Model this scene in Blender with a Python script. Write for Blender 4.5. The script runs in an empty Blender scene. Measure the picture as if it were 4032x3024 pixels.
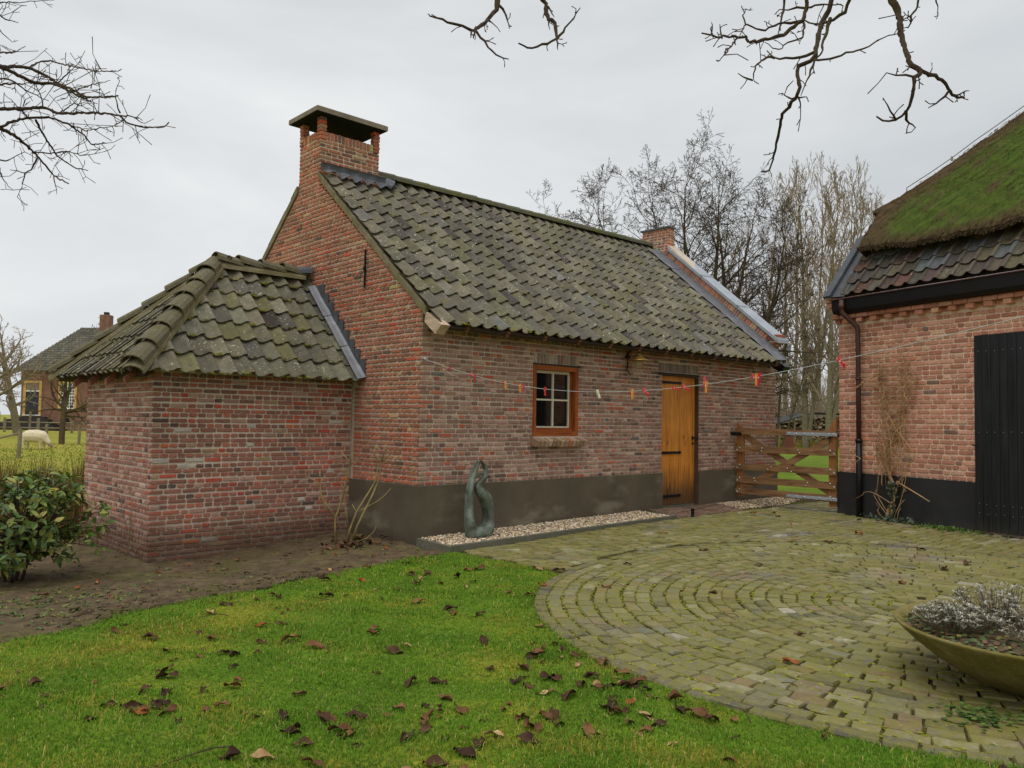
import bpy, math, random
import numpy as np
from mathutils import Vector, Matrix

random.seed(7)
RNG = np.random.default_rng(11)
SC = bpy.context.scene
COL = SC.collection
PI = math.pi

# ------------------------------------------------------------------ camera
CAM = np.array([-5.978, -8.152, 1.578])
YAW, PITCH, ROLL, FPX = 0.8242, 0.0449, 0.0157, 3157.0


def cam_basis():
    cy, sy, cp, sp = math.cos(YAW), math.sin(YAW), math.cos(PITCH), math.sin(PITCH)
    fw = np.array([cy * cp, sy * cp, sp])
    rt = np.array([sy, -cy, 0.0])
    up = np.cross(rt, fw)
    c, s = math.cos(ROLL), math.sin(ROLL)
    return fw, c * rt + s * up, -s * rt + c * up


FW, RT, UP = cam_basis()
cam_data = bpy.data.cameras.new("camera")
cam_data.sensor_fit = 'HORIZONTAL'
cam_data.sensor_width = 36.0
cam_data.lens = 36.0 * FPX / 4032.0
cam_data.clip_start = 0.05
cam_data.clip_end = 2000.0
cam_obj = bpy.data.objects.new("camera", cam_data)
COL.objects.link(cam_obj)
M = Matrix.Identity(4)
for i in range(3):
    M[i][0], M[i][1], M[i][2], M[i][3] = RT[i], UP[i], -FW[i], CAM[i]
cam_obj.matrix_world = M
SC.camera = cam_obj


def project(X):
    d = np.asarray(X, float) - CAM
    z = d @ FW
    z = np.where(z > 0.05, z, 0.05)
    return 2016 + FPX * (d @ RT) / z, 1512 - FPX * (d @ UP) / z, d @ FW


# ------------------------------------------------------------------ world, sun, exposure
SUN_EL, SUN_AZ = math.radians(70), math.radians(205)     # azimuth of the sun, counted from +X towards +Y
world = bpy.data.worlds.new("World")
SC.world = world
world.use_nodes = True
wt = world.node_tree
for n in list(wt.nodes):
    wt.nodes.remove(n)


def wnode(t, **kw):
    n = wt.nodes.new(t)
    for k, v in kw.items():
        setattr(n, k, v)
    return n


sky = wnode('ShaderNodeTexSky', sky_type='NISHITA', sun_disc=False)
sky.sun_elevation = SUN_EL
sky.sun_rotation = math.radians(90) - SUN_AZ
sky.air_density = 1.0
sky.dust_density = 4.0
desat = wnode('ShaderNodeHueSaturation')
desat.inputs['Saturation'].default_value = 0.12
wt.links.new(sky.outputs[0], desat.inputs['Color'])
tc = wnode('ShaderNodeTexCoord')
mp = wnode('ShaderNodeMapping')
mp.inputs['Scale'].default_value = (1.0, 1.0, 3.2)
wt.links.new(tc.outputs['Generated'], mp.inputs['Vector'])
cn = wnode('ShaderNodeTexNoise')
cn.inputs['Scale'].default_value = 1.45
cn.inputs['Detail'].default_value = 5.0
cn.inputs['Roughness'].default_value = 0.55
cn.inputs['Distortion'].default_value = 0.35
wt.links.new(mp.outputs[0], cn.inputs['Vector'])
cr = wnode('ShaderNodeValToRGB')
cr.color_ramp.elements[0].position = 0.30
cr.color_ramp.elements[0].color = (6.0, 6.35, 6.65, 1)
cr.color_ramp.elements[1].position = 0.72
cr.color_ramp.elements[1].color = (8.9, 9.1, 9.2, 1)
wt.links.new(cn.outputs['Fac'], cr.inputs['Fac'])
mixs = wnode('ShaderNodeMixRGB')
mixs.inputs['Fac'].default_value = 0.92
wt.links.new(desat.outputs[0], mixs.inputs['Color1'])
wt.links.new(cr.outputs[0], mixs.inputs['Color2'])
bg = wnode('ShaderNodeBackground')
bg.inputs['Strength'].default_value = 0.1
wt.links.new(mixs.outputs[0], bg.inputs['Color'])
wo = wnode('ShaderNodeOutputWorld')
wt.links.new(bg.outputs[0], wo.inputs['Surface'])

sun_data = bpy.data.lights.new("sun", 'SUN')
sun_data.energy = 1.5
sun_data.angle = math.radians(50)
sun_data.color = (1.0, 0.97, 0.92)
sun_obj = bpy.data.objects.new("sun", sun_data)
COL.objects.link(sun_obj)
sd = Vector((math.cos(SUN_AZ) * math.cos(SUN_EL), math.sin(SUN_AZ) * math.cos(SUN_EL), math.sin(SUN_EL)))
sun_obj.rotation_euler = sd.to_track_quat('Z', 'Y').to_euler()
sun_obj.location = (-10, -10, 20)

SC.view_settings.view_transform = 'Standard'
SC.view_settings.look = 'None'
SC.view_settings.exposure = 0.0
SC.view_settings.gamma = 1.0
SC.view_settings.use_curve_mapping = False
SC.cycles.max_bounces = 6
SC.cycles.diffuse_bounces = 3


# ------------------------------------------------------------------ helpers
def lin(r, g=None, b=None):
    if g is None:
        r, g, b = r
    f = lambda c: (c / 255 / 12.92) if c / 255 <= 0.04045 else ((c / 255 + 0.055) / 1.055) ** 2.4
    return (f(r), f(g), f(b), 1.0)


def smooth(x):
    x = np.clip(x, 0, 1)
    return x * x * (3 - 2 * x)


def gz(x, y):
    """height of the yard"""
    return (0.075 * smooth((x + .5) / 4.5) - 0.15 * smooth(-x / 2.4) * smooth((y + 1.2) / 2.4)
            + 0.05 * smooth((y + .65) / .6) * smooth((x - 3) / 2) * smooth((14 - x) / 4)
            - 0.05 * smooth((np.hypot(x + 2, y + 4) - 14) / 15))


def tag(o, label=None, cat=None, group=None, kind=None):
    if label: o['label'] = label
    if cat: o['category'] = cat
    if group: o['group'] = group
    if kind: o['kind'] = kind
    return o


def empty(name, loc, label=None, cat=None, group=None, rz=0.0):
    o = bpy.data.objects.new(name, None)
    o.empty_display_size = 0.1
    COL.objects.link(o)
    o.location = loc
    o.rotation_euler = (0, 0, rz)
    return tag(o, label, cat, group)


def set_parent(o, parent):
    """parent an object whose mesh is in world coordinates"""
    o.parent = parent
    if parent is not None and parent.type == 'EMPTY':
        o.matrix_parent_inverse = Matrix.LocRotScale(parent.location, parent.rotation_euler, (1, 1, 1)).inverted()


class MB:
    """collects polygons and links them as ONE mesh object"""

    def __init__(self):
        self.V, self.F, self.T, self.n = [], {}, [], 0
        self.tints = False

    def add(self, verts, faces, tint=None):
        verts = np.asarray(verts, dtype=np.float32).reshape(-1, 3)
        if isinstance(faces, np.ndarray):
            self.F.setdefault(faces.shape[1], []).append(faces + self.n)
        else:
            by = {}
            for f in faces:
                by.setdefault(len(f), []).append(f)
            for k, fs in by.items():
                self.F.setdefault(k, []).append(np.asarray(fs, dtype=np.int64) + self.n)
        self.V.append(verts)
        if tint is not None:
            self.tints = True
            t = np.asarray(tint, dtype=np.float32)
            if t.ndim == 1:
                t = np.tile(t[:4], (len(verts), 1))
            self.T.append(t)
        elif self.tints:
            self.T.append(np.ones((len(verts), 4), dtype=np.float32))
        self.n += len(verts)
        return self

    def box(self, lo, hi, tint=None, rot=None, at=None):
        x0, y0, z0 = lo
        x1, y1, z1 = hi
        v = np.array([[x0, y0, z0], [x1, y0, z0], [x1, y1, z0], [x0, y1, z0], [x0, y0, z1], [x1, y0, z1], [x1, y1, z1], [x0, y1, z1]], float)
        if rot is not None:
            v = v @ np.array(rot).T
        if at is not None:
            v = v + np.array(at)
        return self.add(v, [(0, 3, 2, 1), (4, 5, 6, 7), (0, 1, 5, 4), (1, 2, 6, 5), (2, 3, 7, 6), (3, 0, 4, 7)], tint)

    def hexa(self, pts8, tint=None):
        return self.add(pts8, [(0, 3, 2, 1), (4, 5, 6, 7), (0, 1, 5, 4), (1, 2, 6, 5), (2, 3, 7, 6), (3, 0, 4, 7)], tint)

    def prism(self, poly, axis_vec, tint=None):
        """polygon (3D points) pushed along a vector"""
        p = np.asarray(poly, float)
        k = len(p)
        v = np.vstack([p, p + np.asarray(axis_vec, float)])
        f = [tuple(range(k))[::-1], tuple(range(k, 2 * k))]
        f += [(i, (i + 1) % k, k + (i + 1) % k, k + i) for i in range(k)]
        return self.add(v, f, tint)

    def tube(self, pts, r, n=6, tint=None, caps=True):
        P = np.asarray(pts, float)
        k = len(P)
        R = np.full(k, r, float) if np.isscalar(r) else np.asarray(r, float)
        T = np.gradient(P, axis=0)
        T /= np.linalg.norm(T, axis=1, keepdims=True) + 1e-12
        ref = np.array([0.0, 0.0, 1.0]) if abs(T[0][2]) < 0.9 else np.array([1.0, 0.0, 0.0])
        A = np.cross(T, ref)
        la = np.linalg.norm(A, axis=1, keepdims=True)
        A = np.where(la > 1e-4, A / (la + 1e-12), np.array([[0.0, 1.0, 0.0]]))
        B = np.cross(T, A)
        th = np.linspace(0, 2 * PI, n, endpoint=False)
        ring = P[:, None, :] + R[:, None, None] * (A[:, None, :] * np.cos(th)[None, :, None] + B[:, None, :] * np.sin(th)[None, :, None])
        i = np.arange(k - 1)[:, None] * n
        j = np.arange(n)[None, :]
        j2 = (j + 1) % n
        f = np.stack([i + j, i + n + j, i + n + j2, i + j2], axis=-1).reshape(-1, 4)
        base = self.n
        self.add(ring.reshape(-1, 3), f, tint)
        if caps and n > 2:
            self.F.setdefault(n, []).append(np.array([list(range(n)), [(k - 1) * n + q for q in range(n)][::-1]], dtype=np.int64) + base)
        return self

    def lathe(self, prof, at=(0, 0, 0), n=24, tint=None):
        p = np.asarray(prof, float)
        th = np.linspace(0, 2 * PI, n, endpoint=False)
        v = np.stack([p[:, None, 0] * np.cos(th), p[:, None, 0] * np.sin(th), np.repeat(p[:, 1:2], n, 1)], -1)
        k = len(p)
        i = np.arange(k - 1)[:, None] * n
        j = np.arange(n)[None, :]
        j2 = (j + 1) % n
        f = np.stack([i + j, i + j2, i + n + j2, i + n + j], -1).reshape(-1, 4)
        return self.add(v.reshape(-1, 3) + np.array(at), f, tint)

    def build(self, name, mat, parent=None, smooth_=False, local=False):
        me = bpy.data.meshes.new(name)
        V = np.vstack(self.V) if self.V else np.zeros((0, 3), np.float32)
        me.vertices.add(len(V))
        me.vertices.foreach_set('co', V.astype(np.float32).ravel())
        loops, starts, pos = [], [], 0
        for k, arrs in self.F.items():
            a = np.concatenate(arrs)
            loops.append(a.ravel())
            starts.append(pos + np.arange(len(a)) * k)
            pos += a.size
        L = np.concatenate(loops)
        S = np.concatenate(starts)
        me.loops.add(len(L))
        me.loops.foreach_set('vertex_index', L.astype(np.int32))
        me.polygons.add(len(S))
        me.polygons.foreach_set('loop_start', S.astype(np.int32))
        me.update(calc_edges=True)
        if self.tints:
            at = me.attributes.new('tint', 'FLOAT_COLOR', 'POINT')
            at.data.foreach_set('color', np.vstack(self.T).astype(np.float32).ravel())
        me.polygons.foreach_set('use_smooth', np.full(len(S), smooth_, dtype=bool))
        if mat is not None:
            me.materials.append(mat)
        o = bpy.data.objects.new(name, me)
        COL.objects.link(o)
        if local:
            o.parent = parent
        else:
            set_parent(o, parent)
        return o


# ------------------------------------------------------------------ materials
class Nodes:
    def __init__(self, name):
        self.m = bpy.data.materials.new(name)
        self.m.use_nodes = True
        self.t = self.m.node_tree
        for n in list(self.t.nodes):
            self.t.nodes.remove(n)
        self.out = self.t.nodes.new('ShaderNodeOutputMaterial')
        self.b = self.t.nodes.new('ShaderNodeBsdfPrincipled')
        self.t.links.new(self.b.outputs[0], self.out.inputs['Surface'])
        self.pos = self.t.nodes.new('ShaderNodeNewGeometry').outputs['Position']

    def link(self, a, b):
        self.t.links.new(a, b)

    def put(self, sock, v):
        if hasattr(v, 'links') or isinstance(v, bpy.types.NodeSocket):
            self.link(v, sock)
        else:
            sock.default_value = v

    def noise(self, scale, detail=3.0, rough=0.55, stretch=None, dist=0.0, vec=None, col=False):
        n = self.t.nodes.new('ShaderNodeTexNoise')
        n.inputs['Scale'].default_value = scale
        n.inputs['Detail'].default_value = detail
        n.inputs['Roughness'].default_value = rough
        n.inputs['Distortion'].default_value = dist
        v = vec or self.pos
        if stretch:
            m = self.t.nodes.new('ShaderNodeMapping')
            m.inputs['Scale'].default_value = stretch
            self.link(v, m.inputs['Vector'])
            v = m.outputs[0]
        self.link(v, n.inputs['Vector'])
        return n.outputs['Color' if col else 'Fac']

    def ramp(self, fac, stops):
        r = self.t.nodes.new('ShaderNodeValToRGB')
        els = r.color_ramp.elements
        while len(els) < len(stops):
            els.new(0.5)
        for e, (p, c) in zip(els, stops):
            e.position = p
            e.color = c if len(c) == 4 else (*c, 1)
        self.put(r.inputs['Fac'], fac)
        return r.outputs['Color']

    def step(self, fac, a, b):
        """0 below a, 1 above b"""
        n = self.t.nodes.new('ShaderNodeMapRange')
        n.interpolation_type = 'SMOOTHSTEP'
        n.inputs['From Min'].default_value = a
        n.inputs['From Max'].default_value = b
        self.put(n.inputs['Value'], fac)
        return n.outputs['Result']

    def math(self, op, a, b=0.0):
        n = self.t.nodes.new('ShaderNodeMath')
        n.operation = op
        self.put(n.inputs[0], a)
        self.put(n.inputs[1], b)
        return n.outputs[0]

    def mix(self, fac, a, b, mode='MIX'):
        n = self.t.nodes.new('ShaderNodeMixRGB')
        n.blend_type = mode
        self.put(n.inputs['Fac'], fac)
        self.put(n.inputs['Color1'], a)
        self.put(n.inputs['Color2'], b)
        return n.outputs[0]

    def axis(self, i):
        s = self.t.nodes.new('ShaderNodeSeparateXYZ')
        self.link(self.pos, s.inputs[0])
        return s.outputs[i]

    def tint(self, src):
        if src == 'obj':
            return self.t.nodes.new('ShaderNodeObjectInfo').outputs['Color']
        a = self.t.nodes.new('ShaderNodeAttribute')
        a.attribute_name = 'tint'
        return a.outputs['Color']

    def bump(self, h, strength=0.4, dist=0.01):
        n = self.t.nodes.new('ShaderNodeBump')
        n.inputs['Strength'].default_value = strength
        n.inputs['Distance'].default_value = dist
        self.link(h, n.inputs['Height'])
        self.link(n.outputs[0], self.b.inputs['Normal'])

    def done(self, col, rough=0.85, metal=0.0, spec=0.35):
        self.put(self.b.inputs['Base Color'], col)
        self.put(self.b.inputs['Roughness'], rough)
        self.b.inputs['Metallic'].default_value = metal
        self.b.inputs['Specular IOR Level'].default_value = spec
        return self.m


def vary(g, col, scale=30.0, lo=0.7, hi=1.3, detail=3.0):
    f = g.noise(scale, detail)
    return g.mix(1.0, col, g.ramp(f, [(0.25, (lo, lo, lo)), (0.75, (hi, hi, hi))]), 'MULTIPLY')


def simple(name, rgb, rough=0.7, metal=0.0, scale=25.0, amp=0.25, bump=0.0, spec=0.35):
    g = Nodes(name)
    c = vary(g, lin(rgb), scale, 1 - amp, 1 + amp)
    if bump:
        g.bump(g.noise(scale * 2, 4), bump, 0.01)
    return g.done(c, rough, metal, spec)


def brick_mat(src, pale, soil=False):
    g = Nodes("brick_" + src)
    t = g.tint(src)
    c = vary(g, t, 42, 0.72, 1.28, 4)
    c = vary(g, c, 1.1, 0.84, 1.16, 3)
    c = vary(g, c, .45, 0.9, 1.1, 2)
    patch = g.step(g.noise(20, 4, 0.65), 0.56, 0.70)
    c = g.mix(g.math('MULTIPLY', patch, 0.5), c, lin(pale))
    dark = g.step(g.noise(31, 3), 0.62, 0.75)
    c = g.mix(g.math('MULTIPLY', dark, 0.45), c, lin(70, 56, 50))
    if soil:
        wob = g.math('ADD', g.axis(2), g.math('MULTIPLY', g.noise(3.0, 3), 0.28))
        d = g.step(wob, 0.58, 0.12)
        left = g.step(g.axis(0), 0.3, -0.2)
        c = g.mix(g.math('MULTIPLY', g.math('MULTIPLY', d, left), 0.75), c, lin(92, 72, 56))
    g.bump(g.noise(75, 4), 0.5, 0.006)
    return g.done(c, 0.92, 0, 0.2)


def tile_mat(src, lichen=0.8, moss=0.5, base=None):
    g = Nodes("roof_tile_" + src)
    t = g.tint(src)
    c = vary(g, t, 9, 0.72, 1.25, 5)
    c = vary(g, c, .55, .85, 1.15, 2)
    m = g.step(g.noise(4.1, 5, 0.65), 0.55, 0.72)
    c = g.mix(g.math('MULTIPLY', m, moss), c, lin(112, 104, 50))
    dk = g.step(g.noise(7.0, 4, 0.6), 0.57, 0.74)
    c = g.mix(g.math('MULTIPLY', dk, 0.5), c, lin(56, 52, 44))
    big = g.step(g.noise(2.3, 3), 0.42, 0.62)
    sp = g.step(g.noise(27, 3, 0.6), 0.615, 0.67)
    sp2 = g.step(g.noise(85, 2, 0.5), 0.63, 0.69)
    sp = g.math('MULTIPLY', g.math('MAXIMUM', sp, g.math('MULTIPLY', sp2, 0.7)), g.math('ADD', g.math('MULTIPLY', big, 0.8), 0.2))
    c = g.mix(g.math('MULTIPLY', sp, lichen), c, lin(196, 194, 166))
    g.bump(g.noise(55, 4), 0.35, 0.006)
    return g.done(c, 0.85, 0, 0.25)


def sett_mat(src):
    g = Nodes("sett_" + src)
    t = g.tint(src)
    c = vary(g, t, 28, 0.75, 1.25, 4)
    # moss film, heavier in the middle of the round yard
    m = g.step(g.noise(1.0, 4, 0.6), 0.28, 0.52)
    f = g.noise(16, 4, 0.65)
    c = g.mix(g.math('MULTIPLY', g.math('MULTIPLY', m, g.step(f, 0.26, 0.58)), 0.70), c, lin(126, 121, 42))
    c = g.mix(g.math('MULTIPLY', g.step(g.noise(48, 2), 0.66, 0.71), 0.55), c, lin(176, 176, 150))
    g.bump(g.noise(45, 4), 0.45, 0.008)
    return g.done(c, g.ramp(g.noise(2.4, 3), [(0.3, (0.55,) * 3), (0.7, (0.85,) * 3)]), 0, 0.35)


def attr_mat(name, rough=0.8, amp=0.2, scale=20, spec=0.3, src='attr', transl=0.0):
    g = Nodes(name)
    c = vary(g, g.tint(src), scale, 1 - amp, 1 + amp)
    m = g.done(c, rough, 0, spec)
    if transl:
        tr = g.t.nodes.new('ShaderNodeBsdfTranslucent')
        g.link(c, tr.inputs['Color'])
        mx = g.t.nodes.new('ShaderNodeMixShader')
        mx.inputs[0].default_value = transl
        g.link(g.b.outputs[0], mx.inputs[1])
        g.link(tr.outputs[0], mx.inputs[2])
        g.link(mx.outputs[0], g.out.inputs['Surface'])
    return m


def wood_mat(name, light, dark, axis='z', rough=0.55, stain=None):
    g = Nodes(name)
    st = {'z': (26, 26, 1.3), 'x': (1.3, 26, 26), 'y': (26, 1.3, 26)}[axis]
    f = g.noise(1.0, 5, 0.6, stretch=st, dist=0.6)
    c = g.ramp(f, [(0.3, lin(dark)), (0.52, lin(light)), (0.8, tuple(min(1, q * 1.25) for q in lin(light)[:3]))])
    c = vary(g, c, 4, 0.82, 1.15)
    if stain:
        z0, z1, col = stain
        w = g.math('ADD', g.axis(2), g.math('MULTIPLY', g.noise(1.0, 4, 0.6, stretch=(22, 22, 2.0)), 0.7))
        s = g.step(w, z1, z0)
        c = g.mix(g.math('MULTIPLY', s, 0.92), c, lin(col))
    g.bump(f, 0.25, 0.004)
    return g.done(c, rough, 0, 0.35)


MAT = {}
PALE_H, PALE_B = (188, 168, 150), (206, 164, 136)
MAT['brick_obj'] = brick_mat('obj', PALE_H, True)
MAT['brick_attr'] = brick_mat('attr', PALE_H, True)
MAT['bbrick_obj'] = brick_mat('obj', PALE_B)
MAT['bbrick_attr'] = brick_mat('attr', PALE_B)
MAT['tile_obj'] = tile_mat('obj')
MAT['tile_attr'] = tile_mat('attr')
MAT['btile_obj'] = tile_mat('obj', 0.4, 0.25)
MAT['btile_attr'] = tile_mat('attr', 0.4, 0.25)
MAT['sett_obj'] = sett_mat('obj')
MAT['sett_attr'] = sett_mat('attr')


def mortar_mat(name, rgb, soil=False):
    g = Nodes(name)
    c = vary(g, lin(rgb), 2.2, 0.82, 1.15)
    c = vary(g, c, 60, 0.8, 1.2)
    if soil:
        d = g.step(g.math('ADD', g.axis(2), g.math('MULTIPLY', g.noise(3.0, 3), 0.28)), 0.58, 0.12)
        left = g.step(g.axis(0), 0.3, -0.2)
        c = g.mix(g.math('MULTIPLY', g.math('MULTIPLY', d, left), 0.75), c, lin(96, 76, 58))
    g.bump(g.noise(90, 3), 0.4, 0.004)
    return g.done(c, 0.95, 0, 0.15)


MAT['mortar'] = mortar_mat("mortar_grey", (204, 188, 170), True)
MAT['mortar_barn'] = mortar_mat("mortar_pink", (232, 204, 180))


def plinth_mat():
    g = Nodes("cement_plinth")
    c = vary(g, lin(98, 88, 72), 2.0, 0.75, 1.2)
    c = vary(g, c, 70, 0.9, 1.1)
    pale = g.step(g.noise(1.0, 4, 0.6, stretch=(0.9, 0.9, 2.2)), 0.52, 0.72)
    c = g.mix(g.math('MULTIPLY', pale, 0.65), c, lin(150, 142, 122))
    wet = g.step(g.math('ADD', g.axis(2), g.math('MULTIPLY', g.noise(2.2, 3), 0.35)), 0.45, 0.12)
    c = g.mix(g.math('MULTIPLY', wet, 0.5), c, lin(74, 63, 50))
    g.bump(g.noise(120, 3), 0.2, 0.003)
    return g.done(c, 0.8, 0, 0.3)


MAT['plinth'] = plinth_mat()
def tar_wall():
    g = Nodes("black_paint_wall")
    c = vary(g, lin(42, 42, 44), 3.0, 0.75, 1.3, 5)
    sp = g.step(g.math('ADD', g.axis(2), g.math('MULTIPLY', g.noise(4, 5, 0.65), 0.5)), .52, .2)
    c = g.mix(g.math('MULTIPLY', sp, 0.45), c, lin(88, 80, 64))
    sc = g.step(g.noise(1.0, 5, 0.7, stretch=(3, 3, 14)), 0.66, 0.72)
    c = g.mix(g.math('MULTIPLY', sc, 0.35), c, lin(110, 106, 100))
    g.bump(g.noise(60, 4), 0.25, 0.004)
    return g.done(c, 0.7, 0, 0.35)


MAT['black_wall'] = tar_wall()
def tar_mat():
    g = Nodes("black_paint_wood")
    f = g.noise(1.0, 5, 0.6, stretch=(18, 18, 1.2))
    c = g.ramp(f, [(0.3, lin(18, 21, 23)), (0.55, lin(28, 31, 33)), (0.75, lin(44, 46, 46))])
    s = g.step(g.math('ADD', g.axis(2), g.math('MULTIPLY', g.noise(5, 4), 0.5)), .62, .2)
    c = g.mix(g.math('MULTIPLY', s, 0.35), c, lin(84, 76, 62))
    g.bump(f, 0.3, 0.005)
    return g.done(c, g.ramp(f, [(0.3, (.38,) * 3), (0.7, (.6,) * 3)]), 0, 0.4)


MAT['black_wood'] = tar_mat()
MAT['black_gutter'] = simple("black_gutter", (22, 20, 21), 0.45, 0, 5, 0.2)
MAT['iron'] = simple("black_iron", (26, 24, 24), 0.55, 0.3, 30, 0.3, 0.2)
MAT['stud'] = simple("steel_stud", (205, 205, 200), 0.35, 0.8)
MAT['pipe_brown'] = simple("brown_pipe", (74, 45, 38), 0.5, 0, 8, 0.15)
MAT['zinc'] = simple("zinc_sheet", (168, 174, 182), 0.5, 0.35, 5, 0.15)


def lead_mat(name, rgb, pale):
    g = Nodes(name)
    c = vary(g, lin(rgb), 4, 0.78, 1.2, 4)
    c = g.mix(g.math('MULTIPLY', g.step(g.noise(7, 5, 0.65), 0.5, 0.7), 0.5), c, lin(pale))
    return g.done(c, 0.55, 0.25, 0.4)


MAT['lead'] = lead_mat("lead_sheet", (88, 90, 95), (126, 129, 134))
MAT['lead_dark'] = lead_mat("lead_dark", (80, 84, 90), (116, 120, 126))
MAT['lead_mauve'] = lead_mat("lead_mauve", (116, 117, 122), (150, 152, 158))


def mossy_mat(name, base, moss, amt=0.6, sc=5):
    g = Nodes(name)
    c = vary(g, lin(base), 12, 0.75, 1.25, 4)
    c = g.mix(g.math('MULTIPLY', g.step(g.noise(sc, 5, 0.65), 0.38, 0.62), amt), c, lin(moss))
    c = g.mix(g.math('MULTIPLY', g.step(g.noise(50, 2), 0.65, 0.70), 0.6), c, lin(176, 174, 150))
    g.bump(g.noise(40, 4), 0.5, 0.01)
    return g.done(c, 0.92, 0, 0.2)


MAT['verge'] = mossy_mat("verge_mortar", (134, 124, 98), (104, 98, 60), 0.5)
MAT['ridge'] = mossy_mat("ridge_tile", (92, 90, 76), (92, 92, 40), 0.7, 4)
MAT['hip'] = mossy_mat("hip_tile", (104, 98, 82), (100, 94, 54), 0.55, 5)
MAT['cap'] = mossy_mat("concrete_cap", (140, 128, 112), (104, 96, 84), 0.5, 6)
MAT['curb'] = mossy_mat("concrete_curb", (112, 110, 96), (92, 92, 70), 0.5, 6)
MAT['bowl'] = mossy_mat("mossy_concrete", (128, 116, 70), (104, 94, 34), 0.7, 4)
MAT['slab_dark'] = simple("dark_underside", (70, 56, 46), 0.9)
MAT['soot_and_shade'] = simple("soot_and_shade", (22, 20, 19), 0.95)  # soot of the flue, also the black for painted shade under the chimney cap
MAT['rafter'] = wood_mat("rafter_wood", (150, 96, 74), (104, 62, 48), 'y', 0.8)
MAT['pale_board'] = wood_mat("pale_board", (196, 172, 148), (160, 134, 112), 'y', 0.8)
MAT['window_wood'] = wood_mat("varnished_window_wood", (156, 84, 38), (100, 50, 24), 'z', 0.45)
MAT['window_woodx'] = wood_mat("varnished_window_rail", (156, 84, 38), (100, 50, 24), 'x', 0.45)
def door_mat():
    g = Nodes("golden_door_wood")
    f = g.noise(1.0, 6, 0.65, stretch=(30, 30, 1.1), dist=0.8)
    c = g.ramp(f, [(0.28, lin(136, 76, 26)), (0.45, lin(200, 124, 42)), (0.6, lin(222, 148, 58)), (0.78, lin(236, 174, 94))])
    c = vary(g, c, 2.5, 0.78, 1.15, 4)
    kn = g.step(g.noise(1.0, 2, 0.5, stretch=(9, 9, 3.2)), 0.68, 0.74)
    c = g.mix(g.math('MULTIPLY', kn, 0.75), c, lin(70, 40, 18))
    w = g.math('ADD', g.axis(2), g.math('MULTIPLY', g.noise(1.0, 4, 0.6, stretch=(24, 24, 2.0)), 0.8))
    s = g.step(w, 1.30, 0.66)
    c = g.mix(g.math('MULTIPLY', s, 0.92), c, g.ramp(f, [(0.3, lin(50, 38, 28)), (0.7, lin(104, 76, 50))]))
    g.bump(f, 0.35, 0.004)
    return g.done(c, 0.5, 0, 0.35)


MAT['door_wood'] = door_mat()
_unused = lambda: wood_mat("golden_door_wood", (206, 130, 42), (150, 84, 26), 'z', 0.5, stain=(0.72, 1.25, (70, 50, 36)))
MAT['lintel'] = wood_mat("dark_lintel", (60, 50, 42), (34, 28, 24), 'x', 0.8)
MAT['jamb'] = wood_mat("grey_jamb", (84, 64, 48), (56, 43, 33), 'z', 0.8)
MAT['gate_wood'] = wood_mat("gate_wood_rail", (142, 106, 70), (98, 68, 44), 'y', 0.75)
MAT['gate_woodz'] = wood_mat("gate_wood_stile", (150, 100, 56), (98, 62, 34), 'z', 0.75)
MAT['muntin'] = simple("cream_paint", (216, 204, 182), 0.5, 0, 30, 0.08)
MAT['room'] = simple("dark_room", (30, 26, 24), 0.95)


def glass_mat():
    g = Nodes("window_glass")
    return g.done((0.006, 0.006, 0.007, 1), 0.04, 0, 0.6)


MAT['glass'] = glass_mat()
MAT['brass'] = simple("aged_brass", (186, 150, 84), 0.35, 0.6, 14, 0.3)
MAT['lamp_glass'] = simple("frosted_lamp_glass", (176, 166, 150), 0.25, 0, 10, 0.05)


def bronze_mat():
    g = Nodes("verdigris_bronze")
    f = g.noise(7, 5, 0.6)
    c = g.ramp(f, [(0.3, lin(74, 75, 64)), (0.5, lin(106, 114, 102)), (0.72, lin(140, 150, 140))])
    c = g.mix(g.math('MULTIPLY', g.step(g.noise(5.0, 3), 0.55, 0.68), 0.65), c, lin(52, 50, 40))
    g.bump(g.noise(30, 4), 0.25, 0.01)
    return g.done(c, 0.6, 0.2, 0.4)


MAT['bronze'] = bronze_mat()


def soil_mat():
    g = Nodes("garden_soil")
    f = g.noise(6, 6, 0.65)
    c = g.ramp(f, [(0.3, lin(72, 60, 46)), (0.5, lin(100, 84, 64)), (0.7, lin(122, 106, 80))])
    gr = g.math('MULTIPLY', g.step(g.noise(1.6, 5, 0.65), 0.44, 0.62), g.step(g.noise(30, 3), 0.42, 0.6))
    c = g.mix(g.math('MULTIPLY', gr, 0.7), c, lin(98, 100, 42))
    c = g.mix(g.step(g.noise(60, 2), 0.70, 0.74), c, lin(168, 150, 130))
    g.bump(g.noise(22, 6, 0.7), 0.9, 0.03)
    return g.done(c, 0.95, 0, 0.2)


MAT['soil'] = soil_mat()


def lawn_mat(name, a, b, c_, sc=1.3):
    g = Nodes(name)
    f = g.noise(sc, 5, 0.62)
    c = g.ramp(f, [(0.32, lin(a)), (0.52, lin(b)), (0.70, lin(c_))])
    c = vary(g, c, 26, 0.6, 1.35, 4)
    g.bump(g.noise(60, 4), 0.8, 0.02)
    return g.done(c, 0.95, 0, 0.15)


MAT['lawn'] = lawn_mat("lawn_base", (76, 108, 26), (100, 126, 30), (142, 134, 44))
MAT['field'] = lawn_mat("field_grass", (124, 132, 44), (150, 146, 58), (166, 152, 76), 0.16)
MAT['back_lawn'] = lawn_mat("bright_back_lawn", (88, 112, 24), (104, 124, 30), (128, 134, 50), 0.8)
MAT['blade'] = attr_mat("grass_blade", 0.7, 0.15, 40, 0.25, transl=0.3)


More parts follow.
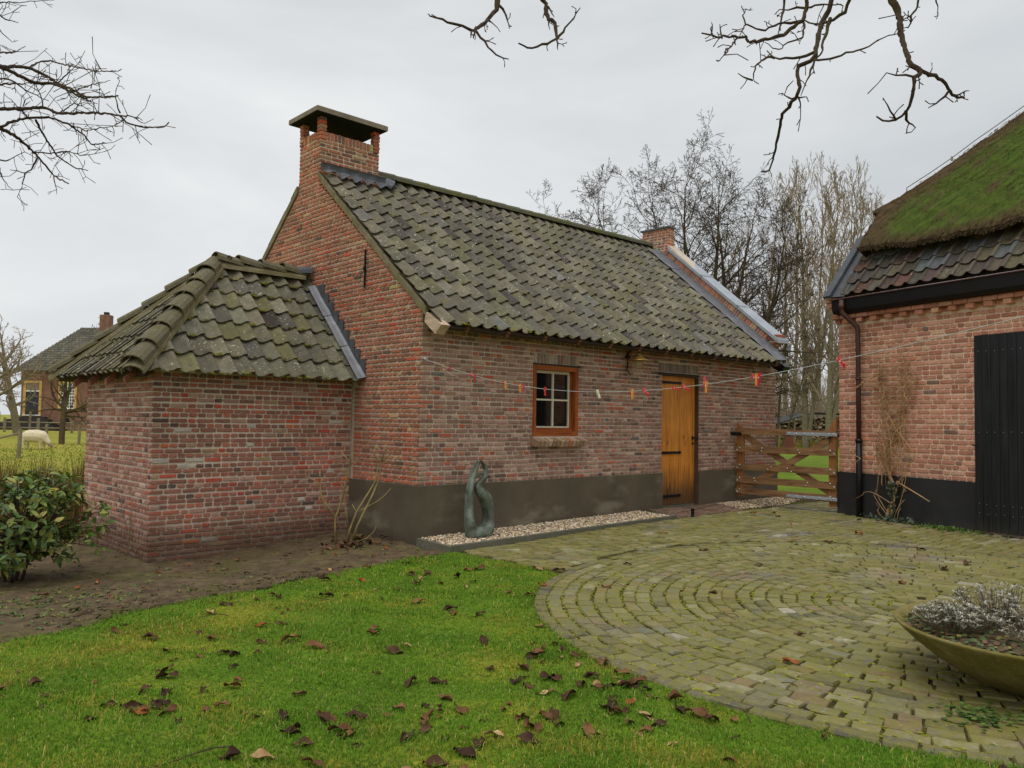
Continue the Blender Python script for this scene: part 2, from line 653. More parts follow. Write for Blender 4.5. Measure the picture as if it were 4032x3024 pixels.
def joint_mat():
    g = Nodes("mossy_joint")
    c = g.ramp(g.noise(7, 5, 0.65), [(0.34, lin(50, 43, 30)), (0.52, lin(74, 68, 34)), (0.72, lin(112, 114, 34))])
    c = vary(g, c, 60, 0.7, 1.3)
    g.bump(g.noise(70, 4), 0.8, 0.015)
    return g.done(c, 0.95, 0, 0.15)


MAT['joint'] = joint_mat()
MAT['pebble'] = attr_mat("pebble", 0.8, 0.15, 60)
MAT['leaf_obj'] = attr_mat("dead_leaf", 0.85, 0.4, 22, 0.12, 'obj')
MAT['leaf_attr'] = attr_mat("plant_leaf", 0.42, 0.25, 14, 0.5, 'attr', 0.12)
MAT['leaf_part'] = attr_mat("evergreen_leaf", 0.42, 0.25, 14, 0.5, 'obj', 0.12)
MAT['straw'] = attr_mat("dry_stem", 0.9, 0.2, 10, 0.15)


def bark_mat(name, rgb, moss, amt):
    g = Nodes(name)
    c = vary(g, lin(rgb), 9, 0.7, 1.3, 4)
    c = g.mix(g.math('MULTIPLY', g.step(g.noise(1.7, 4), 0.45, 0.65), amt), c, lin(moss))
    return g.done(c, 0.95, 0, 0.15)


MAT['bark_dark'] = bark_mat("dark_bark", (72, 58, 48), (84, 78, 46), 0.35)
MAT['bark_moss'] = bark_mat("mossy_bark", (84, 72, 56), (98, 94, 40), 0.6)
MAT['twig_mid'] = bark_mat('brown_twig', (84, 70, 58), (84, 76, 50), 0.4)
MAT['bark_grey'] = bark_mat("grey_bark", (124, 114, 92), (108, 104, 62), 0.35)
MAT['twig_far'] = bark_mat("far_twig", (146, 128, 108), (138, 128, 98), 0.3)
MAT['vine'] = bark_mat("vine_bark", (186, 152, 110), (146, 114, 78), 0.5)
MAT['shrub_bark'] = bark_mat("shrub_bark", (150, 130, 88), (120, 108, 62), 0.4)


def thatch_mat():
    g = Nodes("old_thatch")
    f = g.noise(1.0, 5, 0.65, stretch=(14, 14, 14))
    c = g.ramp(f, [(0.3, lin(58, 46, 32)), (0.5, lin(92, 74, 48)), (0.72, lin(118, 98, 64))])
    m = g.step(g.noise(0.9, 5, 0.6, vec=g.pos), 0.40, 0.56)
    zone = g.step(g.axis(2), 4.3, 4.9)
    top = g.step(g.axis(1), -2.2, -3.6)
    f2 = g.noise(9, 5, 0.65)
    mm = g.math('MULTIPLY', g.math('MULTIPLY', m, g.math('MULTIPLY', zone, top)), g.step(f2, 0.3, 0.55))
    c = g.mix(mm, c, g.ramp(f2, [(0.35, lin(54, 72, 18)), (0.6, lin(86, 122, 24)), (0.75, lin(120, 158, 34))]))
    g.bump(g.noise(24, 5, 0.7), 1.0, 0.03)
    return g.done(c, 0.97, 0, 0.1)


MAT['thatch'] = thatch_mat()
MAT['reed'] = attr_mat("thatch_reed", 0.95, 0.2, 14, 0.1)
MAT['wire'] = simple("steel_wire", (150, 148, 142), 0.5, 0.3)
MAT['line'] = simple("clothesline_cord", (178, 180, 178), 0.6, 0, 30, 0.05)
MAT['peg'] = attr_mat("clothes_peg", 0.5, 0.08, 60, 0.4, 'obj')
MAT['wool'] = simple("sheep_wool", (214, 200, 170), 0.95, 0, 9, 0.18, 0.8)
MAT['sheep_face'] = simple("sheep_face", (140, 122, 104), 0.9)
MAT['far_brick'] = simple("far_brick", (132, 98, 80), 0.9, 0, 2.5, 0.25)
MAT['far_roof'] = simple("far_roof", (86, 84, 72), 0.9, 0, 1.2, 0.25)
MAT['far_frame'] = simple("far_ochre_frame", (206, 164, 96), 0.7, 0, 3, 0.1)
MAT['far_white'] = simple("far_white_paint", (226, 224, 214), 0.6, 0, 3, 0.05)
MAT['far_step'] = simple("far_dark_step", (60, 54, 50), 0.9)
MAT['fence_wood'] = simple("weathered_fence", (132, 122, 98), 0.9, 0, 5, 0.25)
MAT['log'] = attr_mat("log_end", 0.9, 0.2, 12)
MAT['shed_roof'] = simple("shed_roof", (58, 58, 58), 0.7)
MAT['rust'] = simple("rust_brown", (112, 62, 46), 0.8)


# ------------------------------------------------------------------ batches of alike pieces
class Batch:
    """alike pieces: the ones that show largest become objects of their own, the rest one joined part"""

    def __init__(self, name, rest_name, root, mat_obj, mat_attr, limit=300, smooth_=False):
        self.name, self.rest, self.root = name, rest_name, root
        self.mo, self.ma, self.limit, self.sm = mat_obj, mat_attr, limit, smooth_
        self.items, self.shapes, self.meshes = [], [], {}

    def shape(self, verts, faces):
        self.shapes.append((np.asarray(verts, float), [tuple(f) for f in faces]))
        return len(self.shapes) - 1

    def put(self, shape, M4, tint, parent, size, normal=None):
        self.items.append((shape, np.asarray(M4, float), tint, parent, size, normal))

    def finish(self):
        score = []
        for it in self.items:
            c = it[1][:3, 3]
            u, v, z = project(c)
            s = 0.0
            if z > 0.3 and 10 < u < 4022 and 10 < v < 3014:
                s = it[4] * (FPX / z) ** 2
                if it[5] is not None:
                    d = (CAM - c) / np.linalg.norm(CAM - c)
                    s *= max(0.02, float(d @ it[5]))
            score.append(s)
        order = np.argsort(-np.array(score))
        chosen = set(order[:self.limit].tolist())
        chosen = {i for i in chosen if score[i] > 0}
        mb = MB()
        nrest = 0
        for i, (sh, M4, tint, parent, size, nr) in enumerate(self.items):
            if i in chosen:
                if sh not in self.meshes:
                    me = bpy.data.meshes.new(self.name)
                    me.from_pydata([tuple(v) for v in self.shapes[sh][0]], [], self.shapes[sh][1])
                    me.materials.append(self.mo)
                    if self.sm:
                        me.polygons.foreach_set('use_smooth', np.full(len(me.polygons), True))
                    self.meshes[sh] = me
                o = bpy.data.objects.new(self.name, self.meshes[sh])
                COL.objects.link(o)
                o.matrix_basis = Matrix([list(map(float, r)) for r in M4])
                o.color = tint
                set_parent(o, parent)
            else:
                V, F = self.shapes[sh]
                mb.add(V @ M4[:3, :3].T + M4[:3, 3], F, tint)
                nrest += 1
        if nrest:
            r = mb.build(self.rest, self.ma, self.root, self.sm)
            r['kind'] = 'stuff'


def frame4(o, ux, uy, uz, sx=1, sy=1, sz=1):
    m = np.eye(4)
    m[:3, 0] = np.asarray(ux) * sx
    m[:3, 1] = np.asarray(uy) * sy
    m[:3, 2] = np.asarray(uz) * sz
    m[:3, 3] = o
    return m


def pick(pal, sat=1.0):
    w = [p[0] for p in pal]
    c = random.choices(pal, w)[0][1]
    k = random.uniform(0.82, 1.10)
    l = lin(c)
    if sat != 1.0:
        m = .35 * l[0] + .5 * l[1] + .15 * l[2]
        l = [m + (q - m) * sat for q in l]
    return (l[0] * k, l[1] * k * random.uniform(.96, 1.04), l[2] * k * random.uniform(.95, 1.05), 1.0)


def brick_shape(l, h, t, rnd):
    """a rough slab: x along the wall, y up, z out of the wall; centred on its face"""
    j = lambda a: rnd.uniform(-a, a)
    a, b = l / 2, h / 2
    c = 0.010
    out = [(-a + c, -b), (a - c, -b), (a, -b + c), (a, b - c), (a - c, b), (-a + c, b), (-a, b - c), (-a, -b + c)]
    out = [(x + j(.0035), y + j(.0028)) for x, y in out]
    V = [(x, y, -t) for x, y in out] + [(x, y, -0.004 + j(.0012)) for x, y in out]
    V += [(x * (1 - .010 / a), y * (1 - .006 / b), j(.0016)) for x, y in out]
    F = []
    for i in range(8):
        k = (i + 1) % 8
        F.append((i, k, 8 + k, 8 + i))
        F.append((8 + i, 8 + k, 16 + k, 16 + i))
    F.append(tuple(range(16, 24)))
    return V, F


class BrickSet:
    def __init__(self, batch, course, stretcher, header, t, j=0.015):
        self.j = j
        rnd = random.Random(3)
        self.b, self.c, self.L, self.H, self.t = batch, course, stretcher, header, t
        h = course - self.j
        self.st = [batch.shape(*brick_shape(stretcher - .011, h, t, rnd)) for _ in range(5)]
        self.hd = [batch.shape(*brick_shape(header - .011, h, t, rnd)) for _ in range(5)]

    def lay(self, org, ux, nrm, z0, z1, intervals, pal, parent, phase=0, wob=0.003):
        """courses from z0 to z1; intervals(z) gives the (u0,u1) stretches of wall at that height"""
        org, ux, nrm = np.array(org, float), np.array(ux, float), np.array(nrm, float)
        up = np.array([0, 0, 1.0])
        n = int(round((z1 - z0) / self.c))
        for r in range(n):
            zc = z0 + (r + 0.5) * self.c
            head = (r + phase) % 2 == 0
            for (a, b) in intervals(zc):
                if b - a < 0.03:
                    continue
                x = a
                first = True
                while x < b - 0.02:
                    L = self.H if head else self.L
                    if first and not head:
                        L = self.L * (0.75 if (r // 2 + phase) % 2 else 1.0)
                    elif not head and random.random() < 0.10:
                        L = self.H
                    elif head and random.random() < 0.04:
                        L = self.L
                    L *= random.uniform(0.95, 1.05)
                    first = False
                    e = min(x + L, b)
                    if b - e < 0.035:
                        e = b
                    ln = e - x
                    isst = ln > 0.15
                    base = (self.L if isst else self.H)
                    s = random.choice(self.st if isst else self.hd)
                    c = org + ux * (x + ln / 2) + up * (zc + wob * math.sin(x * 1.7 + r * 2.1) + random.uniform(-.0015, .0015))
                    c = c + nrm * random.uniform(-0.002, 0.002)
                    a_ = random.uniform(-.007, .007)
                    ux2 = ux * math.cos(a_) + up * math.sin(a_)
                    up2 = up * math.cos(a_) - ux * math.sin(a_)
                    self.b.put(s, frame4(c, ux2, up2, nrm, (ln - .016) / (base - .011), random.uniform(.95, 1.03)), pick(pal, .95), parent, ln * self.c, nrm)
                    x = e

    def soldier(self, org, ux, uz, nrm, length, height, pitch, pal, parent, jit=.003):
        """standing bricks side by side"""
        org, ux, uz, nrm = [np.array(q, float) for q in (org, ux, uz, nrm)]
        n = max(1, int(round(length / pitch)))
        p = length / n
        for i in range(n):
            c = org + ux * ((i + .5) * p) + uz * (height / 2 + random.uniform(-jit, jit)) + nrm * random.uniform(-.002, .002)
            s = random.choice(self.st)
            self.b.put(s, frame4(c, uz, -ux, nrm, (height - .008) / (self.L - .011), (p - .010) / (self.c - .011)), pick(pal, .95), parent, p * height, nrm)


def tile_shape(w, L, flip=False, seed=0):
    """pantile: x across, y up the slope, z out; lower edge at y=0"""
    rnd = random.Random(seed)
    prof = [(-0.02, .016), (.06, -.004), (.17, -.024), (.32, -.036), (.48, -.036), (.62, -.024), (.74, -.002), (.85, .018), (.95, .026), (1.03, .022), (1.08, .010)]
    xs = np.array([p[0] for p in prof]) * w
    zs = np.array([p[1] for p in prof])
    if flip:
        xs = w - xs[::-1]
        zs = zs[::-1]
    n = len(xs)
    V = []
    for yy, lift in ((0.0, 0.038), (L * .5, 0.019), (L, 0.0)):
        for x, z in zip(xs, zs):
            V.append((x + rnd.uniform(-.001, .001), yy + (rnd.uniform(-.004, .004) if yy == 0 else 0), z + lift + rnd.uniform(-.0012, .0012)))
    for x, z in zip(xs, zs):
        V.append((x, 0.003, z + 0.038 - 0.016))
    F = []
    for r in range(2):
        for i in range(n - 1):
            F.append((r * n + i, r * n + i + 1, (r + 1) * n + i + 1, (r + 1) * n + i))
    for i in range(n - 1):
        F.append((3 * n + i, 3 * n + i + 1, i + 1, i))
    return V, F


def half_tile(mb, p0, p1, upv, r, thick=0.0, n=7, r2=None, tint=None):
    """a half round ridge tile from p0 to p1"""
    p0, p1, upv = [np.array(q, float) for q in (p0, p1, upv)]
    d = p1 - p0
    d /= np.linalg.norm(d)
    sx = np.cross(d, upv)
    sx /= np.linalg.norm(sx)
    uz = np.cross(sx, d)
    th = np.linspace(-0.15, PI + 0.15, n)
    V = []
    for p, rr in ((p0, r), (p1, r2 or r), (p0, r - 0.018)):
        for t in th:
            V.append(p + sx * math.cos(t) * rr + uz * math.sin(t) * rr * 0.75)
    F = [(i, i + 1, n + i + 1, n + i) for i in range(n - 1)] + [(2 * n + i, 2 * n + i + 1, i + 1, i) for i in range(n - 1)]
    mb.add(V, F, tint)


# ------------------------------------------------------------------ ground sheets
CC, CR = (1.34, -5.50), 3.36           # the round paved yard


def sheet(xs, ys, zf, inside=None):
    mb = MB()
    X, Y = np.meshgrid(xs, ys)
    Z = zf(X, Y)
    ny, nx = X.shape
    V = np.stack([X, Y, Z], -1).reshape(-1, 3)
    i = np.arange(ny - 1)[:, None] * nx
    j = np.arange(nx - 1)[None, :]
    f = np.stack([i + j, i + j + 1, i + nx + j + 1, i + nx + j], -1).reshape(-1, 4)
    if inside is not None:
        c = V[f].mean(1)
        f = f[inside(c[:, 0], c[:, 1])]
        used = np.unique(f)
        mp_ = np.full(len(V), -1)
        mp_[used] = np.arange(len(used))
        V, f = V[used], mp_[f]
    mb.add(V, f)
    return mb


def wob(x, y, s=1.0, seed=0):
    return (np.sin(x * 2.3 * s + seed) * np.cos(y * 1.9 * s + seed * 2) + np.sin(x * 5.1 * s + y * 3.7 * s + seed) * .5 + np.sin(y * 7.3 * s - x * 4.1 * s) * .3) / 1.8


gx = np.concatenate([-np.geomspace(600, 12, 26), np.linspace(-11, 14, 51), np.geomspace(15, 600, 40)])
gy = np.concatenate([-np.geomspace(600, 14, 22), np.linspace(-13, 12, 51), np.geomspace(13, 600, 40)])
fo = sheet(gx, gy, lambda x, y: gz(x, y) - .10).build('field', MAT['field'])
fo['kind'] = 'structure'


def lawn_edge(x):      # border between lawn and soil bed, y as a function of x
    return np.where(x > -0.6, -0.68 + 0.0 * x, -0.68 + 0.245 * (x + 0.6)) + 0.05 * np.sin(x * 3.1) + 0.03 * np.sin(x * 7.7)


def in_paving(x, y):
    r = np.hypot(x - CC[0], y - CC[1])
    return (r < CR) | ((x > 0.03) & (y < -0.62) & (y > -7.5)) & ~((x < 1.7) & (y < -3.0)) | ((x > 4.4) & (y < 0.02) & (y > -3))


def in_lawn(x, y):
    return (~in_paving(x, y)) & (y < lawn_edge(x)) & (x < 1.0)


def soil_z(x, y):
    b = 0.022 * wob(x, y, 1.6) + 0.014 * wob(x, y, 4.3, 2) + 0.01 * wob(x, y, 9.0, 5)
    near = smooth((lawn_edge(x) + .05 - y) / 0.25)
    return gz(x, y) + b * (1 - near) - 0.05 * near


sb = sheet(np.arange(-8.0, 0.6, 0.055), np.arange(-3.6, 5.2, 0.055), soil_z,
           lambda x, y: (y > lawn_edge(x) - .3) & ~((x > 0.02) & (y > -.66)))
so = sb.build('soil_bed', MAT['soil'], None, True)
so['kind'] = 'structure'
lo_ = sheet(np.arange(-9.0, 1.0, 0.05), np.arange(-11.0, -0.4, 0.05), lambda x, y: gz(x, y) + 0.012 * wob(x, y, .8, 1) + .005, in_lawn).build('lawn', MAT['lawn'], None, True)
lo_['kind'] = 'structure'
pv = sheet(np.arange(-2.2, 10.2, 0.05), np.arange(-9.4, 0.2, 0.05), lambda x, y: gz(x, y) + .002 + 0.005 * wob(x, y, 2.0) + .003 * wob(x, y, 7.0, 3),
           lambda x, y: in_paving(x, y)).build('paving', MAT['joint'], None, True)
pv['kind'] = 'structure'
bl_ = sheet(np.concatenate([np.linspace(9.2, 20, 20), np.linspace(22, 62, 20)]), np.linspace(-22, 40, 50), lambda x, y: gz(x, y) - .03).build('back_lawn', MAT['back_lawn'])
bl_['kind'] = 'structure'

# setts: rings in the round yard, straight courses between it and the buildings
SETT_PAL = [(5, (124, 118, 93)), (4, (138, 128, 100)), (3, (112, 105, 80)), (1.2, (118, 116, 108)), (2, (130, 114, 90)), (1.2, (150, 142, 116)), (1, (92, 88, 72)), (.4, (172, 164, 150)), (.5, (134, 110, 90))]
setts = Batch('sett', 'setts', pv, MAT['sett_obj'], MAT['sett_attr'])


def sett_shape(seed):
    r = random.Random(seed)
    l, w = .5, .5
    o = [(-l + .045, -w), (0, -w), (l - .045, -w), (l, -w + .06), (l, w - .06), (l - .045, w), (0, w), (-l + .045, w), (-l, w - .06), (-l, -w + .06)]
    o = [(x + r.uniform(-.035, .035), y + r.uniform(-.045, .045)) for x, y in o]
    n = len(o)
    V = [(x, y, -.05) for x, y in o] + [(x, y, -.010 + r.uniform(-.004, .002)) for x, y in o] + [(x * .945, y * .85, .003 + r.uniform(-.003, .003)) for x, y in o] + [(0, 0, .008)]
    F = []
    for i in range(n):
        k = (i + 1) % n
        F += [(i, k, n + k, n + i), (n + i, n + k, 2 * n + k, 2 * n + i), (2 * n + i, 2 * n + k, 3 * n)]
    return V, F


SS = [setts.shape(*sett_shape(s)) for s in range(7)]


def put_sett(x, y, ux, l, w, dark=False):
    uy = np.array([-ux[1], ux[0]])
    z = float(gz(x, y)) + .012 + random.uniform(-.006, .006)
    tl, tw = random.uniform(-.035, .035), random.uniform(-.03, .03)
    a, b = np.array([ux[0], ux[1], tl]), np.array([uy[0], uy[1], tw])
    c = np.cross(a, b)
    t = pick([(1, (92, 86, 84)), (1, (104, 96, 90))]) if dark else pick(SETT_PAL)
    setts.put(random.choice(SS), frame4((x, y, z), a, b, c, l, w, 1), t, pv, l * w)


BCOR = np.array([7.378, -1.910])                 # corner of the barn
BT = 0.2821
BD = np.array([-math.sin(BT), -math.cos(BT)])    # along the barn front
BN = np.array([-math.cos(BT), math.sin(BT)])     # out of the barn front


def before_barn(x, y):
    return (x - BCOR[0]) * BN[0] + (y - BCOR[1]) * BN[1] > 0.03


JOINTS = []
r = CR - 0.065
ringi = 0
while r > 0.12:
    w = 0.128 * random.uniform(.90, 1.10)
    a = random.uniform(0, 1)
    a0 = a
    while a < a0 + 2 * PI - 0.5 * .2 / r:
        l = random.uniform(.13, .235) if ringi else random.uniform(.17, .26)
        am = a + l / 2 / r
        x, y = CC[0] + r * math.cos(am), CC[1] + r * math.sin(am)
        put_sett(x + random.uniform(-.008, .008), y + random.uniform(-.008, .008), (-math.sin(am + random.uniform(-.05, .05)), math.cos(am + random.uniform(-.03, .03))), l - random.uniform(.003, .014), w - random.uniform(.005, .016), ringi == 0)
        a += l / r
    JOINTS.append(r - w / 2)
    r -= w
    ringi += 1
y = -0.80
row = 0
while y > -7.2:
    w = 0.132 * random.uniform(.90, 1.10)
    x = 0.05 + random.uniform(0, .15)
    while x < 9.6:
        l = random.uniform(.14, .25)
        xm = x + l / 2
        rr = math.hypot(xm - CC[0], y - CC[1])
        if rr > CR + .05 and (before_barn(xm, y) or (y > -1.8 and xm > 7.3)) and not (xm < 1.7 and y < -3.0):
            put_sett(xm, y + random.uniform(-.006, .006), (1, random.uniform(-.05, .05)), l - random.uniform(.003, .014), w - random.uniform(.005, .016))
        x += l
    y -= w
    row += 1
setts.finish()
mb = MB()
mb.tints = True
_m6 = np.array([(1, 0, 0), (.5, .87, 0), (-.5, .87, 0), (-1, 0, 0), (-.5, -.87, 0), (.5, -.87, 0), (0, 0, .7)])
_f6 = np.array([(i, (i + 1) % 6, 6) for i in range(6)])
for _ in range(26000):
    rr_ = random.choice(JOINTS)
    if random.random() > rr_ / CR: continue
    a_ = random.uniform(0, 2 * PI)
    x, y = CC[0] + rr_ * math.cos(a_), CC[1] + rr_ * math.sin(a_)
    k = float(wob(np.array(x), np.array(y), .75, 2)) + .75 * math.cos(a_ - 2.8)
    if k < random.uniform(-.1, .8): continue
    x, y = x + random.gauss(0, .010), y + random.gauss(0, .010)
    s_ = random.uniform(.006, .017)
    V = _m6 * [s_ * random.uniform(1, 1.9), s_ * random.uniform(.6, 1), s_ * .6]
    V = np.stack([V[:, 0] * -math.sin(a_) - V[:, 1] * math.cos(a_), V[:, 0] * math.cos(a_) - V[:, 1] * math.sin(a_), V[:, 2]], 1)
    mb.add(V + [x, y, float(gz(x, y)) + random.uniform(.002, .012)], _f6, lin(random.choice([(128, 132, 36), (112, 116, 36), (146, 148, 44), (98, 100, 38)])))
mo = mb.build('joint_moss', MAT['reed'], pv)
mo['kind'] = 'stuff'

# ------------------------------------------------------------------ the brick outbuilding
W_, L_ = 5.90, 8.75
HOUSE = empty('brick_outbuilding', (4.4, 2.95, 0), "red brick outbuilding with mossy pantile roof and golden plank door", "outbuilding")
PAL_LONG = [(6, (166, 126, 110)), (6, (154, 116, 102)), (4, (178, 140, 122)), (3, (140, 106, 93)), (1.3, (186, 112, 88)), (.8, (182, 96, 72)), (1.6, (188, 156, 138)), (.6, (112, 92, 84)), (.25, (120, 112, 108)), (.1, (196, 118, 70))]
PAL_GABLE = [(6, (178, 116, 88)), (6, (164, 106, 82)), (4, (188, 112, 84)), (1.4, (194, 94, 66)), (2.5, (174, 128, 98)), (2, (146, 102, 84)), (.7, (116, 88, 76)), (.6, (194, 156, 114)), (.15, (180, 166, 104))]
PAL_ANNEX = [(6, (166, 112, 92)), (6, (154, 104, 86)), (3.5, (178, 106, 84)), (1.3, (188, 88, 66)), (2, (178, 140, 120)), (2, (136, 98, 84)), (.8, (104, 84, 78)), (.22, (196, 186, 172)), (.15, (200, 108, 62)), (.5, (176, 144, 106))]
PAL_ALEFT = [(6, (182, 132, 114)), (6, (170, 120, 102)), (3, (192, 144, 126)), (1.1, (186, 106, 84)), (1.6, (200, 166, 146)), (2, (154, 112, 97)), (.4, (114, 92, 86))]
hb = Batch('brick', 'bricks', HOUSE, MAT['brick_obj'], MAT['brick_attr'])
HB = BrickSet(hb, 0.0605, 0.213, 0.106, 0.020, 0.0160)


def cells(mb, org, ux, nrm, us, zs, holes, depth=0.25, off=0.0135):
    org, ux, nrm = [np.array(q, float) for q in (org, ux, nrm)]
    for a, b in zip(us[:-1], us[1:]):
        for c, d in zip(zs[:-1], zs[1:]):
            m, n = (a + b) / 2, (c + d) / 2
            if any(h[0] < m < h[1] and h[2] < n < h[3] for h in holes):
                continue
            P = lambda u, z, o: org + ux * u + np.array([0, 0, z]) - nrm * o
            mb.hexa([P(a, c, off + depth), P(b, c, off + depth), P(b, c, off), P(a, c, off), P(a, d, off + depth), P(b, d, off + depth), P(b, d, off), P(a, d, off)])


WIN = (1.983, 2.919, 1.356, 2.374)
DOOR = (5.010, 6.060, 0.0, 2.420)
mb = MB()
cells(mb, (0.02, 0, 0), (1, 0, 0), (0, -1, 0), [0.0, WIN[0] - .02, WIN[1] - .02, DOOR[0] - .02, DOOR[1] - .02, L_ - .03], [-.2, .70, WIN[2], WIN[3], DOOR[3], 2.98],
      [(WIN[0] - .02, WIN[1] - .02, WIN[2], WIN[3]), (DOOR[0] - .02, DOOR[1] - .02, -.3, DOOR[3])])
LONGW = mb.build('wall', MAT['mortar'], HOUSE)


def sub(iv, h0, h1):
    out = []
    for a, b in iv:
        if h1 <= a or h0 >= b:
            out.append((a, b))
        else:
            if h0 > a: out.append((a, h0))
            if h1 < b: out.append((h1, b))
    return out


def long_iv(z):
    iv = [(0.0, L_)]
    if z < 2.42: iv = sub(iv, DOOR[0], DOOR[1])
    if 2.36 < z < 2.43: iv = sub(iv, 4.90, 6.07)
    if 2.42 <= z < 2.58: iv = sub(iv, 4.905, 6.06)
    if WIN[2] - .10 < z < 2.40: iv = sub(iv, WIN[0], WIN[1])
    if 2.40 <= z < 2.55: iv = sub(iv, 1.987, 2.95)
    return iv


HB.lay((0, 0, 0), (1, 0, 0), (0, -1, 0), 0.7324, 2.93, long_iv, PAL_LONG, LONGW)
SOLD = [(3, (150, 130, 118)), (2, (136, 116, 104)), (1.5, (172, 150, 134)), (.5, (150, 104, 90))]
HB.soldier((1.987, 0, 2.405), (1, 0, 0), (0, 0, 1), (0, -1, 0), .963, .145, .067, SOLD, LONGW)
HB.soldier((4.905, 0, 2.428), (1, 0, 0), (0, 0, 1), (0, -1, 0), 1.155, .155, .062, SOLD, LONGW)

# gable with the big chimney
CH = (2.689, 3.338, 0.0, 1.068)     # chimney: y0 y1 x0 x1
CT = 5.942
mb = MB()
mb.prism([(0.0135, .05, -.2), (0.0135, W_, -.2), (0.0135, W_, 2.93), (0.0135, 3.40, 5.06), (0.0135, 2.63, 5.06), (0.0135, .05, 2.96)], (.25, 0, 0))
GABLE = mb.build('wall', MAT['mortar'], HOUSE)


def gable_iv(z):
    y0 = max(0.012, (z - 2.945) / .832)
    iv = [(y0, W_ - y0)] if y0 < CH[0] else [(CH[0], CH[1])]
    if y0 < CH[0] and z > 4.6:
        iv = [(min(y0, CH[0]), max(W_ - y0, CH[1]))]
    if z < 2.0:
        iv = sub(iv, 1.55, 4.30)
    elif z < 3.6:
        k = (z - 2.10) / .975
        iv = sub(iv, 1.42 + k + .12, 4.44 - k - .12)
    return [(W_ - b, W_ - a) for a, b in iv][::-1]


HB.lay((0, W_, 0), (0, -1, 0), (-1, 0, 0), 0.7324, 5.815, gable_iv, PAL_GABLE, GABLE, 1)

# plinth
mb = MB()
mb.box((-.02, -.02, -.25), (DOOR[0] - .004, .05, .7324))
mb.box((DOOR[1] + .004, -.02, -.25), (L_ + .02, .05, .7324))
mb.box((-.02, .05, -.25), (.05, 1.585, .7324))
mb.build('plinth', MAT['plinth'], HOUSE)

# far gable that stands above the roof
TS = .835                                        # slope of the tiles
TZ = lambda y: 2.755 + TS * (y + .37)            # tile plane
mb = MB()
mb.prism([(8.42, .05, -.2), (8.42, W_ - .05, -.2), (8.42, W_ - .05, 3.30), (8.42, 3.30, 5.66), (8.42, 2.60, 5.66), (8.42, .05, TZ(.05) + .26)], (.32, 0, 0))
FARG = mb.build('wall', MAT['mortar'], HOUSE)
sl = np.array([0, 1, TS]) / math.hypot(1, TS)
sn = np.array([0, -TS, 1]) / math.hypot(1, TS)
HB.soldier((8.410, .02, TZ(.02) + .09), -sl * -1, sn, (-1, 0, 0), 3.30, .165, .066, PAL_GABLE, FARG)
mb = MB()
mb.box((8.425, 2.415, 5.2), (8.64, 3.12, 5.875))
PBL = mb.build('chimney', MAT['mortar'], HOUSE)
HB.lay((8.415, 2.405, 0), (1, 0, 0), (0, -1, 0), 5.39, 5.875, lambda z: [(0, .235)], PAL_GABLE, PBL)
HB.lay((8.415, 3.13, 0), (0, -1, 0), (-1, 0, 0), 5.33, 5.875, lambda z: [(0, .713)], PAL_GABLE, PBL, 1)
MB().box((8.385, 2.375, 5.877), (8.68, 3.16, 5.912)).build('chimney_cap', MAT['lead_dark'], PBL)
# kneeler: stepped bricks at the foot of the far gable
for i, (y0, z0) in enumerate(((-.06, 3.07), (-.12, 3.14), (-.18, 3.21), (-.22, 3.28))):
    for k in range(2):
        s = random.choice(HB.st)
        hb.put(s, frame4((8.51 + k * .16, y0, z0 + .03), (1, 0, 0), (0, 0, 1), (0, -1, 0), .155 / .2, 1.05), pick(PAL_GABLE), FARG, .01, np.array([0, -1.0, 0]))
    hb.put(HB.st[0], frame4((8.43, y0 + .12, z0 + .03), (0, -1, 0), (0, 0, 1), (-1, 0, 0), 1.15, 1.05), pick(PAL_GABLE), FARG, .01, np.array([-1.0, 0, 0]))
mb = MB()
mb.box((8.445, -.045, 2.9), (8.74, .05, 3.34))
mb.box((8.445, -.165, 3.18), (8.74, -.045, 3.34))
mb.build('kneeler', MAT['mortar'], FARG)
# zinc capping of the far gable
mb = MB()
p0, p1 = np.array([0, -.24, TZ(-.24) + .365]), np.array([0, 2.40, TZ(2.40) + .365])
for a, b in ((0, .34), (.345, .67), (.675, 1)):
    q0, q1 = p0 + (p1 - p0) * a, p0 + (p1 - p0) * b
    mb.hexa([(8.385, q0[1], q0[2] - .07), (8.80, q0[1], q0[2] - .05), (8.80, q1[1], q1[2] - .05), (8.385, q1[1], q1[2] - .07),
             (8.385, q0[1], q0[2]), (8.80, q0[1], q0[2] + .02), (8.80, q1[1], q1[2] + .02), (8.385, q1[1], q1[2])])
    mb.hexa([(8.38, q1[1] - .03, q1[2] - .028), (8.805, q1[1] - .03, q1[2] - .008), (8.805, q1[1], q1[2] + .0), (8.38, q1[1], q1[2] - .02),
             (8.38, q1[1] - .03, q1[2] + .0), (8.805, q1[1] - .03, q1[2] + .02), (8.805, q1[1], q1[2] + .045), (8.38, q1[1], q1[2] + .025)])
mb.build('gable_capping', MAT['zinc'], FARG)
# lead along the far gable, dressed over the tiles
mb = MB()
cuts = np.linspace(-.36, 2.75, 6)
for a, b in zip(cuts[:-1], cuts[1:]):
    ys = np.linspace(a, b, 9)
    V, F = [], []
    for i, yy in enumerate(ys):
        e = random.uniform(-.03, .02)
        for (x, o) in ((8.10 + e, .05), (8.20, .062), (8.33, .066), (8.404, .078), (8.408, .105)):
            V.append(np.array([x, yy, TZ(yy)]) + sn * (o + (.008 if b == cuts[-1] else 0)))
    for i in range(8):
        for k in range(4):
            F.append((i * 5 + k, i * 5 + k + 1, (i + 1) * 5 + k + 1, (i + 1) * 5 + k))
    mb.add(V, F)
mb.build('lead_flashing', MAT['lead_mauve'], FARG)

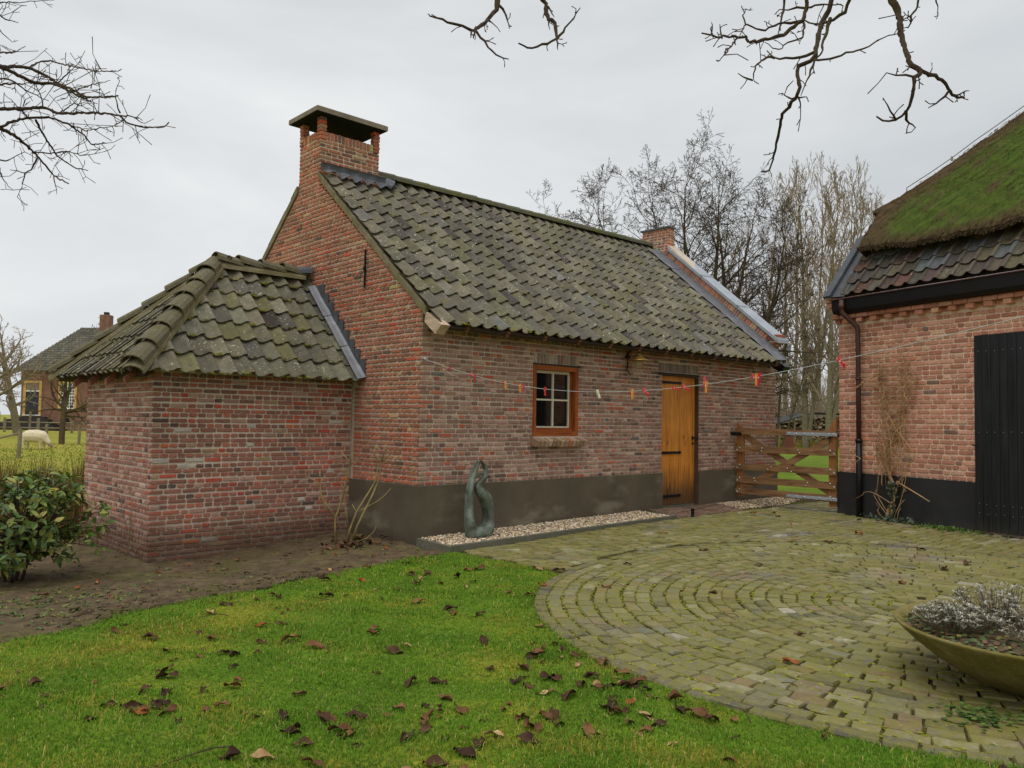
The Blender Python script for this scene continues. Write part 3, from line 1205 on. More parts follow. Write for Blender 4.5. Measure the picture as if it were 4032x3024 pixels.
# chimney stack above the roof
mb = MB()
mb.box((.012, CH[0] + .010, 4.7), (CH[3] - .01, CH[1] - .010, CT - .13))
STACK = mb.build('chimney', MAT['mortar'], HOUSE)
HB.lay((0, CH[0], 0), (1, 0, 0), (0, -1, 0), 4.97, CT - .12, lambda z: [(0, CH[3])], PAL_GABLE, STACK)
HB.lay((CH[3], CH[0], 0), (0, 1, 0), (1, 0, 0), 5.2, CT - .12, lambda z: [(0.012, CH[1] - CH[0])], PAL_GABLE, STACK, 1)
HB.lay((CH[3], CH[1], 0), (-1, 0, 0), (0, 1, 0), 4.97, CT - .12, lambda z: [(0.012, CH[3])], PAL_GABLE, STACK)
HB.soldier((.115, CH[0], CT - .12), (1, 0, 0), (0, 0, 1), (0, -1, 0), CH[3] - .23, .125, .066, PAL_GABLE, STACK, .006)
HB.soldier((0, CH[1] - .115, CT - .12), (0, -1, 0), (0, 0, 1), (-1, 0, 0), CH[1] - CH[0] - .23, .125, .060, PAL_GABLE, STACK, .006)
mb = MB()
for lo, hi in (((.115, CH[0] + .012, CT - .13), (CH[3] - .115, CH[0] + .10, CT - .004)), ((.115, CH[1] - .10, CT - .13), (CH[3] - .115, CH[1] - .012, CT - .004)),
               ((.012, CH[0] + .115, CT - .13), (.10, CH[1] - .115, CT - .004)), ((CH[3] - .10, CH[0] + .115, CT - .13), (CH[3] - .012, CH[1] - .115, CT - .004))):
    mb.box(lo, hi)
mb.build('chimney_rim', MAT['mortar'], STACK)
MB().box((.11, CH[0] + .11, CT - .129), (CH[3] - .11, CH[1] - .11, CT - .09)).build('flue', MAT['soot_and_shade'], STACK)
for px in (0.0, CH[3] - .11):
    for py in (CH[0], CH[1] - .11):
        for k in range(6):
            z = CT - .12 + k * .0587
            mb = MB()
            V, F = brick_shape(.108, .054, .108, random)
            j = random.uniform(-.005, .005)
            c = np.array([px + .055 + j, py + .055 - .054 + random.uniform(-.004, .004), z + .029])
            mb.add(np.asarray(V) @ frame4((0, 0, 0), (1, 0, 0), (0, 0, 1), (0, -1, 0))[:3, :3].T + c, F, pick(PAL_GABLE))
            mb.build('pillar_brick', MAT['brick_attr'], STACK)
mb = MB()
cx0, cx1, cy0, cy1 = -.135, 1.135, 2.565, 3.46
mb.add([(cx0, cy0, 6.185), (cx1, cy0, 6.185), (cx1, cy1, 6.185), (cx0, cy1, 6.185), (cx0, cy0, 6.255), (cx1, cy0, 6.255), (cx1, cy1, 6.255), (cx0, cy1, 6.255),
        (cx0 + .03, cy0 + .03, 6.275), (cx1 - .03, cy0 + .03, 6.275), (cx1 - .03, cy1 - .03, 6.275), (cx0 + .03, cy1 - .03, 6.275)],
       [(0, 3, 2, 1), (0, 1, 5, 4), (1, 2, 6, 5), (2, 3, 7, 6), (3, 0, 4, 7), (4, 5, 9, 8), (5, 6, 10, 9), (6, 7, 11, 10), (7, 4, 8, 11), (8, 9, 10, 11)])
mb.build('chimney_cap', MAT['cap'], STACK)
MB().box((cx0 + .012, cy0 + .012, 6.176), (cx1 - .012, cy1 - .012, 6.184)).build('cap_shade', MAT['soot_and_shade'], STACK)  # thin black sheet, paints the shade on the cap's underside

# wall anchor
mb = MB()
mb.box((-.035, 1.30, 3.37), (-.012, 1.318, 3.90))
mb.box((-.05, 1.295, 3.61), (-.010, 1.323, 3.66))
mb.build('wall_anchor', MAT['iron'], GABLE)

# ---- main roof
TILE_PAL = [(6, (110, 105, 90)), (5, (101, 97, 84)), (4, (118, 112, 94)), (3, (108, 104, 80)), (2, (96, 92, 82)), (.7, (80, 74, 68)), (1, (126, 121, 104)), (.6, (110, 108, 102))]
tb = Batch('roof_tile', 'roof_tiles', HOUSE, MAT['tile_obj'], MAT['tile_attr'], smooth_=False)


def roof_plane(batch, org, ux, us, nrm, ncols, nrows, gauge, w, lo, hi, pal, parent, shapes, L, skip=None, u0=0.0):
    org, ux, us, nrm = [np.array(q, float) for q in (org, ux, us, nrm)]
    for r_ in range(nrows):
        for c in range(ncols):
            u, s = u0 + c * w, r_ * gauge
            sm = s + gauge * .5
            if u + w < lo(sm) + .05 or u > hi(sm) - .05:
                continue
            if skip and skip(u + w / 2, sm):
                continue
            sh = random.choice(shapes)
            V = batch.shapes[sh][0]
            need = any((u + v[0] < lo(s + v[1]) - .002 or u + v[0] > hi(s + v[1]) + .002) for v in V)
            P = org + ux * u + us * s + nrm * (random.uniform(-.006, .005) + .012 * math.sin(u * 1.1 + 1) * math.sin(s * 1.3)) + us * random.gauss(0, .005)
            a = random.gauss(0, .012)
            if need:
                V2 = V.copy()
                for v in V2:
                    l_, h_ = lo(s + v[1]), hi(s + v[1])
                    v[0] = min(max(u + v[0], l_), max(h_, l_)) - u
                sh = batch.shape(V2, batch.shapes[sh][1])
                a = 0
            x2 = ux * math.cos(a) + us * math.sin(a)
            y2 = us * math.cos(a) - ux * math.sin(a)
            batch.put(sh, frame4(P, x2, y2, nrm), pick(pal), parent, w * gauge, nrm)


tsh = [tb.shape(*tile_shape(.23, .415, False, s)) for s in range(5)]
mb = MB()
o = -.075
mb.prism([(0.02, -.30, TZ(-.30) + o), (0.02, 2.95, TZ(2.95) + o), (0.02, 6.25, TZ(-.34) + o), (0.02, 6.25, TZ(-.34) + o - .03), (0.02, 2.95, TZ(2.95) + o - .04), (0.02, -.30, TZ(-.30) + o - .03)], (8.395, 0, 0))
ROOF = mb.build('roof', MAT['slab_dark'], HOUSE)
RL = 3.32 / math.cos(math.atan(TS))
roof_plane(tb, (-.012, -.37, TZ(-.37)), (1, 0, 0), sl, sn, 37, 12, RL / 12, .23, lambda s: -.03, lambda s: 8.40, TILE_PAL, ROOF, tsh, .415,
           skip=lambda u, s: u < 1.12 and s > RL - .42)
mb = MB()
V, F = [], []
nx = 38 * 5
for i in range(nx + 1):
    x = i / nx * 8.4
    zz = .02 * math.sin(x / .23 * 2 * PI)
    V += [(x, 2.95, TZ(2.95) + zz), (x, 6.27, TZ(-.37) + zz)]
F = [(2 * i, 2 * i + 1, 2 * i + 3, 2 * i + 2) for i in range(nx)]
mb.add(V, F)
mb.build('rear_tiling', MAT['ridge'], ROOF, True)
x = CH[3] + .03
k = 0
while x < 8.35:
    mb = MB()
    half_tile(mb, (x + .40, 2.95, TZ(2.95) + .0 + random.uniform(-.006, .006)), (x, 2.95, TZ(2.95) + .0), (0, 0, 1), .15, r2=.135)
    mb.build('ridge_tile', MAT['ridge'], ROOF, False)
    x += .355
# mortar verge along the near gable, both slopes
gl = np.array([0, 1, .832]) / math.hypot(1, .832)
steps = np.linspace(0, 1, 15)
for side in (0, 1):
    mb = MB()
    a0 = np.array([-.022, -.10, 2.868]) if side == 0 else np.array([-.022, W_ + .10, 2.868])
    a1 = np.array([-.022, CH[0] - .0, 5.19]) if side == 0 else np.array([-.022, CH[1] + .0, 5.09])
    pts = [a0 + (a1 - a0) * t for t in steps]
    for p, q in zip(pts[:-1], pts[1:]):
        j0, j1 = random.uniform(.0, .008), random.uniform(.095, .115)
        d = np.array([.055, 0, 0])
        mb.hexa([p, q, q + d, p + d, p + np.array([-j0, 0, j1]), q + np.array([-j0, 0, j1]), q + d + np.array([0, 0, .10]), p + d + np.array([0, 0, .10])])
    mb.build('verge', MAT['verge'], ROOF)
# boxed eave end, rafters
mb = MB()
mb.prism([(-.03, -.125, 2.905), (-.03, -.098, 2.787), (-.03, -.322, 2.616), (-.03, -.445, 2.725)], (.14, 0, 0))
mb.build('eave_board', MAT['pale_board'], ROOF)
for k in range(12):
    x = .46 + k * .70
    MB().prism([(x, .0, 2.90), (x, -.30, 2.685), (x, -.345, 2.745), (x, .0, 3.0)], (.055, 0, 0)).build('rafter', MAT['rafter'], ROOF)
MB().prism([(.10, -.33, 2.715), (.10, -.27, 2.69), (.10, -.25, 2.735), (.10, -.31, 2.76)], (8.3, 0, 0)).build('eave_lath', MAT['slab_dark'], ROOF)
MB().prism([(8.36, .0, 2.78), (8.36, -.31, 2.565), (8.36, -.40, 2.69), (8.36, .0, 3.0)], (.22, 0, 0)).build('eave_board', MAT['black_gutter'], ROOF)
# lead apron at the foot of the chimney
V, F = [], []
nx = 44
for i in range(nx + 1):
    x = -.02 + i / nx * 1.16
    ph = (x + .012) / .23 * 2 * PI
    wv = -.03 * math.sin(ph - .4)
    low = 2.54 - .012 * math.sin(ph) + .015 * math.sin(x * 9)
    if x < .25:
        low = 2.66 - .12 * (x + .02) / .27
    for yy, oo in ((low, wv + .075), ((low + 2.67) / 2, wv * .7 + .085), (2.676, .075), (2.682, .16)):
        V.append(np.array([x, yy, TZ(yy)]) + sn * oo)
F = [(i * 4 + k, (i + 1) * 4 + k, (i + 1) * 4 + k + 1, i * 4 + k + 1) for i in range(nx) for k in range(3)]
MB().add(V, F).build('lead_apron', MAT['lead'], STACK, True)
mb = MB()
for k in range(3):
    half_tile(mb, (1.33 - k * .03, 2.70 - .05 * k, TZ(2.70) - .03 * k + .03), (1.05, 2.78, TZ(2.78) + .05), (0, -.4, 1), .14 - .02 * k, r2=.10)
mb.build('lead_saddle', MAT['lead'], STACK)

# ---- annex (lower wing against the gable)
AX, AY0, AY1 = -2.688, 1.596, 4.255
mb = MB()
mb.prism([(AX + .0135, AY0 + .0135, -.35), (-.0, AY0 + .0135, -.35), (-.0, AY1 - .0135, -.35), (AX + .0135, AY1 - .0135, -.35)], (0, 0, 2.66))
ANNEX = mb.build('annex_wall', MAT['mortar'], HOUSE)
HB.lay((AX, AY0, 0), (1, 0, 0), (0, -1, 0), -.272, 2.27, lambda z: [(0, -AX - .004)], PAL_ANNEX, ANNEX, 0, .005)
HB.lay((AX, AY1, 0), (0, -1, 0), (-1, 0, 0), -.272, 2.27, lambda z: [(0, AY1 - AY0 - .012)], PAL_ALEFT, ANNEX, 1, .005)
EX, EY0, EY1, EZ = -3.0, 1.30, 4.55, 2.075
APX, APY, APZ = -1.445, 2.925, 3.665
f_run, l_run = APY - EY0, APX - EX
f_rise = APZ - EZ
fl, ll = math.hypot(f_run, f_rise), math.hypot(l_run, f_rise)
fs, fn = np.array([0, f_run, f_rise]) / fl, np.array([0, -f_rise, f_run]) / fl
ls, ln_ = np.array([l_run, 0, f_rise]) / ll, np.array([-f_rise, 0, l_run]) / ll
mb = MB()
u = -.085
e_ = .15
mb.add([(EX + e_, EY0 + e_, EZ + u + e_), (0.005, EY0 + e_, EZ + u + e_), (0.005, EY1 - e_, EZ + u + e_), (EX + e_, EY1 - e_, EZ + u + e_), (APX, APY, APZ + u), (0.005, APY, APZ + u)],
       [(0, 1, 5, 4), (2, 3, 4, 5), (3, 0, 4), (0, 3, 2, 1), (1, 2, 5)])
AROOF = mb.build('annex_roof', MAT['slab_dark'], HOUSE)
TILE_PAL2 = [(6, (106, 101, 84)), (5, (97, 93, 78)), (4, (114, 108, 88)), (3, (106, 102, 72)), (2, (88, 84, 76)), (.5, (62, 54, 50)), (1, (122, 118, 100))]
roof_plane(tb, (EX, EY0, EZ), (1, 0, 0), fs, fn, 15, 7, .335, .228, lambda s: l_run * s / fl + .02, lambda s: 2.985, TILE_PAL2, AROOF, tsh, .415, u0=-.42)
roof_plane(tb, (EX, EY1, EZ), (0, -1, 0), ls, ln_, 16, 7, .335, .215, lambda s: f_run * s / ll + .02, lambda s: (EY1 - EY0) - f_run * s / ll - .02, TILE_PAL2, AROOF, tsh, .415, u0=-.2)
mb = MB()
mb.add([(APX, APY, APZ), (0, APY, APZ), (0, EY1, EZ), (EX, EY1, EZ)], [(0, 1, 2, 3)])
mb.add([(APX, APY, APZ - .05), (0, APY, APZ - .05), (0, EY1, EZ - .05), (EX, EY1, EZ - .05)], [(3, 2, 1, 0)])
mb.build('rear_tiling', MAT['ridge'], AROOF)


def hip_line(p0, p1, n, r_, up, mat, parent):
    p0, p1 = np.array(p0, float), np.array(p1, float)
    mb = MB()
    half_tile(mb, p0 + (p1 - p0) * .005 + np.array([0, 0, -.075]), p1 + np.array([0, 0, -.075]), up, r_ * 1.16, n=9)
    mb.build('hip_mortar', MAT['verge'], parent)
    for k in range(n):
        a = p0 + (p1 - p0) * ((k + random.uniform(-.03, .03)) / n)
        b = p0 + (p1 - p0) * min(1.02, (k + 1.12) / n)
        mb = MB()
        j = np.array([random.uniform(-.01, .01), random.uniform(-.01, .01), random.uniform(0, .012) + .012])
        half_tile(mb, a + j + np.array([0, 0, .022]), b + j - np.array([0, 0, .025]), up, r_ * 1.22, r2=r_ * 1.06, n=8)
        mb.build('hip_tile', mat, parent)


hip_line((EX - .03, EY0 - .03, EZ + .03), (APX, APY, APZ + .06), 7, .115, (-.5, -.5, 1), MAT['hip'], AROOF)
hip_line((EX - .03, EY1 + .03, EZ + .03), (APX, APY, APZ + .06), 7, .115, (-.5, .5, 1), MAT['hip'], AROOF)
hip_line((APX - .05, APY, APZ + .065), (-.12, APY, APZ + .065), 4, .125, (0, 0, 1), MAT['hip'], AROOF)
MB().box((EX + .17, EY0 + .2, EZ - .06), (EX + .22, EY1 - .2, EZ + .05)).build('eave_lath', MAT['slab_dark'], AROOF)
for yy in (1.75, 2.45, 3.15, 3.85):
    MB().prism([(AX + .02, yy, 2.19), (EX + .06, yy, 1.93), (EX + .04, yy, 2.0), (AX + .02, yy, 2.27)], (0, .06, 0)).build('rafter', MAT['rafter'], AROOF)
# stepped lead between annex roof and gable
zl = lambda yy: EZ + (yy - EY0) * f_rise / f_run + .06
ystep = np.linspace(1.38, 2.72, 10)
for k, (a, b) in enumerate(zip(ystep[:-1], ystep[1:])):
    xo = -.008 - .004 * (k % 2)
    t = random.uniform(-.015, .015)
    mb = MB()
    mb.prism([(xo, b + .02, zl(b) + .02), (xo, a - .125 + t, zl(b) + .03), (xo, a - .115 + t, zl(a) - .03), (xo, a + .0, zl(a) - .03)], (-.004, 0, 0))
    mb.build('step_flashing', MAT['lead'], GABLE)
mb = MB()
for a, b in zip(np.linspace(1.30, 2.74, 4)[:-1], np.linspace(1.30, 2.74, 4)[1:]):
    q = lambda x, yy, o_: np.array([x, yy, EZ + (yy - EY0) * f_rise / f_run]) + fn * o_
    bb_ = b + .03
    mb.add([q(-.125, a, .045), q(-.11, bb_, .035), q(-.05, bb_, .055), q(-.05, a, .065), q(-.012, a, .09), q(-.012, bb_, .08)], [(0, 1, 2, 3), (3, 2, 5, 4)])
mb.build('lead_flashing', MAT['lead_mauve'], GABLE)
mb = MB()
half_tile(mb, (-.012, APY - .04, APZ + .10), (-.22, APY, APZ + .085), (0, 0, 1), .145, r2=.12)
mb.build('lead_saddle', MAT['lead_dark'], GABLE)
tb.finish()
# moss cushions in the tile joints
mb = MB()
mb.tints = True
_ico = np.array([(0, 0, 1), (.89, 0, .45), (.28, .85, .45), (-.72, .53, .45), (-.72, -.53, .45), (.28, -.85, .45), (1.0, .5, -.1), (-.28, .95, -.1), (-1.0, 0, -.1), (-.28, -.95, -.1), (1.0, -.5, -.1)])
_icf = np.array([(0, 1, 2), (0, 2, 3), (0, 3, 4), (0, 4, 5), (0, 5, 1), (1, 6, 2), (2, 7, 3), (3, 8, 4), (4, 9, 5), (5, 10, 1)])
for _ in range(420):
    if random.random() < .6:
        r_, c_ = random.randint(0, 11), random.randint(0, 35)
        if random.random() < .4: r_ = random.choice((0, 10, 11))
        p = np.array([c_ * .23 + .21 + random.gauss(0, .05), -.37, TZ(-.37)]) + sl * (r_ * RL / 12 + random.uniform(-.01, .02)) + sn * .02
        if p[0] < 1.12 and p[1] > 2.3: continue
        n3, u3, s3 = sn, np.array([1.0, 0, 0]), sl
    else:
        s_ = random.randint(0, 6) * .335
        x_ = random.uniform(EX + l_run * s_ / fl + .1, -.15)
        p = np.array([x_, EY0, EZ]) + fs * (s_ + random.uniform(-.01, .02)) + fn * .015
        n3, u3, s3 = fn, np.array([1.0, 0, 0]), fs
    r0 = random.uniform(.010, .026)
    V = _ico * (r0 * RNG.uniform(.7, 1.3, (11, 1)))
    V = V[:, 0:1] * u3 * random.uniform(1, 2.2) + V[:, 1:2] * s3 + V[:, 2:3] * n3 * .8 + p
    mb.add(V, _icf, lin(random.choice([(104, 104, 40), (92, 92, 44), (124, 122, 44), (84, 80, 48)])))
mo = mb.build('moss_cushions', MAT['reed'], HOUSE)
mo['kind'] = 'stuff'

# ---- window
x0, x1, z0, z1 = WIN
WF = empty('window', (0, 0, 0))
WF.parent = HOUSE
WF.matrix_parent_inverse = Matrix.Translation(-HOUSE.location)
mb = MB()
MB().box((x0, -.006, z0), (x0 + .055, .13, z1)).build('window_jamb', MAT['window_wood'], WF)
MB().box((x1 - .065, -.006, z0), (x1, .13, z1)).build('window_jamb', MAT['window_wood'], WF)
MB().box((x0 + .056, -.008, z1 - .065), (x1 - .066, .13, z1)).build('window_rail', MAT['window_woodx'], WF)
MB().box((x0 + .056, -.008, z0), (x1 - .066, .13, z0 + .065)).build('window_rail', MAT['window_woodx'], WF)
MB().box((x0 + .056, .055, z0 + .066), (x1 - .066, .13, z0 + .115)).build('window_rail', MAT['window_woodx'], WF)
mb = MB()
a0, a1, b0, b1 = x0 + .095, x1 - .105, z0 + .118, z1 - .085
cxm, czm = (a0 + a1) / 2 + .015, (b0 + b1) / 2 - .0
mb.box((x0 + .057, .07, b0), (a0, .12, z1 - .066))
mb.box((a1, .07, b0), (x1 - .067, .12, z1 - .066))
mb.build('sash_stile', MAT['window_wood'], WF)
mb = MB()
mb.box((a0 + .001, .082, b1 - .022), (a1 - .001, .118, b1 + .018))
mb.box((a0 + .001, .082, b0), (a1 - .001, .118, b0 + .022))
mb.box((a1 - .025, .080, b0 + .023), (a1 - .001, .118, b1 - .023))
mb.box((a0 + .001, .080, b0 + .023), (a0 + .016, .118, b1 - .023))
mb.box((cxm - .012, .076, b0 + .023), (cxm + .012, .118, b1 - .023))
mb.box((a0 + .017, .079, czm - .012), (cxm - .013, .118, czm + .012))
mb.box((cxm + .013, .079, czm - .012), (a1 - .026, .118, czm + .012))
mb.build('glazing_bar', MAT['muntin'], WF)
for (u0, u1) in ((a0 + .017, cxm - .013), (cxm + .013, a1 - .026)):
    for (w0, w1) in ((b0 + .023, czm - .013), (czm + .013, b1 - .023)):
        MB().box((u0, .104, w0), (u1, .110, w1)).build('pane', MAT['glass'], WF)
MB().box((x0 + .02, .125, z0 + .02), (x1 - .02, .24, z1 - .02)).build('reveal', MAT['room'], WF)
MB().box((x0 - .01, -.014, z1 + .004), (x1 + .04, .02, z1 + .026)).build('lead_strip', MAT['lintel'], WF)
SILL = MB().box((x0 + .01, -.02, 1.235), (x1 + .04, .05, 1.35)).build('window_sill', MAT['mortar'], HOUSE)
SP = [(3, (180, 150, 124)), (2, (166, 136, 112)), (1, (194, 166, 140)), (.3, (184, 118, 86))]
nb = 13
for k in range(nb):
    p = 1.075 / nb
    c = np.array([x0 - .045 + (k + .5) * p, -.045, 1.272 + random.uniform(-.004, .004)])
    tl = .32
    ux, uy, uz = np.array([0, -math.cos(tl), -math.sin(tl)]), np.array([0, -math.sin(tl), math.cos(tl)]), np.array([1.0, 0, 0])
    mb = MB()
    V, F = brick_shape(.16, .10, .0, random)
    V = np.asarray(V)
    V = np.vstack([V[8:16] * [1, 1, 0] + [0, 0, -p / 2 + .006], V[8:16] * [1, 1, 0] + [0, 0, p / 2 - .010], V[16:24] * [1, 1, 0] + [0, 0, p / 2 - .006]])
    mb.add(V @ np.stack([ux, uy, uz]) + c, F + [tuple(range(8))[::-1]], pick(SP))
    mb.build('sill_brick', MAT['brick_attr'], SILL)

# ---- door
DR = empty('door', (0, 0, 0))
DR.parent = HOUSE
DR.matrix_parent_inverse = Matrix.Translation(-HOUSE.location)
dx0, dx1, dz0, dz1 = 5.016, 6.040, .175, 2.372
wd = [.0, .155, .335, .51, .68, .855, 1.024]
for a, b in zip(wd[:-1], wd[1:]):
    o_ = random.uniform(-.002, .002)
    mb = MB()
    c = .005
    X0, X1, Y = dx0 + a + .0015, dx0 + b - .0015, .068 + o_
    mb.prism([(X0, .11, dz0), (X0, Y + c, dz0), (X0 + c, Y, dz0), (X1 - c, Y, dz0), (X1, Y + c, dz0), (X1, .11, dz0)], (0, 0, dz1 - dz0))
    mb.build('door_plank', MAT['door_wood'], DR)
for zc, tl in ((2.262, -.004), (1.066, .006), (.330, .008)):
    mb = MB()
    mb.prism([(dx0 - .01, .050, zc - .024), (dx0 + .53, .050, zc - .018), (dx0 + .57, .050, zc - .028), (dx0 + .615, .050, zc), (dx0 + .57, .050, zc + .028), (dx0 + .53, .050, zc + .018), (dx0 - .01, .050, zc + .024)], (0, .014, 0))
    mb.tube([(dx0 - .012, .045, zc - .05), (dx0 - .012, .045, zc + .05)], .016, 8)
    for q in (.06, .18, .30, .42):
        mb.box((dx0 + q, .044, zc - .007), (dx0 + q + .014, .051, zc + .007))
    mb.build('strap_hinge', MAT['iron'], DR)
mb = MB()
mb.tube([(5.97, .068, 1.315), (5.97, .012, 1.315)], .011, 8)
mb.tube([(5.945, .02, 1.318), (5.975, .008, 1.315), (6.01, .012, 1.318), (6.035, .02, 1.314)], [.014, .013, .011, .016], 8)
mb.box((5.95, .055, 1.28), (5.99, .0665, 1.345))
mb.lathe([(.0, .0), (.022, .0), (.022, .012), (.0, .012)], (0, 0, 0), 10)
mb.tube([(5.972, .066, 1.215), (5.972, .045, 1.215)], .018, 8)
mb.build('door_handle', MAT['iron'], DR)
mb = MB()
mb.box((6.0415, -.004, .14), (6.0585, .14, 2.36))
mb.build('door_jamb', MAT['jamb'], DR)
MB().box((4.900, -.016, 2.374), (6.068, .14, 2.420)).build('door_lintel', MAT['lintel'], DR)
MB().box((dx0 - .003, .06, .10), (6.06, .14, .170)).build('door_sill', MAT['curb'], DR)
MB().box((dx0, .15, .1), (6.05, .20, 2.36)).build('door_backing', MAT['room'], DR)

hb.finish()

# ------------------------------------------------------------------ curb, gravel, brick doorstep
CURB = empty('gravel_curb', (2.2, -.67, .03), "grey concrete kerb edging the gravel strip along the outbuilding", "kerb")
kx = [0.02, .86, 1.86, 2.86, 3.86, 4.46]
for a, b in zip(kx[:-1], kx[1:]):
    j = random.uniform(-.004, .004)
    t0, t1 = .082 + .012 * a, .082 + .012 * b
    MB().hexa([(a + .003, -.70 + j, -.12), (b - .003, -.70 + j, -.12), (b - .003, -.635 + j, -.12), (a + .003, -.635 + j, -.12),
               (a + .003, -.70 + j, t0), (b - .003, -.70 + j, t1), (b - .003, -.635 + j, t1), (a + .003, -.635 + j, t0)]).build('curb_block', MAT['curb'], CURB)
MB().hexa([(-.03, -.69, -.12), (.02, -.69, -.12), (.02, -.03, -.12), (-.03, -.03, -.12), (-.03, -.69, .075), (.02, -.69, .075), (.02, -.03, .098), (-.03, -.03, .098)]).build('curb_block', MAT['curb'], CURB)
MB().hexa([(4.40, -.634, -.1), (4.455, -.634, -.1), (4.455, -.30, -.1), (4.40, -.30, -.1), (4.40, -.634, .125), (4.455, -.634, .125), (4.455, -.30, .14), (4.40, -.30, .14)]).build('curb_block', MAT['curb'], CURB)


def gravel(name, n, xr, ylo, yhi, zf, label):
    m = MB()
    m.add([(xr[0], ylo(xr[0]), zf(xr[0], ylo(xr[0])) - .012), (xr[1], ylo(xr[1]), zf(xr[1], ylo(xr[1])) - .012), (xr[1], yhi, zf(xr[1], yhi) - .012), (xr[0], yhi, zf(xr[0], yhi) - .012)], [(0, 1, 2, 3)], lin(120, 104, 82))
    oc = np.array([(1, 0, 0), (-1, 0, 0), (0, 1, 0), (0, -1, 0), (0, 0, 1), (0, 0, -1)], float)
    of = np.array([(0, 2, 4), (2, 1, 4), (1, 3, 4), (3, 0, 4), (2, 0, 5), (1, 2, 5), (3, 1, 5), (0, 3, 5)])
    pal = [(222, 206, 178), (200, 180, 148), (176, 152, 120), (232, 224, 206), (150, 128, 104), (206, 178, 136), (120, 100, 84)]
    for _ in range(n):
        x = random.uniform(*xr)
        y = random.uniform(ylo(x), yhi)
        s = random.uniform(.009, .018)
        th = random.uniform(0, PI)
        V = oc * [s * random.uniform(.9, 1.5), s * random.uniform(.7, 1), s * random.uniform(.5, .8)]
        V = np.stack([V[:, 0] * math.cos(th) - V[:, 1] * math.sin(th), V[:, 0] * math.sin(th) + V[:, 1] * math.cos(th), V[:, 2]], 1)
        m.add(V + [x, y, float(zf(x, y)) + random.uniform(-.008, .010)], of, lin(random.choice(pal)))
    o = m.build(name, MAT['pebble'])
    tag(o, label, "gravel", kind='stuff')


gravel('gravel', 7500, (.03, 4.40), lambda x: -.63, -.02, lambda x, y: .072 + .012 * x + .02 * smooth((y + .5) / .5), "pale gravel strip between the kerb and the outbuilding wall")
gravel('gravel', 3600, (6.55, 10.0), lambda x: -.60 + .03 * math.sin(x * 3) + .18 * max(0, (x - 8)), -.02, lambda x, y: gz(x, y) + .012, "pale gravel strip behind the wooden gate by the outbuilding wall")

STEP = empty('brick_doorstep', (5.6, -.3, .1), "low brown brick doorstep in front of the golden door", "doorstep")
zst = lambda y: .150 + .075 * max(y, -.66) / .66
MB().hexa([(4.62, -.66, .0), (6.62, -.66, .0), (6.62, -.02, .0), (4.62, -.02, .0), (4.62, -.66, zst(-.66) - .01), (6.62, -.66, zst(-.66) - .01), (6.62, -.02, zst(-.02) - .01), (4.62, -.02, zst(-.02) - .01)]).build('bed', MAT['joint'], STEP)
stb = Batch('brick', 'bricks', STEP, MAT['brick_obj'], MAT['brick_attr'], 150)
_sh = [stb.shape(*brick_shape(.20, .056, .03, random.Random(k))) for k in range(4)]
yy = -.645
r_ = 0
while yy < -.03:
    x = 4.64 - (.1 if r_ % 2 else 0)
    while x < 6.6:
        a, b = max(x, 4.64), min(x + .21, 6.62)
        if b - a > .05:
            stb.put(random.choice(_sh), frame4(((a + b) / 2, yy + .03, zst(yy + .03) + random.uniform(-.003, .003)), (1, 0, 0), (0, 1, .11), (0, -.11, 1), (b - a - .008) / .2, 1.0),
                    pick([(3, (120, 98, 82)), (2, (106, 86, 74)), (2, (134, 110, 92)), (.6, (118, 84, 70))]), STEP, .012, np.array([0, 0, 1.0]))
        x += .21
    yy += .0645
    r_ += 1
stb.finish()

# ------------------------------------------------------------------ small things by the outbuilding
mb = MB()
zz = float(gz(4.81, -.78)) + .012
mb.lathe([(.0, zz - .03), (.034, zz - .03), (.034, zz + .015), (.027, zz + .02), (.027, zz + .125), (.032, zz + .128), (.032, zz + .14), (.0, zz + .142)], (4.80, -.755, 0), 12)
po = empty('ground_post', (4.80, -.755, zz), "short black metal post with a crossbar on the paving before the door", "post")
mb.build('post', MAT['iron'], po, True)
MB().tube([(4.72, -.80, zz + .10), (4.88, -.71, zz + .10)], .011, 8).build('crossbar', MAT['iron'], po)

# bronze sculpture: tubes melted together
SCU = (.715, -.36, .085)


def blob_tubes(paths, vox, name, mat, parent, ysc=1.0, sm=6):
    m = MB()
    for pts, rr in paths:
        P = np.array(pts, float)
        # resample
        t = np.linspace(0, len(P) - 1, (len(P) - 1) * 5 + 1)
        i = np.clip(t.astype(int), 0, len(P) - 2)
        f = (t - i)[:, None]
        Pm = P[i] * (1 - f) + P[i + 1] * f
        R = np.array(rr, float)
        Rm = R[i] * (1 - f[:, 0]) + R[i + 1] * f[:, 0]
        for _ in range(3):
            Pm[1:-1] = (Pm[:-2] + 2 * Pm[1:-1] + Pm[2:]) / 4
        m.tube(Pm, Rm, 10)
    o = m.build(name + '_raw', mat, None)
    md = o.modifiers.new('r', 'REMESH')
    md.mode = 'VOXEL'
    md.voxel_size = vox
    sm_ = o.modifiers.new('s', 'SMOOTH')
    sm_.iterations = sm
    dg = bpy.context.evaluated_depsgraph_get()
    me = bpy.data.meshes.new_from_object(o.evaluated_get(dg))
    me.name = name
    o2 = bpy.data.objects.new(name, me)
    COL.objects.link(o2)
    bpy.data.objects.remove(o)
    me.polygons.foreach_set('use_smooth', np.full(len(me.polygons), True))
    me.materials.clear()
    me.materials.append(mat)
    set_parent(o2, parent)
    return o2


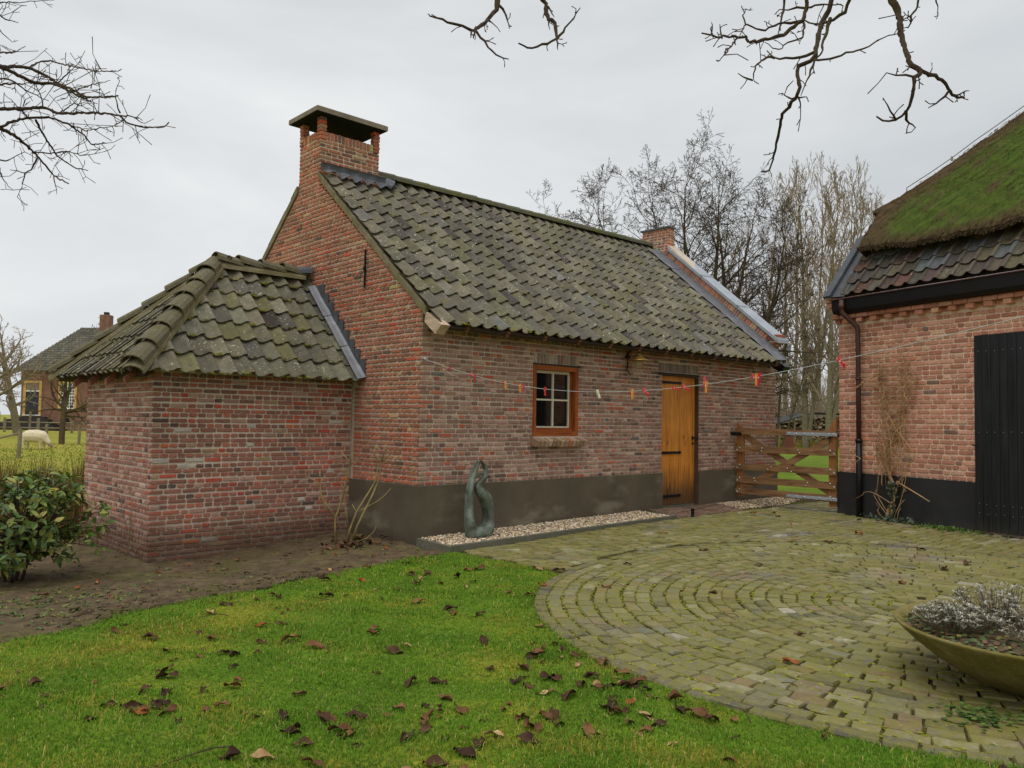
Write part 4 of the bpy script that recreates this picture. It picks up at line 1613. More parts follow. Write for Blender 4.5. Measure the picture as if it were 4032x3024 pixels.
sx, sy, szb = SCU
def sp(x, z, y=0.0): return (x, sy + y, z)
left = [sp(.60, .10), sp(.555, .30), sp(.545, .50), sp(.552, .70), sp(.585, .86, -.01), sp(.645, .985, -.015), sp(.694, 1.065, -.01)]
paths = [(left, [.07, .054, .044, .037, .032, .024, .012]),
         ([q[:1] + (q[1] + .05,) + q[2:] for q in left], [.07, .055, .042, .036, .03, .022, .010]),
         ([sp(.60, .12), sp(.70, .125), sp(.80, .13), sp(.87, .20)], [.085, .10, .10, .085]),
         ([sp(.62, .14, .06), sp(.74, .15, .06), sp(.85, .17, .05)], [.07, .09, .08]),
         ([sp(.86, .16), sp(.895, .30), sp(.885, .44), sp(.815, .58), sp(.70, .66), sp(.655, .735), sp(.735, .80), sp(.808, .868)], [.078, .052, .058, .076, .070, .046, .040, .037]),
         ([sp(.87, .20, .06), sp(.89, .40, .06), sp(.80, .58, .05), sp(.73, .66, .04)], [.07, .065, .064, .05]),
         ([sp(.818, .845, -.015), sp(.835, .865, -.01)], [.044, .040]),
         ([sp(.815, .89), sp(.79, .96), sp(.745, 1.02), sp(.70, 1.062)], [.034, .030, .026, .013]),
         ([sp(.795, .885), sp(.73, .90), sp(.665, .87), sp(.62, .83)], [.026, .020, .019, .020])]
sc_o = blob_tubes(paths, .012, 'bronze_sculpture', MAT['bronze'], None, sm=8)
tag(sc_o, "slender green bronze abstract figure standing on the gravel by the wall", "sculpture")

# wall lamp
LX, LY = 4.055, -.24
LAMP = empty('wall_lamp', (LX, 0, 2.6), "brass barn lamp with round shade between window and door", "lamp")
MB().lathe([(.0, 2.672), (.028, 2.668), (.034, 2.65), (.05, 2.635), (.075, 2.605), (.11, 2.578), (.165, 2.556), (.182, 2.548), (.182, 2.542), (.16, 2.548), (.10, 2.568), (.05, 2.59), (.0, 2.60)], (LX, LY, 0), 28).build('lamp_shade', MAT['brass'], LAMP, True)
MB().lathe([(.0, 2.585), (.055, 2.58), (.058, 2.50), (.05, 2.44), (.03, 2.42), (.0, 2.415)], (LX, LY, 0), 16).build('lamp_glass', MAT['lamp_glass'], LAMP, True)
mb = MB()
for k in range(6):
    a = k * PI / 3
    mb.tube([(LX + .07 * math.cos(a), LY + .07 * math.sin(a), z) for z in (2.57, 2.50, 2.455)] + [(LX + .04 * math.cos(a), LY + .04 * math.sin(a), 2.41)], .005, 5)
for z, rr in ((2.53, .072), (2.46, .07)):
    mb.tube([(LX + rr * math.cos(t), LY + rr * math.sin(t), z) for t in np.linspace(0, 2 * PI, 17)], .005, 5)
mb.build('lamp_cage', MAT['brass'], LAMP)
mb = MB()
mb.tube([(LX, LY, 2.66), (LX, LY, 2.70), (LX, LY + .04, 2.73), (LX, -.09, 2.72), (LX, -.03, 2.67), (LX, .0, 2.62)], .012, 8)
mb.lathe([(.0, 0), (.05, 0), (.05, .02), (.0, .02)], (LX, -.02, 2.60), 12)
mb.tube([(LX, -.025, 2.60), (LX - .02, -.03, 2.40), (LX + .03, -.06, 2.33), (LX + .05, -.09, 2.36)], .008, 6)
mb.build('lamp_bracket', MAT['iron'], LAMP)

# ------------------------------------------------------------------ barn
def BP(s, o, z):
    q = BCOR + BD * s + BN * o
    return np.array([q[0], q[1], z])


BD3, BN3 = np.array([BD[0], BD[1], 0]), np.array([BN[0], BN[1], 0])
BARN = empty('thatched_barn', (float(BCOR[0]), float(BCOR[1]), .07), "salmon brick barn with mossy thatch over tiles and a black door", "barn")


def bbox(mb, s0, s1, o0, o1, z0, z1, tint=None):
    """box in barn coordinates, o0 inside < o1 outside"""
    return mb.hexa([BP(s0, o0, z0), BP(s0, o1, z0), BP(s1, o1, z0), BP(s1, o0, z0), BP(s0, o0, z1), BP(s0, o1, z1), BP(s1, o1, z1), BP(s1, o0, z1)][::1], tint)


mb = MB()
bbox(mb, .0135, 2.44, -4.0, -.0135, -.15, 3.66)
bbox(mb, 2.44, 4.40, -4.0, -.06, -.15, 2.90)
bbox(mb, 2.44, 4.40, -4.0, -.0135, 2.90, 3.66)
bbox(mb, 4.40, 7.0, -4.0, -.0135, -.15, 3.66)
BW = mb.build('wall', MAT['mortar_barn'], BARN)
bb_ = Batch('brick', 'bricks', BARN, MAT['bbrick_obj'], MAT['bbrick_attr'])
BB = BrickSet(bb_, .0747, .226, .113, .020, .0185)
PAL_BARN = [(7, (204, 144, 120)), (6, (194, 132, 108)), (4, (212, 156, 132)), (3, (182, 120, 98)), (1.2, (168, 116, 100)), (.8, (216, 172, 142)), (.3, (138, 110, 98)), (.6, (206, 136, 100))]


def barn_iv(z):
    iv = [(0.0, 6.4)]
    if z < 2.895: iv = sub(iv, 2.425, 4.40)
    return iv


BB.lay(BP(0, 0, 0), BD3, BN3, .792, 3.29, barn_iv, PAL_BARN, BW, 0, .003)
for k in range(23):      # dentils
    s0 = .16 + k * .272
    c = BP(s0 + .06, .092, 3.325)
    bb_.put(random.choice(BB.hd), frame4(c, BD3, (0, 0, 1), BN3, 1.12, 1.05), pick(PAL_BARN), BW, .009, BN3)
    mb = MB()
    bbox(mb, s0 + .003, s0 + .119, -.005, .088, 3.292, 3.359, pick(PAL_BARN))
    mb.build('dentil', MAT['bbrick_attr'], BW)
BB.lay(BP(0, 0, 0), BD3, BN3, 3.29, 3.3647, lambda z: [(0, 6.4)], PAL_BARN, BW, 1)
BB.lay(BP(-.05, .10, 0), BD3, BN3, 3.3647, 3.4394, lambda z: [(0, 6.5)], PAL_BARN, BW, 1)
mb = MB()
bbox(mb, -.04, 6.45, -.012, .092, 3.364, 3.44, lin(150, 96, 76))
mb.build('cornice', MAT['bbrick_attr'], BW)
for i, (z0, ex) in enumerate(((3.30, .03), (3.44, .05), (3.515, .09), (3.59, .13), (3.665, .16))):   # corbel at the corner
    mb = MB()
    bbox(mb, -ex, .06, -.25, ex * .9, z0, z0 + .068, pick(PAL_BARN))
    mb.build('corbel_brick', MAT['bbrick_attr'], BW)
mb = MB()
bbox(mb, -.015, 2.425, -.02, .015, -.2, .792)
mb.build('plinth', MAT['black_wall'], BARN)
mb = MB()
bbox(mb, 4.40, 6.5, -.02, .015, -.2, .792)
mb.build('plinth', MAT['black_wall'], BARN)
bb_.finish()
# black door
BDR = empty('barn_door', (0, 0, 0))
set_parent(BDR, BARN)
e = [2.428, 2.545, 2.668, 2.79, 2.905, 3.03, 3.15, 3.27, 3.39, 3.51, 3.63, 3.75, 3.87, 4.0, 4.2]
for a, b in zip(e[:-1], e[1:]):
    mb = MB()
    c = .006
    P = [BP(a + .002, -.01, .125), BP(a + .002, .045 - c, .125), BP(a + .002 + c, .045, .125), BP(b - .002 - c, .045, .125), BP(b - .002, .045 - c, .125), BP(b - .002, -.01, .125)]
    mb.prism(P, (0, 0, 2.762))
    mb.build('door_plank', MAT['black_wood'], BDR)
    for z in (2.66, 1.515, .495, .37):
        q = MB()
        q.lathe([(.0, .0), (.0055, .0), (.004, .005), (.0, .006)], (0, 0, 0), 6)
        V = q.V[0]
        q.V[0] = (np.outer(V[:, 0], BD3) + np.outer(V[:, 1], [0, 0, 1]) + np.outer(V[:, 2], BN3) + BP((a + b) / 2 + random.uniform(-.01, .01), .0455, z + random.uniform(-.008, .008))).astype(np.float32)
        q.build('stud', MAT['stud'], BDR)
mb = MB()
mb.tube([BP(2.47, .05, 1.32), BP(2.40, .055, 1.325)], .012, 6)
mb.build('door_hook', MAT['iron'], BDR)
# gutter and downpipe
mb = MB()
mb.prism([BP(.06, -.02, 3.445), BP(.06, .18, 3.445), BP(.06, .215, 3.50), BP(.06, .235, 3.675), BP(.06, .215, 3.675), BP(.06, .195, 3.52), BP(.06, -.02, 3.52)], BD3 * 6.5)
mb.build('gutter', MAT['black_gutter'], BARN)
mb = MB()
mb.tube([BP(.03, .245, 3.684), BP(6.5, .245, 3.684)], .013, 8)
mb.build('gutter_rim', MAT['pipe_brown'], BARN)
mb = MB()
mb.tube([BP(.30, .265, 3.66), BP(.30, .265, 3.52), BP(.31, .255, 3.44), BP(.40, .16, 3.30), BP(.475, .10, 3.20), BP(.48, .095, 3.10), BP(.485, .09, 2.2), BP(.49, .09, 1.32)], .040, 12)
mb.tube([BP(.30, .265, 3.60), BP(.30, .265, 3.50)], .046, 12)
mb.tube([BP(.483, .092, 2.36), BP(.483, .092, 2.33)], .045, 12)
DP = mb.build('downpipe', MAT['pipe_brown'], BARN, True)
MB().tube([BP(.49, .09, 1.345), BP(.495, .09, .06)], .050, 12).tube([BP(.49, .09, 1.36), BP(.49, .09, 1.30)], .056, 12).tube([BP(.492, .09, 1.06), BP(.492, .09, 1.04)], .054, 12).build('pipe_shoe', MAT['black_gutter'], DP, True)
# tiles
BTZ = lambda o: 3.80 + 1.28 * (.12 - o)
bs = (-BN3 + np.array([0, 0, 1.28])) / math.hypot(1, 1.28)
bn = (BN3 * 1.28 + np.array([0, 0, 1.0])) / math.hypot(1, 1.28)
mb = MB()
f = lambda s, o, d: BP(s, o, BTZ(o)) + bn * d
mb.hexa([f(-.1, .12, -.10), f(7, .12, -.10), f(7, -.74, -.10), f(-.1, -.74, -.10), f(-.1, .12, -.05), f(7, .12, -.05), f(7, -.74, -.05), f(-.1, -.74, -.05)])
BROOF = mb.build('roof', MAT['slab_dark'], BARN)
btb = Batch('roof_tile', 'roof_tiles', BARN, MAT['btile_obj'], MAT['btile_attr'])
bsh = [btb.shape(*tile_shape(.25, .37, False, s + 20)) for s in range(5)]
PAL_BT = [(6, (78, 72, 66)), (5, (92, 84, 74)), (3, (86, 70, 66)), (2, (104, 96, 78)), (1.5, (98, 72, 62)), (.4, (140, 80, 54)), (.5, (132, 102, 62)), (2, (96, 98, 98))]
roof_plane(btb, BP(.20, .15, BTZ(.15)) - bn * .0, BD3, bs, bn, 15, 5, .262, .25, lambda s: -.02, lambda s: 9, PAL_BT, BROOF, bsh, .37)
btb.finish()
mb = MB()
mb.hexa([f(.02, .17, .0), f(.26, .17, -.02), f(.26, -.75, -.02), f(.02, -.75, .0), f(.02, .17, .02), f(.26, .17, .0), f(.26, -.75, .0), f(.02, -.75, .02)])
mb.build('valley_lead', MAT['lead'], BROOF)
mb = MB()
mb.hexa([f(-.13, .18, .02), f(.03, .18, .02), f(.03, -.72, .02), f(-.13, -.72, .02), f(-.13, .18, .065), f(.03, .18, .08), f(.03, -.72, .08), f(-.13, -.72, .065)])
mb.build('verge_capping', MAT['lead_dark'], BROOF)

# thatch
TH_L = np.array([(-4.2, 6.3), (-3.0, 4.2), (-1.776, 2.10), (-1.357, 1.39), (-.95, .72), (-.80, .34), (-.775, .10), (-.745, .07), (-.715, .26), (-.134, .23), (.05, .26)])
ths = lambda o: np.interp(o, TH_L[:, 0], TH_L[:, 1])


def th_lip(s):      # lower edge of the thatch
    return -.185 + .12 * smooth((s - .2) / 1.6) - .05 * smooth((s - 2.2) / 1.5)


def thz(s, o, rough=1.0):
    n_ = (np.sin(s * 9 + o * 5) * .5 + np.sin(s * 21 - o * 13 + 1) * .3 + np.sin(s * 37 + o * 41) * .3) * .014 + wob(s * .6, o * 3, 2.6, 5) * .012 + wob(s, o, 1.1, 3) * .016
    return BTZ(o) + .45 + n_ * rough


nt, ns_ = 90, 150
Vt = []
Tt = []
BRN, DRK, GRN, LGR = np.array(lin(84, 69, 48)), np.array(lin(58, 47, 34)), np.array(lin(58, 77, 26)), np.array(lin(80, 103, 34))


def th_tint(s, o):
    edge = s - ths(o)
    m = smooth((edge - .15) / .55) * smooth((th_lip(s) + .0 - o) / .16) * smooth((1.0 - (-o - .35 - .62 * max(0, s - .6)) / .5))
    m *= smooth((wob(s * 1.7, o * 2.3, 1.5, 7) + .95) / .8)
    n_ = .5 + .5 * wob(s * 2, o * 5, 3, 1)
    base = BRN * (.75 + .5 * n_)
    g_ = GRN * (1 - n_) + LGR * n_
    k = m * (.55 + .45 * random.random())
    return base * (1 - k) + g_ * k


for i in range(nt):
    for j in range(ns_):
        b = i / (nt - 1)
        a = j / (ns_ - 1)
        o0 = -4.0
        s_guess = .23 + a * 6.5
        o = th_lip(s_guess) + (o0 - th_lip(s_guess)) * b
        s = ths(o) + (6.7 - ths(o)) * a ** 1.2
        o = th_lip(s) + (o0 - th_lip(s)) * b
        s = max(s, ths(o))
        rnd = random.uniform(-.008, .008)
        roundoff = .03 * (1 - smooth(b * 4.0 / .10)) + .03 * (1 - smooth((s - ths(o)) / .10))
        Vt.append(BP(s, o, thz(s, o) + rnd - roundoff))
        Tt.append(th_tint(s, o))
F = [(i * ns_ + j, i * ns_ + j + 1, (i + 1) * ns_ + j + 1, (i + 1) * ns_ + j) for i in range(nt - 1) for j in range(ns_ - 1)]
mb = MB()
mb.tints = True
mb.add(Vt, np.array(F), np.array(Tt))
# underside of the lip and the verge face
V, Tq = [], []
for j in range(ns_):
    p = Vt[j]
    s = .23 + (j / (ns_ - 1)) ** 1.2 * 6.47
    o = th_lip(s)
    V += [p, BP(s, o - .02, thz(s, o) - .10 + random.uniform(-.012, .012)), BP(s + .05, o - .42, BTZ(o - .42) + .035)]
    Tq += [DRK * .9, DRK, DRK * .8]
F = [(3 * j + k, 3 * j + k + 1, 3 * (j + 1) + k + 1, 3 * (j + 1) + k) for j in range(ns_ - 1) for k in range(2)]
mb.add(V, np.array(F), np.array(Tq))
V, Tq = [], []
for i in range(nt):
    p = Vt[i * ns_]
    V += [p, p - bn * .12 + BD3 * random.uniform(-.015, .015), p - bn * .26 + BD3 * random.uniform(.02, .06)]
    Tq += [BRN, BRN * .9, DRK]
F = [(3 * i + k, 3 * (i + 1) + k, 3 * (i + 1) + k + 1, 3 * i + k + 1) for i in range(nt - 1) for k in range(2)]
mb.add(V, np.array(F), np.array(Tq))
TH = mb.build('thatch', MAT['reed'], BARN)
# reed ends lying on the thatch
N = 26000
mb = MB()
mb.tints = True
V, Tq = [], []
for _ in range(N):
    b = random.random() ** .9
    s = random.uniform(.2, 4.6)
    o = th_lip(s) - b * 2.9
    if s < ths(o) - .0:
        continue
    ln = random.uniform(.04, .09)
    wd = random.uniform(.004, .008)
    p = BP(s, o, thz(s, o) + .0)
    d = -bs * ln + bn * random.uniform(.004, .024) + BD3 * random.uniform(-.03, .03)
    q = BD3 * wd
    p = p - bn * .012
    t = th_tint(s, o) * random.choice((.4, .65, .9, 1.1, 1.35))
    V += [p - q, p + q, p + d + q * .5, p + d - q * .5]
    Tq += [t] * 4
k = len(V) // 4
mb.add(V, (np.arange(k)[:, None] * 4 + np.arange(4)[None, :]), np.array(Tq))
# hanging fringe
V, Tq = [], []
for _ in range(1800):
    s = random.uniform(.22, 4.2)
    o = th_lip(s) + random.uniform(-.03, .01)
    p = BP(s, o, thz(s, o) - random.uniform(.03, .10))
    d = -bs * random.uniform(.01, .028) + np.array([0, 0, random.uniform(-.012, .0)]) + BD3 * random.uniform(-.02, .02)
    q = BD3 * .006
    V += [p - q, p + q, p + d + q, p + d - q]
    Tq += [BRN * random.uniform(.5, 1.1)] * 4
k = len(V) // 4
mb.add(V, (np.arange(k)[:, None] * 4 + np.arange(4)[None, :]), np.array(Tq))
r_ = mb.build('reeds', MAT['reed'], TH)
r_['kind'] = 'stuff'
mb = MB()
pts = []
for o in np.linspace(-.9, -3.4, 16):
    s = float(ths(o)) + .06
    pts.append(BP(s, o, float(thz(s, o)) + .06))
pts = [pts[0] + np.array([0, 0, -.10]), pts[0] + np.array([0, 0, -.02])] + pts
mb.tube(pts, .009, 6)
for p in pts[4::4]:
    mb.box((-.015, -.015, -.05), (.015, .015, .02), None, None, p)
mb.build('lightning_wire', MAT['wire'], BARN)

# ------------------------------------------------------------------ gate
G0, G1 = np.array([7.2, -.12]), np.array([7.36, -1.85])
GD = (G1 - G0) / np.linalg.norm(G1 - G0)
GN = np.array([-abs(GD[1]), -GD[0]])
GATE = empty('wooden_gate', (7.28, -1.0, .1), "brown wooden five-bar gate between the outbuilding and the barn", "gate")


def GP(g, o, z):
    q = G0 + GD * g + GN * o
    return np.array([q[0], q[1], z])


def gbar(name, g0, g1, o0, o1, za0, za1, zb0, zb1, mat):
    """board between g0 and g1; za is its bottom/top at g0, zb at g1"""
    m = MB()
    m.hexa([GP(g0, o0, za0), GP(g0, o1, za0), GP(g1, o1, zb0), GP(g1, o0, zb0), GP(g0, o0, za1), GP(g0, o1, za1), GP(g1, o1, zb1), GP(g1, o0, zb1)])
    return m.build(name, mat, GATE)


gbar('stile', -.046, .085, -.05, .02, .25, 1.60, .25, 1.50, MAT['gate_woodz'])
gbar('stile', 1.644, 1.775, -.05, .02, .19, 1.50, .19, 1.72, MAT['gate_woodz'])
gbar('top_rail', -.05, 1.778, .0205, .06, 1.376, 1.503, 1.388, 1.474, MAT['gate_wood'])
RAILS = ((1.058, 1.164, 1.05, 1.168), (.74, .85, .724, .846), (.503, .613, .488, .61), (.301, .402, .27, .392))
for a, b, c, d in RAILS:
    gbar('rail', -.048, 1.777, .0205, .052, a, b, c, d, MAT['gate_wood'])
gbar('brace', .10, 1.70, -.045, -.004, 1.30, 1.43, .33, .46, MAT['gate_wood'])
gbar('brace', .10, 1.70, -.003, .020, .33, .46, 1.28, 1.41, MAT['gate_wood'])
for z in (1.42, .327):
    m = MB()
    m.hexa([GP(.92, .0605, z - .028), GP(.92, .068, z - .028), GP(1.80, .068, z - .032), GP(1.80, .0605, z - .032), GP(.92, .0605, z + .028), GP(.92, .068, z + .028), GP(1.80, .068, z + .024), GP(1.80, .0605, z + .024)])
    m.build('strap_hinge', MAT['zinc'], GATE)
m = MB()
m.hexa([GP(-.13, .061, 1.36), GP(-.13, .085, 1.36), GP(.06, .085, 1.36), GP(.06, .061, 1.36), GP(-.13, .061, 1.42), GP(-.13, .085, 1.42), GP(.06, .085, 1.42), GP(.06, .061, 1.42)])
m.tube([GP(-.16, .075, 1.39), GP(.08, .075, 1.39)], .013, 8)
m.build('latch', MAT['iron'], GATE)


def bolt(g, o, z, r_=.016):
    m = MB()
    th = np.linspace(0, 2 * PI, 7)[:-1]
    V = [GP(g, o + .013, z)] + [GP(g + math.cos(t) * r_ * .8, o + .009, z + math.sin(t) * r_ * .8) for t in th] + [GP(g + math.cos(t) * r_, o, z + math.sin(t) * r_) for t in th]
    m.add(V, [(0, 1 + i, 1 + (i + 1) % 6) for i in range(6)] + [(1 + i, 7 + i, 7 + (i + 1) % 6, 1 + (i + 1) % 6) for i in range(6)])
    m.build('bolt', MAT['stud'], GATE, True)


for a, b, c, d in RAILS:
    zm = lambda g, k: (a + (c - a) * g / 1.78) * (1 - k) + (b + (d - b) * g / 1.78) * k
    bolt(-.02, .0525, zm(0, .3)); bolt(.03, .0525, zm(0, .75)); bolt(1.68, .0525, zm(1.7, .75)); bolt(1.745, .0525, zm(1.7, .3))
for g, z in ((.46, 1.14), (.45, 1.09), (1.12, 1.13), (1.15, 1.08), (.63, .81), (.57, .765), (.93, .80), (1.0, .75), (.31, .59), (.33, .54), (1.29, .57), (1.26, .52)):
    bolt(g, .0525, z, .015)
for z in (1.42, .327):
    for g in (.97, 1.10, 1.24, 1.38, 1.51, 1.67, 1.74):
        bolt(g, .0685, z, .016)

# ------------------------------------------------------------------ clothesline and pegs
CA, CB = np.array([.026, -.03]), np.array([-1.587, -8.264])
CL = float(np.linalg.norm(CB - CA))
CDIR = (CB - CA) / CL
cs_ = np.array([0, .543, 1.221, 1.978, 2.72, 3.544, 4.16, 4.613, 5.308, 5.961, 6.459, 7.044, 8.39])
cz_ = np.array([2.331, 2.205, 2.076, 1.960, 1.892, 1.846, 1.834, 1.843, 1.888, 1.980, 2.059, 2.147, 2.36])


def linepos(s):
    q = CA + CDIR * s
    return np.array([q[0], q[1], float(np.interp(s, cs_, cz_))])


LINE = empty('clothesline', (float(CA[0]), float(CA[1]), 2.331), "white clothesline sagging across the yard from the outbuilding corner", "clothesline")
fit = np.polyfit(cs_, cz_, 4)
def linez(s): return float(np.polyval(fit, s))
def linepos(s):
    q = CA + CDIR * s
    return np.array([q[0], q[1], linez(s)])
MB().tube([linepos(s) for s in np.linspace(0.0, CL, 60)], .0027, 6).build('cord', MAT['line'], LINE, True)
mb = MB()
mb.tube([(.03, .0, 2.335), (.026, -.05, 2.335)], .012, 8)
mb.tube([(.026, -.05, 2.32), (.026, -.05, 2.35)], .016, 8)
mb.build('wall_screw', MAT['stud'], LINE)
p = linepos(.52)
MB().tube([linepos(.1) + [0, 0, .12], linepos(.08) + [.0, 0, .0], linepos(.3) + [0, .0, .01], p + [0, 0, .01], p + [0, -.05, -.06], p + [.06, -.16, -.13]], .002, 4).build('string_end', MAT['straw'] if False else MAT['line'], LINE)

PEG_L = .085
mbl = MB()
mbl.add([(-.0045, -.006, .022), (.0045, -.006, .022), (.0045, .006, .022), (-.0045, .006, .022), (-.0050, -.007, -.012), (.0050, -.007, -.012), (.0050, .007, -.012), (-.0050, .007, -.012),
         (-.0035, -.006, -.062), (.0035, -.006, -.062), (.0035, .006, -.062), (-.0035, .006, -.062)],
        [(0, 1, 2, 3), (0, 4, 5, 1), (1, 5, 6, 2), (2, 6, 7, 3), (3, 7, 4, 0), (4, 8, 9, 5), (5, 9, 10, 6), (6, 10, 11, 7), (7, 11, 8, 4), (8, 11, 10, 9)])
_leg = mbl.build('leg', MAT['peg'])
PEG_LEG = _leg.data
bpy.data.objects.remove(_leg)
_sp = MB().tube([(0, -.009, -.012), (0, .009, -.012)], .006, 8).build('spring', MAT['stud'])
PEG_SPR = _sp.data
bpy.data.objects.remove(_sp)
RED, ORG, CRM, PNK = (206, 34, 38), (232, 146, 62), (206, 206, 170), (214, 60, 82)
PEGS = [  # s, colour, tilt from hanging straight (deg), opening (deg), label
    (.549, (206, 150, 96), 4, 22, "worn orange peg tied with string nearest the outbuilding corner"),
    (.712, RED, 68, 16, "red clothes peg lying along the line beside the worn orange peg"),
    (1.221, RED, -72, 12, "red clothes peg lying along the line left of a hanging red one"),
    (1.325, RED, 8, 26, "red clothes peg hanging open, touching a sideways red peg"),
    (1.978, ORG, -10, 16, "lone orange clothes peg hanging left of the window"),
    (2.265, ORG, -4, 14, "orange clothes peg hanging beside a red peg left of the window"),
    (2.333, PNK, 10, 14, "red clothes peg hanging close beside an orange one left of the window"),
    (2.72, RED, 0, 20, "lone red clothes peg hanging in front of the window panes"),
    (3.544, CRM, -28, 3, "cream clothes peg hanging tilted right of the window"),
    (4.011, ORG, 2, 4, "lone orange clothes peg hanging closed left of the golden door"),
    (4.16, RED, -52, 24, "red clothes peg swung sideways just left of the golden door"),
    (4.504, RED, -84, 10, "red clothes peg lying along the line over the golden door planks"),
    (4.613, RED, -66, 20, "red clothes peg swung open before the golden door, right of another"),
    (4.829, PNK, 176, 10, "pinkish red clothes peg standing upright behind an orange peg"),
    (4.845, ORG, 5, 18, "orange clothes peg hanging open with an upright red peg behind"),
    (5.289, RED, -60, 28, "red clothes peg swung sideways in the tight cluster over the gate"),
    (5.319, ORG, 1, 3, "orange clothes peg in the middle of the tight cluster over the gate"),
    (5.342, RED, 9, 12, "red clothes peg hanging at the right of the cluster over the gate"),
    (5.971, RED, -48, 28, "lone red clothes peg in front of the barn corner"),
]
for s, colr, tilt, op, lab in PEGS:
    p = linepos(s)
    t = empty('clothes_peg', p.tolist(), lab, "clothes peg", "pegs on the clothesline")
    ex = Vector((CDIR[0], CDIR[1], 0))
    t.rotation_euler = (0, 0, math.atan2(CDIR[1], CDIR[0]))
    for sg in (-1, 1):
        g = bpy.data.objects.new('leg', PEG_LEG)
        COL.objects.link(g)
        g.parent = t
        g.rotation_euler = (0, math.radians(tilt + sg * op / 2), 0)
        dx = sg * .0055
        a = math.radians(tilt)
        g.location = (dx * math.cos(a), 0, -dx * math.sin(a) - .002)
        g.color = lin(colr)
    q = bpy.data.objects.new('spring', PEG_SPR)
    COL.objects.link(q)
    q.parent = t
    q.rotation_euler = (0, math.radians(tilt), 0)

# ------------------------------------------------------------------ climbing plant on the barn
VINE = empty('climbing_plant', BP(1.05, .08, .07).tolist(), "bare tangled brown climber on the salmon barn wall", "climber")


def wander(wp, n, amp, rnd):
    """smooth wandering line through way points"""
    P = np.array(wp, float)
    t = np.linspace(0, len(P) - 1, n)
    i = np.clip(t.astype(int), 0, len(P) - 2)
    f = t - i
    f = (f * f * (3 - 2 * f))[:, None]
    Q = P[i] * (1 - f) + P[i + 1] * f
    ph = [rnd.uniform(0, 6) for _ in range(6)]
    k = np.linspace(0, 1, n)
    env = np.sin(np.clip(k, 0, 1) * PI) ** .5
    Q[:, 0] += amp * env * (np.sin(k * 9 + ph[0]) + .5 * np.sin(k * 23 + ph[1])) * .6
    Q[:, 1] += amp * env * .35 * np.sin(k * 13 + ph[2])
    Q[:, 2] += amp * env * .4 * np.sin(k * 11 + ph[4])
    return Q


rv = random.Random(5)
mb = MB()
main = [([(1.00, .10, .05), (1.08, .10, .30), (1.17, .09, .60), (1.20, .07, .72)], .030, .018), ([(1.08, .08, .05), (1.12, .09, .35), (1.18, .08, .62), (1.05, .07, .80), (.90, .06, 1.0)], .026, .012),
        ([(1.12, .12, .05), (1.14, .12, .4), (1.22, .09, .66)], .018, .012)]
for wp, r0, r1 in main:
    Q = wander(wp, 14, .02, rv)
    mb.tube([BP(*q) for q in Q], np.linspace(r0, r1, 14), 8)
mb.build('stem', MAT['vine'], VINE, True)
mb = MB()
for k in range(36):
    cl = rv.random() < .62
    zs_ = [rv.uniform(.6, .9), rv.uniform(1.0, 1.35), rv.uniform(1.45, 1.8), rv.uniform(1.9, 2.2), rv.uniform(2.25, 2.62)]
    cx_ = [1.0, .93, 1.0, .95, .93] if cl else [1.22, 1.30, 1.24, 1.34, 1.42]
    if rv.random() < .25: cx_ = cx_[:2] + ([1.24, 1.34, 1.42] if cl else [1.0, .95, .93])
    m = rv.randint(3, 5)
    st_ = rv.randint(0, 5 - m)
    wp = [(cx_[i] + rv.gauss(0, .075), rv.uniform(.02, .13), zs_[i]) for i in range(st_, st_ + m)]
    if rv.random() < .3:
        wp.append((wp[-1][0] + rv.uniform(-.2, .2), rv.uniform(.05, .2), wp[-1][2] - rv.uniform(.05, .35)))
    Q = wander(wp, 26, .11, rv)
    r0 = rv.uniform(.0035, .010)
    mb.tube([BP(*q) for q in Q], np.linspace(r0, r0 * .5, 26), 5)
for k in range(32):   # tangle at the top
    a_ = rv.uniform(0, 6.3)
    c0 = (rv.choice((.93, .98, 1.40, 1.2)) + rv.gauss(0, .07), rv.uniform(.03, .16), rv.uniform(2.0, 2.6))
    mb.tube([BP(*q) for q in wander([c0, (c0[0] + .14 * math.cos(a_), rv.uniform(.03, .2), c0[2] + .12 * math.sin(a_)), (c0[0] + .24 * math.cos(a_ + .9), rv.uniform(.03, .18), c0[2] + .2 * math.sin(a_ + .9))], 10, .05, rv)], np.linspace(.005, .002, 10), 4)
for k in range(26):   # thin shoots at the top
    if rv.random() < .5:
        b = (rv.uniform(.80, 1.05), .06, rv.uniform(2.2, 2.5))
    else:
        b = (rv.uniform(1.25, 1.48), .06, rv.uniform(2.3, 2.65))
    e = (b[0] + rv.uniform(-.35, .3), rv.uniform(.03, .2), b[2] + rv.uniform(-.1, .65))
    mb.tube([BP(*q) for q in wander([b, e], 9, .05, rv)], np.linspace(.004, .0015, 9), 4)
for k in range(6):    # shoots that reach over to the downpipe
    mb.tube([BP(*q) for q in wander([(.9 + k * .03, .1, 2.40 + .02 * k), (.62, .17, 2.26 + .03 * rv.random()), (.44 + .04 * rv.random(), .19, 2.14 + .10 * rv.random())], 12, .02, rv)], .0035, 4)
